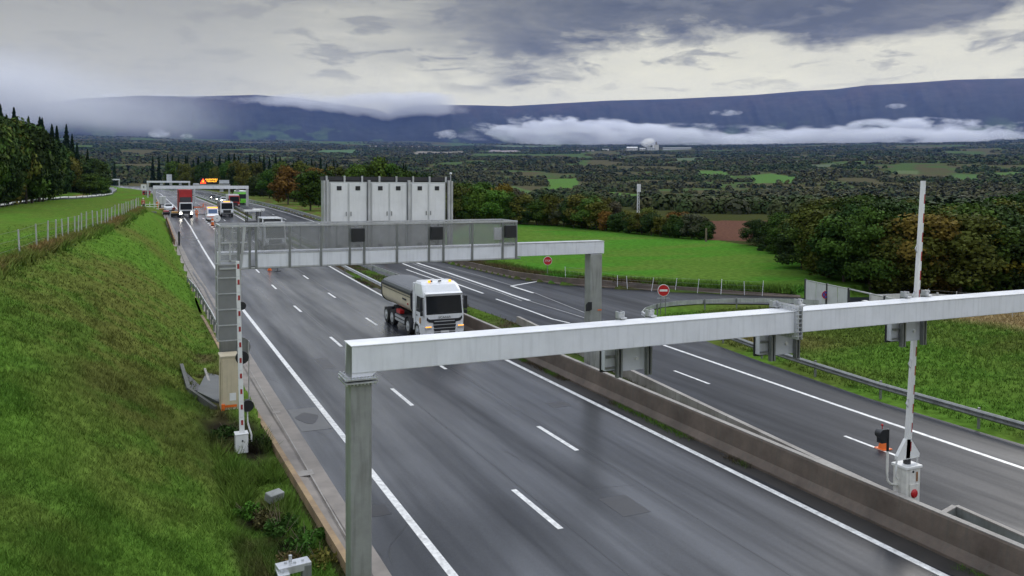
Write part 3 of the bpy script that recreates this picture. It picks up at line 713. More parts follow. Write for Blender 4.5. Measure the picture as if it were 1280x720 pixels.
# far kerb boards
b = MB(); pr = [on_road(212, 277), on_road(216, 287), on_road(219, 296), on_road(223, 306)]
for p, qq in zip(pr[:-1], pr[1:]):
    p = p.copy(); qq = qq.copy(); d = (qq-p); dn = Vector((-d.y, d.x, 0)).normalized()*.04
    for off in (.0,):
        vs = [(p.x-.5, p.y, p.z-.1), (qq.x-.5, qq.y, qq.z-.1), (qq.x-.5, qq.y, qq.z+.75), (p.x-.5, p.y, p.z+.75)]
        b.add(vs+[(v[0]+.08, v[1], v[2]) for v in vs], [(0, 1, 2, 3), (7, 6, 5, 4), (0, 4, 5, 1), (1, 5, 6, 2), (2, 6, 7, 3), (3, 7, 4, 0)])
fr = b.build('shuttering', M['rust'], label='rust orange timber shuttering boards along the foot of the bank', cat='shuttering boards')
for i in range(9):
    t = i/8; p = pr[0].lerp(pr[-1], t); m_ = MB(); m_.bx(p.x-.62, p.x-.5, p.y-.06, p.y+.06, p.z-.1, p.z+.85); m_.build('stake', M['wood'], fr)
p = on_road(224, 307); e = MB().cyl((p.x, p.y, p.z), (p.x, p.y, p.z+1.9), .14, n=10).build('bollard_post', M['dark'], label='short dark steel post standing at the gutter beside the boards', cat='post')

# ================================================================== MEDIAN
def wall_np(prof, fx, y0, y1, step=3.0):
    mb = MB(); n = max(1, int((y1-y0)/step)); ys = [y0+(y1-y0)*i/n for i in range(n+1)]
    rings = [[(fx(y)+a, y, zr(y)+b) for a, b in prof] for y in ys]
    return mb.loft(rings, cap=True, closed=True)
njp = [(0, -.2), (0, .08), (.16, .32), (.22, .88), (.25, .93), (.43, .93), (.46, .88), (.5, -.2)]
w1 = wall_np(njp, medL, -8, 61, 2.3).build('median_barrier', M['concrete_brown'], label='long brown stained concrete barrier with sloped foot beside the main carriageway', cat='concrete barrier')
MB().loft([[(medL(y)+.245, y, .932), (medL(y)+.435, y, .932), (medL(y)+.435, y, .952), (medL(y)+.245, y, .952)] for y in np.arange(-8, 61.1, 2.3)]).build('coping', M['concrete'], w1)
w2 = wall_np([(-.22, -.2), (-.20, .52), (0, .52), (.02, -.2)], medR, 15.2, 49, 2.5).build('low_median_wall', M['concrete'], label='low pale concrete kerb wall along the right carriageway beyond the weedy median', cat='concrete wall')
tr = empty('drain_trough', (0, 0, 0), label='open topped grey concrete box behind the median barrier at the right corner', cat='concrete trough')
def segwall(mb, pts, t, z0, z1):
    for a, b in zip(pts[:-1], pts[1:]):
        a = Vector((*a, 0)); b = Vector((*b, 0)); d = (b-a); L_ = d.length; c = (a+b)/2
        mb.box((c.x, c.y, (z0+z1)/2), (L_+t*.9, t, z1-z0), rz=math.atan2(d.y, d.x))
mb = MB(); segwall(mb, [(18.9, 14.85), (20.15, 15.2), (19.95, 12.6), (19.75, 9)], .11, -.3, .62); mb.build('wall', M['concrete_grey'], tr)
mb = MB(); segwall(mb, [(18.9, 14.85), (20.05, 15.17)], .14, .623, .66); segwall(mb, [(20.15, 15.1), (19.95, 12.6), (19.75, 9)], .14, .624, .664); mb.build('rim', M['concrete'], tr)
# guardrails
def wbeam(mb, P, mi=0):
    prof = [(0, -.155), (.035, -.13), (.08, -.09), (.08, -.06), (.01, -.02), (.01, .02), (.08, .06), (.08, .09), (.035, .13), (0, .155), (-.02, .155), (-.02, -.155)]
    rings = []
    for i, p in enumerate(P):
        d = (Vector(P[min(i+1, len(P)-1)])-Vector(P[max(i-1, 0)])).normalized(); nrm = Vector((d.y, -d.x, 0)).normalized()
        rings.append([(p[0]+nrm.x*a, p[1]+nrm.y*a, p[2]+b) for a, b in prof])
    return mb.loft(rings, mi)
def guardrail(P, spacing, label, side=1, height=.72, mbeam=None, name='guardrail', ground=None, posts=100, group=None):
    root = empty(name, (0, 0, 0), label=label, cat='guardrail', group=group)
    G = ground or (lambda x, y: zr(y))
    Q = []
    for a, b in zip(P[:-1], P[1:]):
        n = max(1, int(math.dist(a, b)/2.0))
        for i in range(n): Q.append((a[0]+(b[0]-a[0])*i/n, a[1]+(b[1]-a[1])*i/n))
    Q.append(P[-1]); QQ = [(x, y, G(x, y)+height-.155) for x, y in Q]
    if side < 0: QQ = QQ[::-1]
    wbeam(MB(), QQ).build('rail', mbeam or M['galv'], root)
    tot = 0; last = -99; cnt = 0
    for i, (x, y, z) in enumerate(QQ):
        if i: tot += math.dist(QQ[i][:2], QQ[i-1][:2])
        if tot-last >= spacing and cnt < posts:
            last = tot; cnt += 1; j = min(i+1, len(QQ)-1); k = max(i-1, 0)
            d = (Vector(QQ[j])-Vector(QQ[k])).normalized(); nx, ny = d.y, -d.x
            g0 = G(x, y)
            m_ = MB(); m_.box((x-nx*.12, y-ny*.12, g0+.25), (.1, .06, 1.0), rz=math.atan2(ny, nx)); m_.box((x-nx*.05, y-ny*.05, g0+height-.155), (.1, .08, .2), rz=math.atan2(ny, nx)); m_.build('post', M['galv_dark'], root)
    return root
def pr2(pts, h=0): return [(on_z(px, py, h).x, on_z(px, py, h).y) for px, py in pts]
gz = lambda x, y: max(-.05, Tz(x, max(y, 0)))
flat = lambda x, y: 0.0
guardrail([(29.9, -6), (29.8, 10), (29.35, 19), (29.4, 26), (30.2, 34.5), (30.9, 38.6)], 4.0, 'weathered brownish guardrail between the right carriageway and the grass slope', -1, .7, M['galv_dark'], ground=flat)
guardrail(pr2([(836, 404), (812, 397), (803, 390.5), (807, 386), (820, 381.5), (845, 378), (880, 376), (920, 374.5), (960, 374.5), (1000, 375.5), (1040, 378), (1075, 384)], .6), 2.6, 'galvanised guardrail curving round the grass nose of the slip road', -1, .7, ground=flat)
guardrail([(float(RL(y))+.45, y) for y in range(64, 352, 12)], 8, 'guardrail on the near side of the grassy median strip', -1, .75, posts=36)
guardrail([(float(medR(y))-.35, y) for y in range(58, 352, 12)], 8, 'guardrail on the far side of the grassy median strip', 1, .75, posts=36)
bx_ = pr2([(236, 349), (240, 354), (247, 362), (256, 377), (264, 390), (270, 402), (274, 414)], .6)
guardrail(bx_, 2.0, 'short curved guardrail sunk in the grass at the bank foot near the gantry post', -1, .62, ground=lambda x, y: .05)
# median soil and grass strip (raised)
mb = MB()
for a, b_ in zip(np.arange(-8, 600, 3.0)[:-1], np.arange(-8, 600, 3.0)[1:]):
    g = [[(medL(y)+.11, y, zr(y)+.0), (medL(y)+.5, y, zr(y)+.10), (medR(y)-.5, y, zr(y)+.10), (medR(y)-.05, y, zr(y)+.0)] for y in (a, b_)]
    mb.loft(g, cap=False, closed=False)
mo = mb.build('median_strip', M['ground'], kind='structure')
vs_ = np.array([v.co[:] for v in mo.data.vertices]); c_ = landcol(vs_[:, 0], np.maximum(vs_[:, 1], 0))*.9
at_ = mo.data.attributes.new('landcol', 'FLOAT_COLOR', 'POINT'); at_.data.foreach_set('color', np.concatenate([c_, np.ones((len(c_), 1))], 1).astype(np.float32).ravel())
# brown wall round the slip road and on along the right carriageway
wp = [(x, y) for x, y in WALLP]
mb = MB(); rings = []
Q = []
for a, b_ in zip(wp[:-1], wp[1:]):
    n = max(1, int(math.dist(a, b_)/4)); Q += [(a[0]+(b_[0]-a[0])*i/n, a[1]+(b_[1]-a[1])*i/n) for i in range(n)]
Q.append(wp[-1]); Q += [(28.9+shift(y), y) for y in range(362, 480, 12)]
for i, p in enumerate(Q):
    d = Vector((Q[min(i+1, len(Q)-1)][0]-Q[max(i-1, 0)][0], Q[min(i+1, len(Q)-1)][1]-Q[max(i-1, 0)][1], 0)).normalized(); nx, ny = d.y, -d.x
    hh = .62*min(1, .25+i/4) if p[1] < 400 else .62
    z = zr(p[1]); rings.append([(p[0]+nx*a, p[1]+ny*a, z+b) for a, b in ((0, -.2), (.02, .06), (.14, .14), (.16, hh), (.36, hh), (.40, -.2))])
nb = [i for i, p in enumerate(Q) if p[1] > 112][0]
MB().loft(rings[:nb]).build('slip_road_wall', M['concrete_brown'], label='low brown concrete wall curving between the slip road and the bright green field', cat='concrete wall')
MB().loft(rings[nb-1:]).build('roadside_barrier', M['concrete_grey'], label='pale mossy concrete barrier running up the far side of the right carriageway', cat='concrete barrier')
# ================================================================== GANTRIES
def plate(mb, cx, cy, cz, dx, dy, t, mi=0): mb.box((cx, cy, cz), (dx, dy, t), mi)
def bolts(mb, pts, r=.022, h=.035, mi=0, ax=(0, 0, 1)):
    for p in pts: mb.cyl(p, (p[0]+ax[0]*h, p[1]+ax[1]*h, p[2]+ax[2]*h), r, n=6, mi=mi, smooth=False)
# near gantry, one post in view, beam leaving the frame on the right
G1Y = 16.1
g1 = empty('sign_gantry', (3.92, G1Y, 0), label='nearest gantry, plain pale steel box beam on one square post in the foreground', cat='gantry')
def g1b(name, mb, m, parent=g1, **k):
    mb.v = [(x-3.92, y-G1Y, z) for x, y, z in mb.v]; return mb.build(name, m, parent, **k)
px0, px1 = 3.76, 4.20; pyA, pyB = G1Y-.02, G1Y+.42
post = g1b('post', MB().bx(px0, px1, pyA, pyB, -1.3, 5.38), M['post'], bevel=.02)
m_ = MB(); plate(m_, 3.97, (pyA+pyB)/2, 5.395, .66, .66, .03); plate(m_, 3.97, (pyA+pyB)/2, 5.465, .66, .66, .03)
for i in range(9):
    x = 3.68+i*.072
    for yy in (pyA-.07, pyB+.07): bolts(m_, [(x, yy, 5.48), (x, yy, 5.345)], .02, .035)
for i in range(7):
    y = pyA-.0+i*.088
    for xx in (3.68, 4.26): bolts(m_, [(xx, y, 5.48), (xx, y, 5.345)], .02, .035)

g1b('flange', m_, M['galv'])
m_ = MB(); m_.prism([(3.80, 5.485), (4.2, 5.485), (4.3, 5.565), (4.3, 5.60), (3.80, 5.60)], pyA+.02, pyB-.02, axis='y'); g1b('beam_knee', m_, M['galv_pale'])
m_ = MB(); m_.prism([(3.77, 5.49), (3.795, 5.49), (3.84, 6.10), (3.80, 6.10)], G1Y+.0, G1Y+.46, axis='y'); g1b('end_plate', m_, M['galv_dark'])
def sp(x0, x1, nm='beam'):
    m_ = MB(); m_.bx(x0, x1, G1Y-.02, G1Y+.58, 5.57, 6.11)
    return g1b(nm, m_, M['galv_pale'], bevel=.018)
SPX = 15.25
sp(3.80, SPX-.06); sp(SPX+.06, 36.0)
m_ = MB()
m_.bx(3.78, 36, G1Y-.035, G1Y+.595, 6.113, 6.13)
g1b('beam_cap', m_, mat('beam_top_sky_sheen', (.90, .91, .92), .18, .0, .1, 1.4, streak=0))  # near-white colour puts the sky's reflection into the beam top
m_ = MB()
for x in (SPX-.06, SPX+.06):
    m_.bx(x-.012, x+.012, G1Y-.16, G1Y+.72, 5.42, 6.27)
for yy in (G1Y-.11, G1Y+.66):
    for i in range(7): bolts(m_, [(SPX-.1, yy, 5.5+i*.11)], .02, .2, ax=(1, 0, 0))
for i in range(7):
    yy = G1Y-.05+i*.092
    for zz in (6.2, 5.48): bolts(m_, [(SPX-.1, yy, zz)], .02, .2, ax=(1, 0, 0))
g1b('splice_flange', m_, M['galv'])
# lane signals hung under the beam, seen from behind
def lane_sign(x, label, narrow=1.0):
    r = empty('lane_signal', (x*.9317, 15.60, 5.833), label=label, cat='lane signal', group='lane signals hung under the nearest beam')
    w_ = .82*narrow; r.scale = (.9317, .9317, .9317)
    MB().bx(-w_/2, w_/2, .16, .34, -.74, .02).build('housing', M['sign_back'], r, bevel=.012)
    MB().bx(-w_/2-.34, -w_/2-.04, .18, .36, -.70, .0).build('side_box', M['sign_back'], r, bevel=.01)
    for s in (-.42*narrow, .42*narrow):
        m_ = MB(); m_.bx(s-.07, s-.025, .02, .14, -.86, .62); m_.bx(s+.025, s+.07, .02, .14, -.86, .62); m_.bx(s-.025, s+.025, .10, .14, -.86, .62)
        m_.build('hanger_rail', M['galv_dark'], r)
        m_ = MB(); m_.box((s, -.03, .60), (.17, .2, .03)); m_.box((s-.07, .05, .66), (.025, .14, .16)); m_.box((s+.07, .05, .66), (.025, .14, .16)); m_.box((s, -.02, .67), (.13, .02, .12))
        bolts(m_, [(s-.05, -.05, .68), (s+.05, -.05, .68)], .02, .06); m_.build('clamp', M['galv'], r)
    m_ = MB(); m_.cyl((.12, .16, -.45), (.12, .12, -.45), .045, n=10); m_.build('latch', M['white'], r)
    m_ = MB(); m_.box((-w_/2-.16, .14, -.35), (.36, .05, .06)); m_.box((-w_/2-.16, .14, -.62), (.36, .05, .04)); m_.build('bracket', M['galv_dark'], r)
    m_ = MB(); m_.bx(-w_/2-.36, w_/2+.02, .345, .40, -.76, .04); m_.build('display', M['black'], r)
    return r
lane_sign(10.85, 'grey back of the lane signal left of the median, leftmost under the nearest beam')
lane_sign(15.55, 'grey back of the lane signal below the beam splice, middle of three')
lane_sign(20.35, 'grey back of the lane signal in front of the tall white barrier arm')
GK = .9317
g1.scale = (GK, GK, GK); g1.location = (3.652, 15.0, .643)
# second gantry with walkway and cabinets
G2Y = 33.3
g2 = empty('sign_gantry', (3.0, G2Y, 0), label='second gantry carrying a walkway with grey mesh parapets and tall white cabinets', cat='gantry')
def g2b(name, mb, m, parent=g2, **k):
    mb.v = [(x-3.0, y-G2Y, z) for x, y, z in mb.v]; return mb.build(name, m, parent, **k)
g2b('post', MB().bx(2.86, 3.48, G2Y+1.25, G2Y+1.85, -.4, 6.1), M['galv_dark'], bevel=.02)
g2b('post', MB().bx(19.0, 19.62, G2Y-.1, G2Y+.45, -.3, 6.04), M['post'], bevel=.02)
m_ = MB(); m_.bx(19.40, 19.60, G2Y-.12, G2Y-.08, 3.4, 3.45); g2b('post_label', m_, M['orange'])
m_ = MB(); m_.prism([(G2Y-.3, 3.5), (G2Y-.1, 3.4), (G2Y-.1, 3.7), (G2Y-.3, 3.85)], 18.76, 18.98, axis='x'); g2b('camera_box', m_, M['black'])
g2b('beam_arm', MB().bx(2.8, 3.5, G2Y+.51, G2Y+1.9, 6.11, 6.6), M['galv_dark'])
g2b('beam', MB().bx(2.7, 19.72, G2Y-.1, G2Y+.5, 6.06, 6.62), M['galv_pale'], bevel=.015)
m_ = MB(); m_.bx(14.6, 19.74, G2Y-.12, G2Y+.52, 6.623, 6.645); g2b('beam_cap', m_, M['galv'])
PF = G2Y-.62; PBk = G2Y+1.05
g2b('walkway', MB().bx(2.7, 15.2, PF+.03, PBk-.03, 6.0, 6.05), M['galv_dark'])
uprights = [3.98, 4.9, 5.12, 6.72, 8.12, 8.9, 10.5, 11.35, 11.62, 13.0, 14.35, 15.12]
pxs = [(298, 0), (312, 1), (320, 1), (362, 0), (401, 0), (437, 0), (455, 0), (496, 0), (536, 0), (554, 0), (590, 0), (628, 0), (645, 0)]
for px, _ in pxs:
    x = on_y(px, 300, PF).x
    m_ = MB(); m_.bx(x-.045, x+.045, PF-.05, PF-.005, 6.02, 7.66); g2b('upright', m_, M['galv_dark'])
xs_ = [2.66]+[on_y(px, 300, PF).x for px, _ in pxs]
for a, b in zip(xs_[1:-1], xs_[2:]):
    if b-a < .3: continue
    m_ = MB(); m_.bx(a+.06, b-.06, PF+.005, PF+.012, 6.60, 7.60); g2b('mesh_panel', m_, M['screen'])
    m_ = MB(); m_.bx(a+.05, b-.05, PF-.01, PF+.02, 6.08, 6.585); g2b('kick_panel', m_, M['galv_pale'])
XR = xs_[-1]
m_ = MB(); m_.bx(2.7, XR+.05, PF-.055, PF+.03, 7.62, 7.69); m_.bx(2.7, XR+.05, PF-.02, PF+.02, 6.575, 6.605); m_.bx(2.7, XR+.05, PF-.02, PF+.03, 6.02, 6.08); g2b('handrail', m_, M['galv'])
m_ = MB(); m_.bx(2.7, XR+.05, PBk, PBk+.07, 7.62, 7.69); m_.bx(XR, XR+.05, PF+.031, PBk-.001, 7.625, 7.685); m_.bx(2.7, 2.76, PF+.031, PBk-.001, 7.625, 7.685); g2b('handrail', m_, M['galv'])
m_ = MB(); m_.bx(2.72, XR, PBk+.01, PBk+.017, 6.1, 7.6); g2b('mesh_panel', m_, M['screen'])
m_ = MB(); m_.bx(XR+.01, XR+.018, PF+.06, PBk-.05, 6.1, 7.6); g2b('mesh_panel', m_, M['screen'])
for k in range(9):
    x = 3.0+k*(XR-3.0)/8; m_ = MB(); m_.bx(x-.03, x+.03, PBk+.02, PBk+.06, 6.02, 7.61); g2b('upright', m_, M['galv_dark'])
# boxes clipped to the parapet
for px in (447, 545, 637):
    x = on_y(px, 300, PF-.1).x
    m_ = MB(); m_.bx(x-.255, x+.255, PF-.28, PF-.06, 6.96, 7.50); g2b('parapet_box', m_, M['black'], bevel=.02)
m_ = MB(); x = on_y(622, 295, PBk).x; m_.bx(x-.2, x+.2, PBk-.12, PBk-.02, 6.75, 7.3); g2b('junction_box', m_, M['cabinet'])
# ladder cage round the left post
cg = empty('ladder', (0, 0, 0)); cg.parent = g2
cl, cr_, cf, cb_ = 2.62, 3.45, PF+.0, G2Y+.06
m_ = MB()
for x in (cl, cr_):
    for y in (cf, cb_): m_.cyl((x, y, 3.32), (x, y, 6.25 if y == cf else 7.6), .022, n=6)
for z in (3.32, 3.9, 4.5, 5.1, 5.7, 6.2):
    m_.box(((cl+cr_)/2, cf, z), (cr_-cl, .03, .04)); m_.box((cl, (cf+cb_)/2, z), (.03, cb_-cf, .04)); m_.box((cr_, (cf+cb_)/2, z), (.03, cb_-cf, .04))
o = m_.build('cage_frame', M['galv']); o.parent = cg
m_ = MB(); m_.bx(cl+.02, cr_-.02, cf+.016, cf+.02, 3.36, 6.2); m_.bx(cl+.016, cl+.02, cf+.03, cb_-.03, 3.36, 6.2); m_.bx(cr_-.02, cr_-.016, cf+.03, cb_-.03, 3.36, 6.2)
o = m_.build('cage_mesh', M['screen_dense']); o.parent = cg
m_ = MB()
for z in np.arange(3.5, 7.5, .3): m_.cyl((3.2, cf+.25, z), (3.48, cf+.25, z), .015, n=6)
for x in (3.2, 3.48): m_.bx(x-.02, x+.02, cf+.23, cf+.27, 3.4, 7.6)
o = m_.build('rungs', M['white']); o.parent = cg
cg.location = (-3.0, -G2Y, 0)
m_ = MB(); m_.bx(2.66, 2.74, PF-.03, PF+.05, 6.2, 7.62); m_.prism([(3.42, 6.1), (3.50, 6.1), (3.66, 7.62), (3.56, 7.62)], PF-.04, PF+.02, axis='y'); m_.bx(2.66, 3.7, PF-.03, PF+.03, 7.0, 7.05); m_.bx(3.05, 3.1, PF-.03, PF+.03, 6.3, 7.0); m_.bx(2.66, 3.5, PF-.03, PF+.03, 6.3, 6.36); g2b('cage_gate', m_, M['galv'])
m_ = MB(); m_.bx(2.72, 3.52, PF+.035, PF+.04, 6.3, 7.6); g2b('mesh_panel', m_, M['screen'])
# cabinets (backs of the big display)
CF_ = G2Y+1.25; cx0 = on_y(408, 240, CF_).x; cx1 = on_y(561, 240, CF_).x; ztop = on_y(480, 226, CF_).z; zbot = 6.3
cab = empty('display_cabinets', (cx0, CF_, zbot), label='row of three tall double door white cabinets backing the big road display', cat='cabinet')
def cbb(name, mb, m, parent=cab, **k):
    mb.v = [(x-cx0, y-CF_, z-zbot) for x, y, z in mb.v]; return mb.build(name, m, parent, **k)
wd = (cx1-cx0)
m_ = MB()
for i in range(3):
    a = cx0+.12+i*(wd-.12)/3; b = a+(wd-.12)/3-.16; m_.bx(a, b, CF_+.0, CF_+.7, zbot, ztop-.05)
cbb('casing', m_, M['cabinet'])
for i in range(3):
    a = cx0+.12+i*(wd-.12)/3; b = a+(wd-.12)/3-.16; mid = (a+b)/2
    for s, (p, q_) in enumerate(((a+.05, mid-.04), (mid+.04, b-.05))):
        d_ = cbb('door', MB().bx(p, q_, CF_-.03, CF_-.002, zbot+.12, ztop-.12), M['white'], bevel=.008)
        c = (p+q_)/2
        for zz, mm in ((ztop-.32, M['black']), (zbot+.3, M['galv_dark'])):
            o = MB().bx(c-.10, c+.10, CF_-.045, CF_-.033, zz-.09, zz+.09).build('vent', mm, d_); o.location = (-cx0, -CF_, -zbot)
        xh = q_-.06 if s == 0 else p+.06
        o = MB().bx(xh-.015, xh+.015, CF_-.07, CF_-.033, 7.9, 8.08).build('handle', M['galv_dark'], d_); o.location = (-cx0, -CF_, -zbot)
    m_ = MB(); xx = a-.09; m_.bx(xx-.05, xx+.05, CF_-.12, CF_+.05, zbot-.1, ztop+.03); cbb('frame_post', m_, M['galv'])
m_ = MB(); xx = cx1-.02; m_.bx(xx-.05, xx+.05, CF_-.12, CF_+.05, zbot-.1, ztop+.03); m_.bx(xx+.12, xx+.2, CF_-.05, CF_+.5, zbot-.1, ztop+.0); cbb('frame_post', m_, M['galv'])
m_ = MB(); m_.bx(cx0-.12, cx0-.04, CF_-.05, CF_+.5, zbot-.1, ztop); cbb('frame_post', m_, M['galv'])
m_ = MB(); m_.bx(cx0-.1, cx1+.15, CF_+.1, CF_+.8, ztop+.0, ztop+.17)
cbb('top_frame', m_, M['dark'])
for k in range(8):
    x = cx0+.02+k*wd/7.2; m_ = MB(); m_.bx(x-.035, x+.035, CF_+.02, CF_+.09, ztop-.05, ztop+.2); cbb('bracket', m_, M['galv'])
m_ = MB(); m_.cyl((cx1+.12, CF_+.1, ztop), (cx1+.12, CF_+.1, ztop+.36), .02, n=6); m_.sphere((cx1+.12, CF_+.1, ztop+.33), .06, 8, 6); cbb('lightning_rod', m_, M['galv'])
cbb('display_face', MB().bx(cx0+.1, cx1-.05, CF_+.75, CF_+.85, zbot, ztop), M['vms_black'])
# far portals
def portal(name_label, x0, x1, y, zt, beam, base0, base1, signs, w_=.42):
    r = empty('portal_frame', (x0, y, 0), label=name_label, cat='portal')
    for x, bz in ((x0, base0), (x1, base1)):
        MB().bx(x-x0-w_/2, x-x0+w_/2, -w_/2, w_/2, bz-.3, zt-beam).build('post', M['galv'], r)
    MB().bx(-w_/2-.02, x1-x0+w_/2+.02, -w_/2-.02, w_/2+.02, zt-beam, zt).build('beam', M['galv_pale'], r)
    for s in signs:
        m_ = MB(); m_.bx(s-.4, s+.4, .3, .5, zt-beam-.75, zt-beam-.02); m_.build('lane_signal', M['sign_back'], r)
    return r
PY = 210
p0 = on_y(193, 232, PY); p1 = on_y(309, 231, PY)
portal('third portal, wide pale frame standing over the queue of works vehicles', p0.x, p1.x, PY, p0.z, .75, zr(PY), zr(PY), [4.6, 14.9, 18.6], .55)
p0 = on_y(184.6, 226, 270); p1 = on_y(236.5, 226, 270)
pf = portal('farthest portal over the main carriageway with a small sign on its beam', p0.x, p1.x, 270, p0.z, .55, zr(270), zr(270), [3.8, 6.4, 9.1], .5)
m_ = MB(); c = on_y(211.5, 221, 270).x-p0.x; m_.bx(c-.75, c+.75, -.2, 0, p0.z-.05, on_y(211, 218, 270).z); m_.build('sign_panel', M['sign_back'], pf)
# lit message sign beyond the third portal
VY = 262
va = on_y(250, 222, VY); vb = on_y(272.5, 230.5, VY)
vs = empty('message_sign', (va.x, VY, 0), label='black electronic sign lit with a red warning triangle and amber lettering', cat='message sign')
def vsb(nm, mb, m, **k):
    mb.v = [(x-va.x, y-VY, z) for x, y, z in mb.v]; return mb.build(nm, m, vs, **k)
vsb('panel', MB().bx(va.x, vb.x, VY, VY+.5, vb.z, va.z), M['vms_black'])
m_ = MB(); c = on_y(253.9, 230, VY).x; zb = vb.z+.25; ht = (va.z-vb.z)-.5
m_.add([(c-.85, VY-.02, zb), (c+.85, VY-.02, zb), (c, VY-.02, zb+ht), (c-.45, VY-.02, zb+.25), (c+.45, VY-.02, zb+.25), (c, VY-.02, zb+ht*.68)], [(0, 1, 4, 3), (1, 2, 5, 4), (2, 0, 3, 5)]); vsb('warning_triangle', m_, M['vms_red'])
m_ = MB(); m_.bx(c-.1, c+.1, VY-.03, VY-.01, zb+.35, zb+.95); vsb('warning_triangle', m_, M['vms_amber'])
cx_ = on_y(264.5, 225, VY).x
text_mesh('lettering', 'RALENTISSEZ', .62, M['vms_amber'], vs, (cx_-va.x, -.02, va.z-.55), (PI/2, 0, 0), sx=.92)
text_mesh('lettering', 'TRAVAUX', .62, M['vms_amber'], vs, (cx_-va.x, -.02, va.z-1.12), (PI/2, 0, 0), sx=1.05)
for px, zb_ in ((243, 0), (286.5, 0)):
    x = on_y(px, 230, VY).x; vsb('support_post', MB().bx(x-.25, x+.25, VY+.1, VY+.6, zr(VY)-.2, vb.z-.4), M['galv'])
x0_ = on_y(241, 230, VY).x; x1_ = on_y(288, 230, VY).x
vsb('support_beam', MB().bx(x0_, x1_, VY+.1, VY+.6, vb.z-.4, vb.z-.0), M['galv'])
a = on_y(274, 225, VY); b = on_y(286.5, 229.5, VY); vsb('side_panel', MB().bx(a.x, b.x, VY, VY+.1, b.z, a.z), M['sign_back'])
a = on_y(241.5, 229, VY); b = on_y(249, 231, VY); vsb('side_panel', MB().bx(a.x, b.x, VY, VY+.1, b.z, a.z), M['sign_back'])
p0 = on_y(135.5, 223.5, 420); p1 = on_y(149, 224, 420)
portal('small pale portal frame over the service road by the wood', p0.x, p1.x, 420, p0.z, .6, Tz(p0.x, 420), Tz(p1.x, 420), [], .5)

# ================================================================== LEFT BARRIER AND CABINET
BX, BY = 3.12, 29.6
lb = empty('road_barrier', (BX, BY, 0), label='raised red and white striped barrier arm on the grass beside the gutter', cat='barrier')
MB().bx(-.21, .21, -.2, .2, -.1, .62).build('housing', M['white'], lb, bevel=.03)
MB().bx(-.225, .225, -.215, .215, .623, .66).build('lid', M['white'], lb, bevel=.01)
MB().cyl((.02, -.205, .42), (.02, -.225, .42), .03).build('lock', M['black'], lb)
top = on_y(297, 326, BY); tx = top.x-BX
arm = MB(); 
for i in range(22):
    t0 = i/22; t1 = (i+.97)/22; x0 = .02+(tx-.02)*t0; x1 = .02+(tx-.02)*t1; z0 = .66+(top.z-.66)*t0; z1 = .66+(top.z-.66)*t1; hw = .085-.03*t0
    arm.add([(x0-hw, -.05, z0), (x0+hw, -.05, z0), (x0+hw, .03, z0), (x0-hw, .03, z0), (x1-hw, -.05, z1), (x1+hw, -.05, z1), (x1+hw, .03, z1), (x1-hw, .03, z1)],
            [(0, 1, 5, 4), (1, 2, 6, 5), (2, 3, 7, 6), (3, 0, 4, 7), (0, 3, 2, 1), (4, 5, 6, 7)], mi=0)
armo = arm.build('arm', M['white'], lb)
st = MB()
for i in range(1, 22, 2):
    t0 = i/22; t1 = (i+.62)/22; x0 = .03+(tx-.02)*t0; x1 = .03+(tx-.02)*t1; z0 = .66+(top.z-.66)*t0; z1 = .66+(top.z-.66)*t1; hw = .035
    st.add([(x0-hw, -.056, z0), (x0+hw, -.056, z0), (x1+hw, -.056, z1), (x1-hw, -.056, z1), (x0-hw, .036, z0), (x0+hw, .036, z0), (x1+hw, .036, z1), (x1-hw, .036, z1)], [(0, 1, 2, 3), (7, 6, 5, 4)])
st.build('red_stripes', M['steelred'], armo)
for zz, rr_ in ((3.25, .14), (5.05, .09)):
    m_ = MB(); m_.cyl((.05, .05, zz), (.05, .13, zz), rr_*1.6, n=18); m_.build('arm_lamp', M['black'], lb)
sl = empty('signal_lamp', (3.47, BY+.15, 0), label='round black signal lamp on a bent white pipe beside the striped barrier', cat='signal lamp')
MB().tube([(0, 0, -.1), (0, 0, .5), (-.07, 0, .75), (-.12, 0, .95), (-.12, 0, 1.42)], .03).build('pipe', M['white'], sl)
m_ = MB(); m_.cyl((-.12, -.12, 1.55), (-.1, .16, 1.55), .20, .17, n=18); m_.build('lamp', M['black'], sl)
m_ = MB(); m_.bx(-.2, -.03, .05, .2, 1.3, 1.72); m_.build('bracket', M['dark'], sl)
c = on_z(301, 437, 2.1)
sd = empty('traffic_sign', (3.95, 34.6, .3), label='round sign seen edge-on from behind on a thin post by the beige cabinet', cat='road sign')
MB().cyl((0, 0, -.2), (0, 0, 2.6), .03, n=8).build('post', M['galv'], sd)
MB().cyl((-.35, -.02, 2.35), (-.35, .02, 2.35), .42, n=26).build('disc', M['galv_dark'], sd)
MB().box((-.2, .03, 2.35), (.5, .03, .05)).build('bracket', M['galv'], sd)
kb = empty('electrical_cabinet', (3.10, 33.95, .42), label='tall beige cabinet standing on the grass below the mesh ladder cage', cat='cabinet')
MB().bx(-.31, .33, -.42, .42, -.25, 2.08).build('body', M['beige'], kb, bevel=.02)
MB().bx(-.34, .36, -.45, .45, 2.083, 2.14).build('roof', M['cream'], kb, bevel=.01)
MB().bx(-.26, .28, -.45, -.423, .22, 2.0).build('door', M['beige'], kb, bevel=.01)
MB().bx(-.0, .24, -.465, -.452, .38, .68).build('notice', M['white'], kb, bevel=.006)
MB().bx(-.2, .27, -.462, -.45, .13, .22).build('stripe', M['orange'], kb)
m_ = MB(); m_.cyl((-.24, -.5, -.15), (-.24, -.5, .28), .07, .07, n=10); m_.build('marker', M['orange'], kb)
m_ = MB(); m_.box((-.325, -.1, 1.1), (.012, .5, 1.6)); m_.build('side_door', M['beige'], kb)
M['hw_dark'] = concrete_mat('mossy_dark_concrete', (.10, .10, .09), (.05, .055, .045), .3)
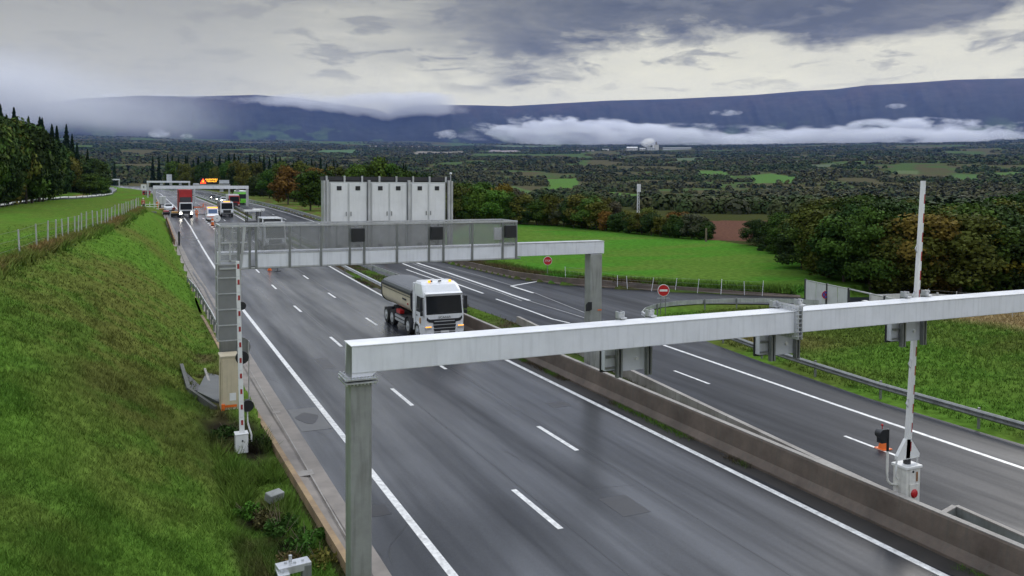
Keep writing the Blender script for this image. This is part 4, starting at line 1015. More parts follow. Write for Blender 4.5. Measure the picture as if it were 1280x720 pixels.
hw = empty('culvert_headwall', (1.7, 38.5, 0), label='dark concrete culvert wing walls with wet slab set in the bank', cat='culvert')
m_ = MB()
def wedge(mb, a, b, ha, hb, t=.18, zb=-.7):
    a = Vector((*a, 0)); b = Vector((*b, 0)); d = (b-a).normalized(); n = Vector((-d.y, d.x, 0))*t/2
    vs = [(a-n), (a+n), (b+n), (b-n)]
    mb.add([(v.x, v.y, zb) for v in vs]+[(vs[0].x, vs[0].y, ha), (vs[1].x, vs[1].y, ha), (vs[2].x, vs[2].y, hb), (vs[3].x, vs[3].y, hb)], [(3, 2, 1, 0), (4, 5, 6, 7), (0, 1, 5, 4), (1, 2, 6, 5), (2, 3, 7, 6), (3, 0, 4, 7)])
def gp_(px, py, up_=.0): x, y = px_on_T(px, py, 20); return Vector((x, y, Tz(x, y)+up_))
P1 = gp_(227, 463, .30); P3 = gp_(236, 492, .22); P4 = gp_(270, 512, .12); P2 = gp_(256, 490, -.15)
m_ = MB(); wedge(m_, (P1.x-1.7, P1.y-38.5), (P3.x-1.7, P3.y-38.5), P1.z, P3.z, .14); m_.build('wing_wall', M['hw_dark'], hw)
m_ = MB(); wedge(m_, (P3.x-1.7, P3.y-38.5), (P4.x-1.7, P4.y-38.5), P3.z, P4.z, .12); m_.build('wing_wall', M['hw_dark'], hw)
a = gp_(230, 464, .03); b = gp_(238, 489, .03); c = gp_(258, 491, .02)
m_ = MB(); m_.add([(q_.x-1.7, q_.y-38.5, q_.z+.02) for q_ in (a, b, c)]+[(q_.x-1.7, q_.y-38.5, q_.z-.4) for q_ in (a, b, c)], [(0, 1, 2), (0, 3, 4, 1), (1, 4, 5, 2), (2, 5, 3, 0)]); m_.build('pit', M['dark'], hw)
a = gp_(246, 492, .04); b = gp_(275, 506, .04); c = gp_(277, 472, .04); d = gp_(258, 468, .04)
m_ = MB(); m_.add([(q_.x-1.7, q_.y-38.5, q_.z+.03) for q_ in (a, b, c, d)]+[(q_.x-1.7, q_.y-38.5, q_.z-.5) for q_ in (a, b, c, d)], [(0, 1, 2, 3), (0, 4, 5, 1), (1, 5, 6, 2), (2, 6, 7, 3), (3, 7, 4, 0)]); m_.build('wet_slab', mat('wet_concrete', (.085, .09, .085), .5, 0, .4, 2), hw)
q1 = gp_(256, 464, .12); q2 = gp_(262, 482, .12); m_ = MB(); wedge(m_, (q1.x-1.7, q1.y-38.5), (q2.x-1.7, q2.y-38.5), q1.z, q2.z, .1); m_.build('edge_wall', M['concrete'], hw)
# bracket head at the bottom edge
q0 = on_z(368, 709, 2.6)
bh = empty('steel_frame', (q0.x, q0.y, 0), label='top of a small welded steel frame poking up at the bottom edge of the grass', cat='steel frame')
m_ = MB(); m_.box((-.24, -.06, 1.6), (.16, .22, 2.0)); m_.box((.2, 0, 1.62), (.16, .22, 2.05)); m_.build('leg', M['galv_dark'], bh, bevel=.01)
m_ = MB(); m_.box((-.02, 0, 2.62), (.58, .26, .14), rz=.12); m_.box((-.22, -.12, 2.56), (.2, .34, .14)); m_.build('crossbar', M['galv'], bh, bevel=.012)
m_ = MB(); bolts(m_, [(-.15, .02, 2.69), (0, -.03, 2.69), (.14, .0, 2.69), (-.24, -.18, 2.63)], .025, .03); m_.cyl((-.06, .06, 2.69), (-.06, .06, 2.8), .03); m_.build('bolts', M['galv'], bh)
# grey pipe outlet slab in the ditch
p = on_z(343, 616, .15); MB().box((p.x, p.y, .05), (.5, .3, .26), rx=.2, rz=.5).build('drain_slab', M['concrete_grey'], label='small pale concrete slab lying in the ditch among the weeds', cat='concrete slab', bevel=.03)

# ================================================================== RIGHT BARRIER
RX, RY = 19.42, 16.16
rb = empty('road_barrier', (RX, RY, 0), label='tall raised white barrier arm on a rust stained white housing in the median', cat='barrier')
MB().bx(-.27, .27, -.22, .22, .0, 1.52).build('housing', M['grimy_white'], rb, bevel=.02)
MB().bx(-.31, .31, -.26, .26, 1.523, 1.60).build('lid', M['white'], rb, bevel=.015)
m_ = MB(); m_.bx(-.16, .18, -.25, -.222, .12, 1.1); m_.build('panel', M['grimy_white'], rb, bevel=.01)
m_ = MB(); m_.sphere((.0, -.26, .84), .125, 18, 10, sq=(1, .45, 1)); m_.build('red_reflector', M['redlens'], rb)
m_ = MB(); m_.bx(.1, .17, -.226, -.223, 1.15, 1.42); m_.build('rust_stain', M['rust'], rb)
m_ = MB(); m_.cyl((-.02, -.22, 1.44), (-.02, -.242, 1.44), .03, n=8); m_.build('lock', M['dark'], rb); MB().cyl((.0, 0, 1.6), (0, 0, 1.74), .1, n=12).build('pivot', M['dark'], rb)
m_ = MB()
m_.prism([(-.42, 1.74), (.42, 1.74), (.44, 1.84), (.10, 2.28), (-.10, 2.30), (-.42, 1.86)], -.05, .05, axis='y'); m_.build('arm_bracket', M['white'], rb, bevel=.01)
for s in (-1, 1): MB().tube([(s*.40, 0, 1.80), (s*.42, 0, 1.5), (s*.42, 0, 1.28), (s*.33, 0, 1.2)], .03, 8).build('yoke', M['white'], rb)
tp = on_y(1154, 226, RY); dx = tp.x-RX
m_ = MB(); m_.loft([[(a-h_, -.05, z), (a+h_, -.05, z), (a+h_, .05, z), (a-h_, .05, z)] for a, h_, z in ((-.02, .08, 1.76), (dx*.35, .066, 4.5), (dx, .042, tp.z))])
ra = m_.build('arm', M['white'], rb)
st = MB(); zs_ = [1.95+i*.265 for i in range(29)]; zs_ = [z for z in zs_ if z < tp.z]
def X(z): t = (z-1.76)/(tp.z-1.76); return dx*t+.08-.036*t
for k_, (z0, z1) in enumerate(zip(zs_[:-1], zs_[1:])):
    b0 = len(st.v)
st.loft([[(X(z)-.03, -.0535, z), (X(z)+.004, -.0535, z), (X(z)+.004, .04, z), (X(z)-.03, .04, z)] for z in zs_])
for fi_, fc_ in enumerate(st.f): st.m[fi_] = (fi_//4) % 2
st.build('striping', [M['steelred'], M['white']], ra)
m_ = MB()
for z in (3.3, 4.4, 6.3, 7.6): m_.tube([(dx*(z-1.8)/7.5-.09, 0, z-.12), (dx*(z-1.8)/7.5-.17, 0, z), (dx*(z-1.8)/7.5-.09, 0, z+.12)], .014, 6)
m_.build('cable_loops', M['galv'], ra)
rl = empty('signal_lamp', (RX-.62, RY+.1, 0), label='black hooded lamp on a bent pipe left of the tall white barrier', cat='signal lamp')
MB().tube([(.34, 0, 1.0), (.12, 0, 1.06), (.0, 0, 1.18), (-.02, 0, 1.45), (-.02, 0, 2.05)], .034, 8).build('pipe', M['grimy_white'], rl)
MB().cyl((-.02, 0, 2.0), (-.02, 0, 2.62), .036, n=8).build('sleeve', M['black'], rl)
m_ = MB(); m_.cyl((-.24, -.08, 2.5), (-.22, .16, 2.5), .15, .12, n=18); m_.bx(-.24, -.02, .0, .06, 2.42, 2.48); m_.bx(-.31, -.14, -.06, .12, 2.26, 2.52); m_.build('lamp', M['black'], rl)
m_ = MB(); m_.cyl((-.2, .04, 2.6), (-.2, .04, 2.76), .012, n=6); m_.sphere((-.2, .04, 2.74), .035, 8, 6); m_.build('red_tip', M['redlens'], rl)
cn = empty('traffic_cone', on_road(1104, 562), label='orange cone base lying on the dashed line behind the hooded lamp', cat='cone')
MB().bx(-.21, .21, -.21, .21, .0, .06).cyl((0, 0, .06), (0, 0, .7), .17, .04, n=16).build('body', M['orange'], cn)
MB().cyl((0, 0, .35), (0, 0, .5), .12, .09, n=16).build('band', M['white'], cn)
# ================================================================== THE WHITE TIPPER TRUCK
def wheel(mb_t, mb_r, x, y, r=.5, w_=.3, side=-1):
    xo = x+side*0; 
    mb_t.cyl((x-w_/2, y, r), (x+w_/2, y, r), r, n=26)
    f = x+side*w_/2
    mb_r.cyl((f-.0, y, r), (f+side*.012, y, r), r*.62, n=22); mb_r.cyl((f, y, r), (f+side*.07, y, r), r*.28, n=14)
TX, TY = 14.84, 45.1
tk = empty('tipper_truck', (TX+1.25, TY, 0), label='big white tipper truck with a dark tarpaulin driving towards the viewer in the right lane', cat='truck')
def ring(z, hw, yf, yb, c=.16):
    return [(-hw, yb, z), (-hw, yf+c, z), (-hw+c*.35, yf+c*.35, z), (-hw+c, yf, z), (hw-c, yf, z), (hw-c*.35, yf+c*.35, z), (hw, yf+c, z), (hw, yb, z)]
rings = [ring(.95, 1.23, .02, 2.05), ring(1.62, 1.25, .0, 2.05), ring(2.75, 1.2, .20, 2.05), ring(2.84, 1.19, .24, 2.06), ring(3.02, 1.17, .40, 2.08), ring(3.30, 1.12, .66, 2.12, .22), ring(3.44, 1.02, .95, 2.12, .3), ring(3.47, .8, 1.2, 2.0, .3)]
MB().loft(rings).build('cab', M['vanwhite'], tk, bevel=.02)
# lower front: bumper block with openings
fb = MB(); fb.loft([ring(.32, 1.18, .10, .75), ring(.42, 1.24, .0, .78), ring(.95, 1.25, -.03, .75)]); bump = fb.build('bumper', M['vanwhite'], tk, bevel=.015)
sl_ = MB()
for z0, z1, wv in ((1.28, 1.38, .97), (1.08, 1.23, .72), (.88, 1.04, .70), (.69, .84, .68), (.43, .62, .66)):
    yy = -.05 if z0 < .97 else -.012
    sl_.add([(-wv*.93, yy, z0), (wv*.93, yy, z0), (wv, yy, z1), (-wv, yy, z1), (-wv*.93, yy+.04, z0), (wv*.93, yy+.04, z0), (wv, yy+.04, z1), (-wv, yy+.04, z1)], [(0, 1, 2, 3), (7, 6, 5, 4), (0, 4, 5, 1), (3, 2, 6, 7), (0, 3, 7, 4), (1, 5, 6, 2)])
for s in (-1, 1): sl_.add([(s*.62, -.014, 1.30), (s*.98, -.014, 1.42), (s*1.08, -.014, 1.54), (s*1.1, -.014, 1.36), (s*.95, -.014, 1.22), (s*.66, -.014, 1.18)], [(0, 1, 2, 3, 4, 5)])
sl_.build('grille', M['black'], tk)
text_mesh('brand_lettering', 'SCANIA', .19, M['galv_dark'], tk, (0, -.012, 1.475), (PI/2-.0, 0, 0), .008, sx=1.15)
def on_f(z): return .0+(z-1.62)/(2.75-1.62)*.20
m_ = MB(); m_.loft([[(-1.1, on_f(1.66)-.012, 1.66), (1.1, on_f(1.66)-.012, 1.66), (1.1, on_f(1.66)+.05, 1.66), (-1.1, on_f(1.66)+.05, 1.66)], [(-1.07, on_f(2.72)-.012, 2.72), (1.07, on_f(2.72)-.012, 2.72), (1.07, on_f(2.72)+.05, 2.72), (-1.07, on_f(2.72)+.05, 2.72)]])
ws = m_.build('windscreen', M['glass'], tk)
m_ = MB()
for a, b in ((-.7, -.05), (.05, .75)): m_.cyl((a, -.0, 1.70), (b, .0, 1.76), .014, n=6)
m_.build('wipers', M['black'], ws)
m_ = MB(); m_.loft([[(-1.16, .10, 2.72), (1.16, .10, 2.72), (1.16, .22, 2.78), (-1.16, .22, 2.78)], [(-1.12, .02, 2.86), (1.12, .02, 2.86), (1.14, .3, 2.92), (-1.14, .3, 2.92)]]); m_.build('sun_visor', M['vanwhite'], tk, bevel=.01)
for s in (-1, 1):
    m_ = MB(); m_.add([(s*.78, .40, 2.96), (s*1.06, .42, 2.97), (s*1.02, .58, 3.15), (s*.84, .57, 3.15)], [(0, 1, 2, 3)]); m_.add([(s*.78, .37, 2.96), (s*1.06, .39, 2.97), (s*1.02, .55, 3.15), (s*.84, .54, 3.15)], [(0, 1, 2, 3)]); m_.build('roof_lamp', M['dark'], tk)
    hl = MB().bx(s*.80, s*1.19, -.055, .06, .80, 1.0).build('headlight', M['lamp_clear'], tk, bevel=.02)
    MB().bx(s*.82, s*1.17, -.062, -.05, .93, .985).build('indicator', M['amber'], hl)
    MB().bx(s*.84, s*1.15, -.05, .0, .50, .60).build('fog_lamp', M['lamp_clear'], tk, bevel=.01)
    m_ = MB(); m_.box((s*1.36, .18, 2.28), (.16, .22, .78), rz=s*.25); m_.box((s*1.36, .14, 1.72), (.15, .2, .24), rz=s*.25); m_.box((s*1.26, .25, 2.6), (.16, .05, .05)); m_.box((s*1.26, .25, 1.95), (.16, .05, .05)); m_.build('mirror', M['black'], tk, bevel=.03)
    m_ = MB(); m_.add([(s*1.262, .30, 1.72), (s*1.262, 1.45, 1.72), (s*1.228, 1.45, 2.62), (s*1.228, .42, 2.62)], [(0, 1, 2, 3)]); m_.build('side_window', M['glass'], tk)
    m_ = MB(); m_.bx(s*1.255, s*1.268, 1.52, 1.54, .95, 2.7); m_.bx(s*1.255, s*1.272, 1.25, 1.42, 1.45, 1.51); m_.build('door_gap', M['black'], tk)
    m_ = MB(); m_.bx(s*1.262, s*1.27, .62, .80, 1.08, 1.42); m_.build('sticker', mat('ochre_sticker', (.6, .3, .08), .5), tk)
    # step box and wheel arch
    m_ = MB(); m_.bx(s*.9, s*1.24, .5, .78, .35, .95); m_.build('step', M['vanwhite'], tk)
    m_ = MB(); ar = [(1.38+.66*math.cos(t), .52+.62*math.sin(t)) for t in np.linspace(0, PI, 12)]; ar2 = [(1.38+.56*math.cos(t), .52+.53*math.sin(t)) for t in np.linspace(PI, 0, 12)]
    m_.prism(ar+ar2, s*.92, s*1.26, axis='x'); m_.build('wheel_arch', M['vanwhite'], tk)
    m_ = MB(); ar = [(3.25+.66*math.cos(t), .52+.62*math.sin(t)) for t in np.linspace(0, PI, 12)]; ar2 = [(3.25+.60*math.cos(t), .52+.56*math.sin(t)) for t in np.linspace(PI, 0, 12)]
    m_.prism(ar+ar2, s*.90, s*1.24, axis='x'); m_.build('mudguard', M['dark'], tk)
    for y in (1.38, 3.25, 6.75, 8.1):
        a = MB(); b = MB(); wheel(a, b, s*1.06, y, .51, .31, s); wt = a.build('wheel', M['rubber'], tk, bevel=.03); b.build('rim', M['galv'], wt)
for x in (-.62, .66):
    m_ = MB(); m_.cyl((x, .95, 3.42), (x, .95, 3.54), .09, .075, n=12); m_.build('beacon', M['amber'], tk)
m_ = MB()
for x in (-.25, .3): m_.cyl((x-.3, 1.1, 3.47), (x-.3, .7, 3.52), .035, .05, n=8)
m_.build('air_horn', M['dark'], tk)
m_ = MB(); m_.bx(-1.2, 1.2, 2.14, 2.35, 1.15, 3.30); m_.build('cab_rear_panel', M['vanwhite'], tk, bevel=.02)
m_ = MB(); m_.bx(-.45, .45, .3, 9.0, .62, .98); m_.bx(-1.0, 1.0, 2.0, 2.9, .5, .95); m_.bx(-1.15, 1.15, 4.1, 6.0, .42, .95); m_.bx(-1.1, 1.1, 8.75, 8.95, .5, .9); m_.build('chassis', M['dark'], tk)
m_ = MB()
for z in (.58, .80): m_.bx(-1.22, -1.17, 4.0, 6.05, z-.07, z+.07)
m_.build('side_guard', M['galv'], tk)
MB().bx(-1.2, -.9, 5.0, 5.8, .98, 1.22).build('tool_box', M['red'], tk, bevel=.02)
MB().bx(-.26, .26, -.075, -.06, .60, .71).build('number_plate', M['white'], tk)
# U-shaped body
def usec(y, hw=1.2, zt=2.52, zb=1.12):
    pts = [(-hw, y, zt)]
    for t in np.linspace(PI, 2*PI, 17): pts.append((hw*.985*math.cos(t), y, zb+.72+.72*math.sin(t)))
    pts.append((hw, y, zt)); return pts
m_ = MB(); m_.loft([usec(2.62), usec(2.7), usec(9.0), usec(9.25, 1.22, 2.6)], smooth=False); m_.build('tipper_body', M['cream'], tk, bevel=.01)
m_ = MB()
for y in (2.6, 9.15):
    a = usec(y, 1.25, 2.6, 1.08); b = usec(y+.12, 1.25, 2.6, 1.08); m_.loft([a, b])
m_.bx(-1.27, -1.2, 2.6, 9.2, 2.46, 2.60); m_.bx(1.2, 1.27, 2.6, 9.2, 2.46, 2.60)
m_.bx(-1.235, -1.205, 2.9, 9.0, 2.30, 2.33)
m_.build('body_rim', M['dark'], tk)
m_ = MB(); rings = []
for k in range(29):
    y = 2.7+k*6.4/28; zz = .42 if k % 2 else .36
    rings.append([(1.22*math.cos(t), y, 2.60+zz*math.sin(t)**.8) for t in np.linspace(0, PI, 13)])
m_.loft(rings, cap=True, closed=True, smooth=False); m_.build('tarpaulin', M['tarp'], tk)
m_ = MB(); m_.bx(-1.24, -1.22, 3.6, 4.4, 2.02, 2.12); m_.build('sticker', M['dark'], tk)
m_ = MB(); m_.bx(-1.22, -1.2, 3.2, 3.42, 1.80, 1.90); m_.build('sticker', M['redlens'], tk)

# ================================================================== OTHER VEHICLES
def lorry(name, loc, label, cab_m, body_m, L_=8.0, Hb=3.4, hb0=1.1, lights=False, cabh=2.75, grille=True, beacon=False, group=None, wid=2.4, cat='truck', side=None):
    r = empty(name, loc, label=label, cat=cat, group=group); h = wid/2
    MB().loft([[(-h, .0, .45), (h, 0, .45), (h, 1.9, .45), (-h, 1.9, .45)], [(-h, -.02, 1.45), (h, -.02, 1.45), (h, 1.9, 1.45), (-h, 1.9, 1.45)], [(-h*.95, .22, cabh), (h*.95, .22, cabh), (h*.95, 1.9, cabh), (-h*.95, 1.9, cabh)]]).build('cab', cab_m, r, bevel=.06)
    m_ = MB(); m_.add([(-h*.88, .02, 1.55), (h*.88, .02, 1.55), (h*.85, .19, cabh-.18), (-h*.85, .19, cabh-.18)], [(0, 1, 2, 3)]); m_.add([(-h*.88, -.03, 1.52), (h*.88, -.03, 1.52), (h*.85, .15, cabh-.18), (-h*.85, .15, cabh-.18)], [(0, 1, 2, 3)]); m_.build('windscreen', M['glass'], r)
    if grille: m_ = MB(); m_.bx(-h*.6, h*.6, -.06, .0, .75, 1.35); m_.bx(-h*.98, h*.98, -.1, .1, .42, .68); m_.build('grille', M['black'], r)
    for s in (-1, 1):
        MB().bx(s*h*.68, s*h*.95, -.12, .05, .70, .95).build('headlight', M['headlight'] if lights else M['lamp_clear'], r)
        MB().box((s*(h+.14), .12, 1.9), (.16, .14, .6)).build('mirror', M['black'], r)
        for y in (1.0, L_-2.4, L_-1.2):
            a = MB(); b = MB(); wheel(a, b, s*(h-.17), y, .48, .3, s); w_ = a.build('wheel', M['rubber'], r); b.build('rim', M['galv_dark'], w_)
    MB().bx(-.45, .45, .2, L_-.1, .6, .95).build('chassis', M['dark'], r)
    MB().bx(-h-.03, h+.03, 2.05, L_, hb0, Hb).build('load_body', body_m, r, bevel=.04)
    if beacon: MB().bx(-.6, .6, .5, .7, cabh, cabh+.16).build('beacon', M['amber'], r)
    return r
y = 170; rt = lorry('works_truck', (8.05, y, zr(y)), 'works truck with a tall red tarpaulin body and lit headlights standing by the gutter', M['vanwhite'], M['tarp_red'], 8.5, 5.35, 1.1, True, 2.9)
for s in (-1, 1): MB().bx(s*1.2, s*1.27, 2.0, 2.2, 1.0, 5.3).build('body_edge', M['dark'], rt)
MB().bx(-1.05, 1.05, 2.0, 2.03, 2.95, 3.9).build('dark_front_panel', M['dark'], rt)  # dark panel on the front of the load body, above the cab
MB().bx(-.35, .35, -.12, -.10, .5, .62).build('number_plate', M['white'], rt)
y = 171; l2 = lorry('works_truck', (15.6, y, zr(y)), 'works truck with a dark windscreen and black nose standing behind the white van', M['vanwhite'], M['galv_dark'], 8, 3.0, 1.1, False, 2.9, beacon=True)
y = 205; l3 = lorry('works_truck', (19.8, y-6, zr(y)), 'red and white fronted truck just beyond the black nosed works truck', M['red'], M['vanwhite'], 8, 3.2, 1.1, False, 2.9, wid=2.3)
y = 110; wl = lorry('works_lorry', (15.95, y, zr(y)), 'large white lorry behind the mesh parapet with an open frame on its roof', M['vanwhite'], M['vanwhite'], 7.5, 2.6, 1.0, False, 3.3, wid=2.7)
m_ = MB(); m_.bx(-1.3, 1.3, 2.4, 7.2, 3.9, 4.02)
for xx in (-1.22, 1.22):
    for yy in (2.5, 7.0): m_.bx(xx-.06, xx+.06, yy-.06, yy+.06, 2.6, 3.9)
m_.build('roof_frame', M['vanwhite'], wl)
MB().bx(-1.1, 1.1, 2.6, 6.6, 2.62, 3.75).build('load', M['dark'], wl)
MB().bx(-1.25, 1.25, .1, .5, 3.3, 3.62).build('light_board', M['white'], wl)
m_ = MB()
for i in range(9): m_.bx(-1.05+i*.24, -.93+i*.24, .085, .1, 3.38, 3.53)
m_.build('board_marks', M['black'], wl)
def car(name, loc, label, body_m, rz=0, lights=False, van=False, group=None, cat='car'):
    r = empty(name, loc, rz, label=label, cat=cat, group=group); h = .88 if not van else .98
    if van: prof = [(0, .35), (0, .85), (.75, 1.15), (1.35, 1.95), (4.8, 2.15), (5.0, 1.9), (5.05, .35)]
    else: prof = [(0, .32), (.02, .72), (1.05, .92), (1.75, 1.42), (3.1, 1.45), (3.95, 1.0), (4.3, .92), (4.35, .35)]
    mb = MB(); n = len(prof)
    rr_ = []
    for x, sc_ in ((-h, .93), (-h*.93, 1), (h*.93, 1), (h, .93)): rr_.append([(x*(1 if b < 1.1 else .9), a, b if sc_ == 1 else .35+(b-.35)*.94) for a, b in prof])
    mb.loft(rr_).build('body', body_m, r)
    if van:
        MB().add([(-h*.78, .765, 1.2), (h*.78, .765, 1.2), (h*.74, 1.235, 1.84), (-h*.74, 1.235, 1.84)], [(0, 1, 2, 3)]).build('windscreen', M['glareglass'], r)
        MB().add([(-h*.75, 5.065, 1.2), (h*.75, 5.065, 1.2), (h*.72, 5.04, 1.85), (-h*.72, 5.04, 1.85)], [(3, 2, 1, 0)]).build('rear_window', M['glareglass'], r)
    else:
        MB().add([(-h*.8, 1.08, .97), (h*.8, 1.08, .97), (h*.74, 1.66, 1.39), (-h*.74, 1.66, 1.39)], [(0, 1, 2, 3)]).build('windscreen', M['glass'], r)
        MB().add([(-h*.75, 3.92, 1.06), (h*.75, 3.92, 1.06), (h*.7, 3.2, 1.43), (-h*.7, 3.2, 1.43)], [(3, 2, 1, 0)]).build('rear_window', M['glass'], r)
    for s in (-1, 1):
        MB().add([(s*h*.985, 1.5, 1.0), (s*h*.985, 3.2, 1.02), (s*h*.92, 3.0, 1.36), (s*h*.92, 1.85, 1.36)], [(0, 1, 2, 3)]).build('side_window', M['glass'], r)
        MB().bx(s*h*.6, s*h*.92, -.03, .05, .58, .74).build('headlight', M['headlight'] if lights else M['lamp_clear'], r)
        ln = 5.05 if van else 4.35
        MB().bx(s*h*.7, s*h*.95, ln-.05, ln+.03, .7, 1.0).build('tail_light', M['redlens'], r)
        for yy in (.8, ln-.85):
            a = MB(); b = MB(); wheel(a, b, s*(h-.1), yy, .32, .2, s); w_ = a.build('wheel', M['rubber'], r); b.build('rim', M['galv'], w_)
    return r
y = 160; v = car('works_van', (12.2, y, zr(y)), 'white works van with orange roof beacons standing in the middle lane', M['vanwhite'], 0, False, True, cat='van')
v.scale = (1.05, 1.05, 1.18)
MB().bx(-.85, .85, 1.5, 1.75, 2.02, 2.18).build('beacon_bar', M['amber'], v)
MB().bx(-.95, .95, -.02, -.005, .62, .78).build('stripe', M['orange'], v)
for (px, py, lab, mm, li) in ((258, 249.3, 'small dark car with bright headlights, farthest in the queue right of the median', M['dark'], True),
                              (266.5, 251.5, 'grey green car second in the queue right of the median', mat('grey_green_paint', (.16, .2, .18), .3), True),
                              (274.5, 253.5, 'pale silver car with headlights on, right behind the red and white truck', M['vanwhite'], True),
                              (291, 257.5, 'white car beside the green bus on the right carriageway', M['vanwhite'], False)):
    p = on_road(px, py); p.x = max(p.x, float(medR(p.y))+1.2); car('parked_car' if False else 'car', p, lab, mm, 0, li)
p = on_road(213, 263.5); car('car', (p.x-.3, p.y, p.z), 'white car parked by the gutter left of the red truck', M['vanwhite'])
# coach
y = 226; p0 = on_y(297.5, 258, y); bus = empty('coach', (p0.x+1.35, y, zr(y)), label='bright green coach with a white roof on the right carriageway', cat='bus')
MB().loft([[(-1.25, .05, .4), (1.25, .05, .4), (1.25, 12, .4), (-1.25, 12, .4)], [(-1.25, 0, 1.3), (1.25, 0, 1.3), (1.25, 12, 1.3), (-1.25, 12, 1.3)], [(-1.2, .35, 3.2), (1.2, .35, 3.2), (1.2, 11.9, 3.2), (-1.2, 11.9, 3.2)]]).build('body', M['green_bus'], bus, bevel=.1)
MB().bx(-1.15, 1.15, .6, 11.6, 3.2, 3.6).build('roof', M['white'], bus, bevel=.12)
MB().add([(-1.1, .02, 1.4), (1.1, .02, 1.4), (1.05, .24, 2.7), (-1.05, .24, 2.7)], [(0, 1, 2, 3)]).build('windscreen', M['glass'], bus)
MB().bx(-1.275, -1.262, 1.2, 11, 1.7, 2.6).build('side_window', M['glass'], bus)
for s in (-1, 1):
    MB().bx(s*.8, s*1.15, -.03, .05, .75, .95).build('headlight', M['lamp_clear'], bus)
    for yy in (2.2, 9): a = MB(); b = MB(); wheel(a, b, s*1.08, yy, .5, .3, s); w_ = a.build('wheel', M['rubber'], bus); b.build('rim', M['galv'], w_)
# road paver with canopy
def paver(loc, label, body_m, canopy=True, s=1.0, group=None):
    r = empty('road_paver', loc, label=label, cat='paving machine', group=group); 
    MB().loft([[(-1.25*s, 0, .5*s), (1.25*s, 0, .5*s), (1.25*s, 3.8*s, .5*s), (-1.25*s, 3.8*s, .5*s)], [(-1.1*s, .2*s, 1.7*s), (1.1*s, .2*s, 1.7*s), (1.1*s, 3.8*s, 1.9*s), (-1.1*s, 3.8*s, 1.9*s)]]).build('body', body_m, r, bevel=.05)
    for q_ in (-1, 1):
        m_ = MB(); m_.prism([(.1*s, .0), (3.4*s, .0), (3.7*s, .35*s), (3.4*s, .65*s), (.1*s, .65*s), (-.2*s, .35*s)], q_*.85*s, q_*1.25*s, axis='x'); m_.build('crawler_track', M['rubber'], r)
    MB().loft([[(-1.4*s, -1.2*s, .3*s), (1.4*s, -1.2*s, .3*s), (1.3*s, 0, .4*s), (-1.3*s, 0, .4*s)], [(-1.6*s, -1.5*s, 1.2*s), (1.6*s, -1.5*s, 1.2*s), (1.4*s, .1*s, 1.3*s), (-1.4*s, .1*s, 1.3*s)]]).build('hopper', M['dark'], r)
    if canopy:
        m_ = MB()
        for x in (-1.0, 1.0):
            for yy in (1.2, 3.4): m_.bx((x-.06)*s, (x+.06)*s, (yy-.06)*s, (yy+.06)*s, 1.7*s, 3.25*s)
        m_.build('canopy_post', M['dark'], r)
        m_ = MB(); m_.bx(-1.5*s, 1.0*s, .4*s, 2.3*s, 3.25*s, 3.5*s); m_.bx(.1*s, 1.9*s, 2.5*s, 4.2*s, 3.35*s, 3.6*s); m_.build('canopy', M['white'], r)
        MB().bx(-.3*s, .15*s, 1.0*s, 1.1*s, 1.9*s, 3.0*s).build('control_panel', M['galv'], r)
        MB().cyl((.45*s, 1.2*s, 1.8*s), (.45*s, 1.2*s, 3.5*s), .1*s, n=8).build('exhaust', M['black'], r)
    for q_ in (-1, 1): MB().box((q_*1.45*s, -.6*s, .75*s), (.5*s, .4*s, .9*s)).build('side_plate', M['white'], r)
    return r
y = 137; p0 = on_y(318, 284, y); paver((p0.x+.1, y, zr(y)), 'black and white road paver under a split white canopy by the median', M['dark'])
p = on_road(219, 271); paver((p.x, p.y, p.z), 'small dark and ochre kerb machine working left of the red truck', M['yellow'], False, .55)
p = on_road(212, 268.5); paver((p.x-.6, p.y, p.z), 'small dark red machine behind the ochre kerb machine', M['steelred'], False, .45)
# cargo / trailer beyond the third portal's left post
p0 = on_y(199.5, 256, 205); p1 = on_y(207.5, 245.5, 205)
tl = empty('box_trailer', ((p0.x+p1.x)/2, 205, zr(205)), label='pale grey box trailer standing on the verge behind the portal post', cat='trailer'); hwid = (p1.x-p0.x)/2
MB().bx(-hwid, hwid, 0, 4, .9, p1.z-zr(205)).build('box', M['cabinet'], tl, bevel=.03)
for s in (-1, 1): MB().bx(s*.05, s*.09, -.02, -.003, 1.0, p1.z-zr(205)-.15).build('door_bar', M['galv_dark'], tl)
for s in (-1, 1): a = MB(); b = MB(); wheel(a, b, s*(hwid-.2), 2.4, .42, .24, s); w_ = a.build('wheel', M['rubber'], tl); b.build('rim', M['galv_dark'], w_)
MB().bx(-.6, .6, -.9, 0, .7, .85).build('drawbar', M['dark'], tl)
# white railing platform at the bank end
p = on_y(190, 262, 195); pl = empty('railing', (p.x, 195, zr(195)), label='white tubular steel railing and steps at the end of the grass bank', cat='railing')
for x in np.linspace(-1.3, 1.3, 4): MB().cyl((x, 0, -.2), (x, 0, 1.9-.5*(x < -.5)), .06, n=6).build('post', M['white'], pl)
m_ = MB(); [m_.cyl((-1.4, 0, z), (1.4, 0, z), .07, n=6) for z in (.3, .8, 1.3)]; m_.build('rail', M['white'], pl)
m_ = MB(); a = on_road(197, 270); MB().bx(a.x-2.6, a.x-.2, a.y-.2, a.y+.2, a.z-.5, a.z+.9).build('retaining_block', M['concrete_grey'], label='dark concrete end block where the grass bank stops at the road', cat='concrete block')
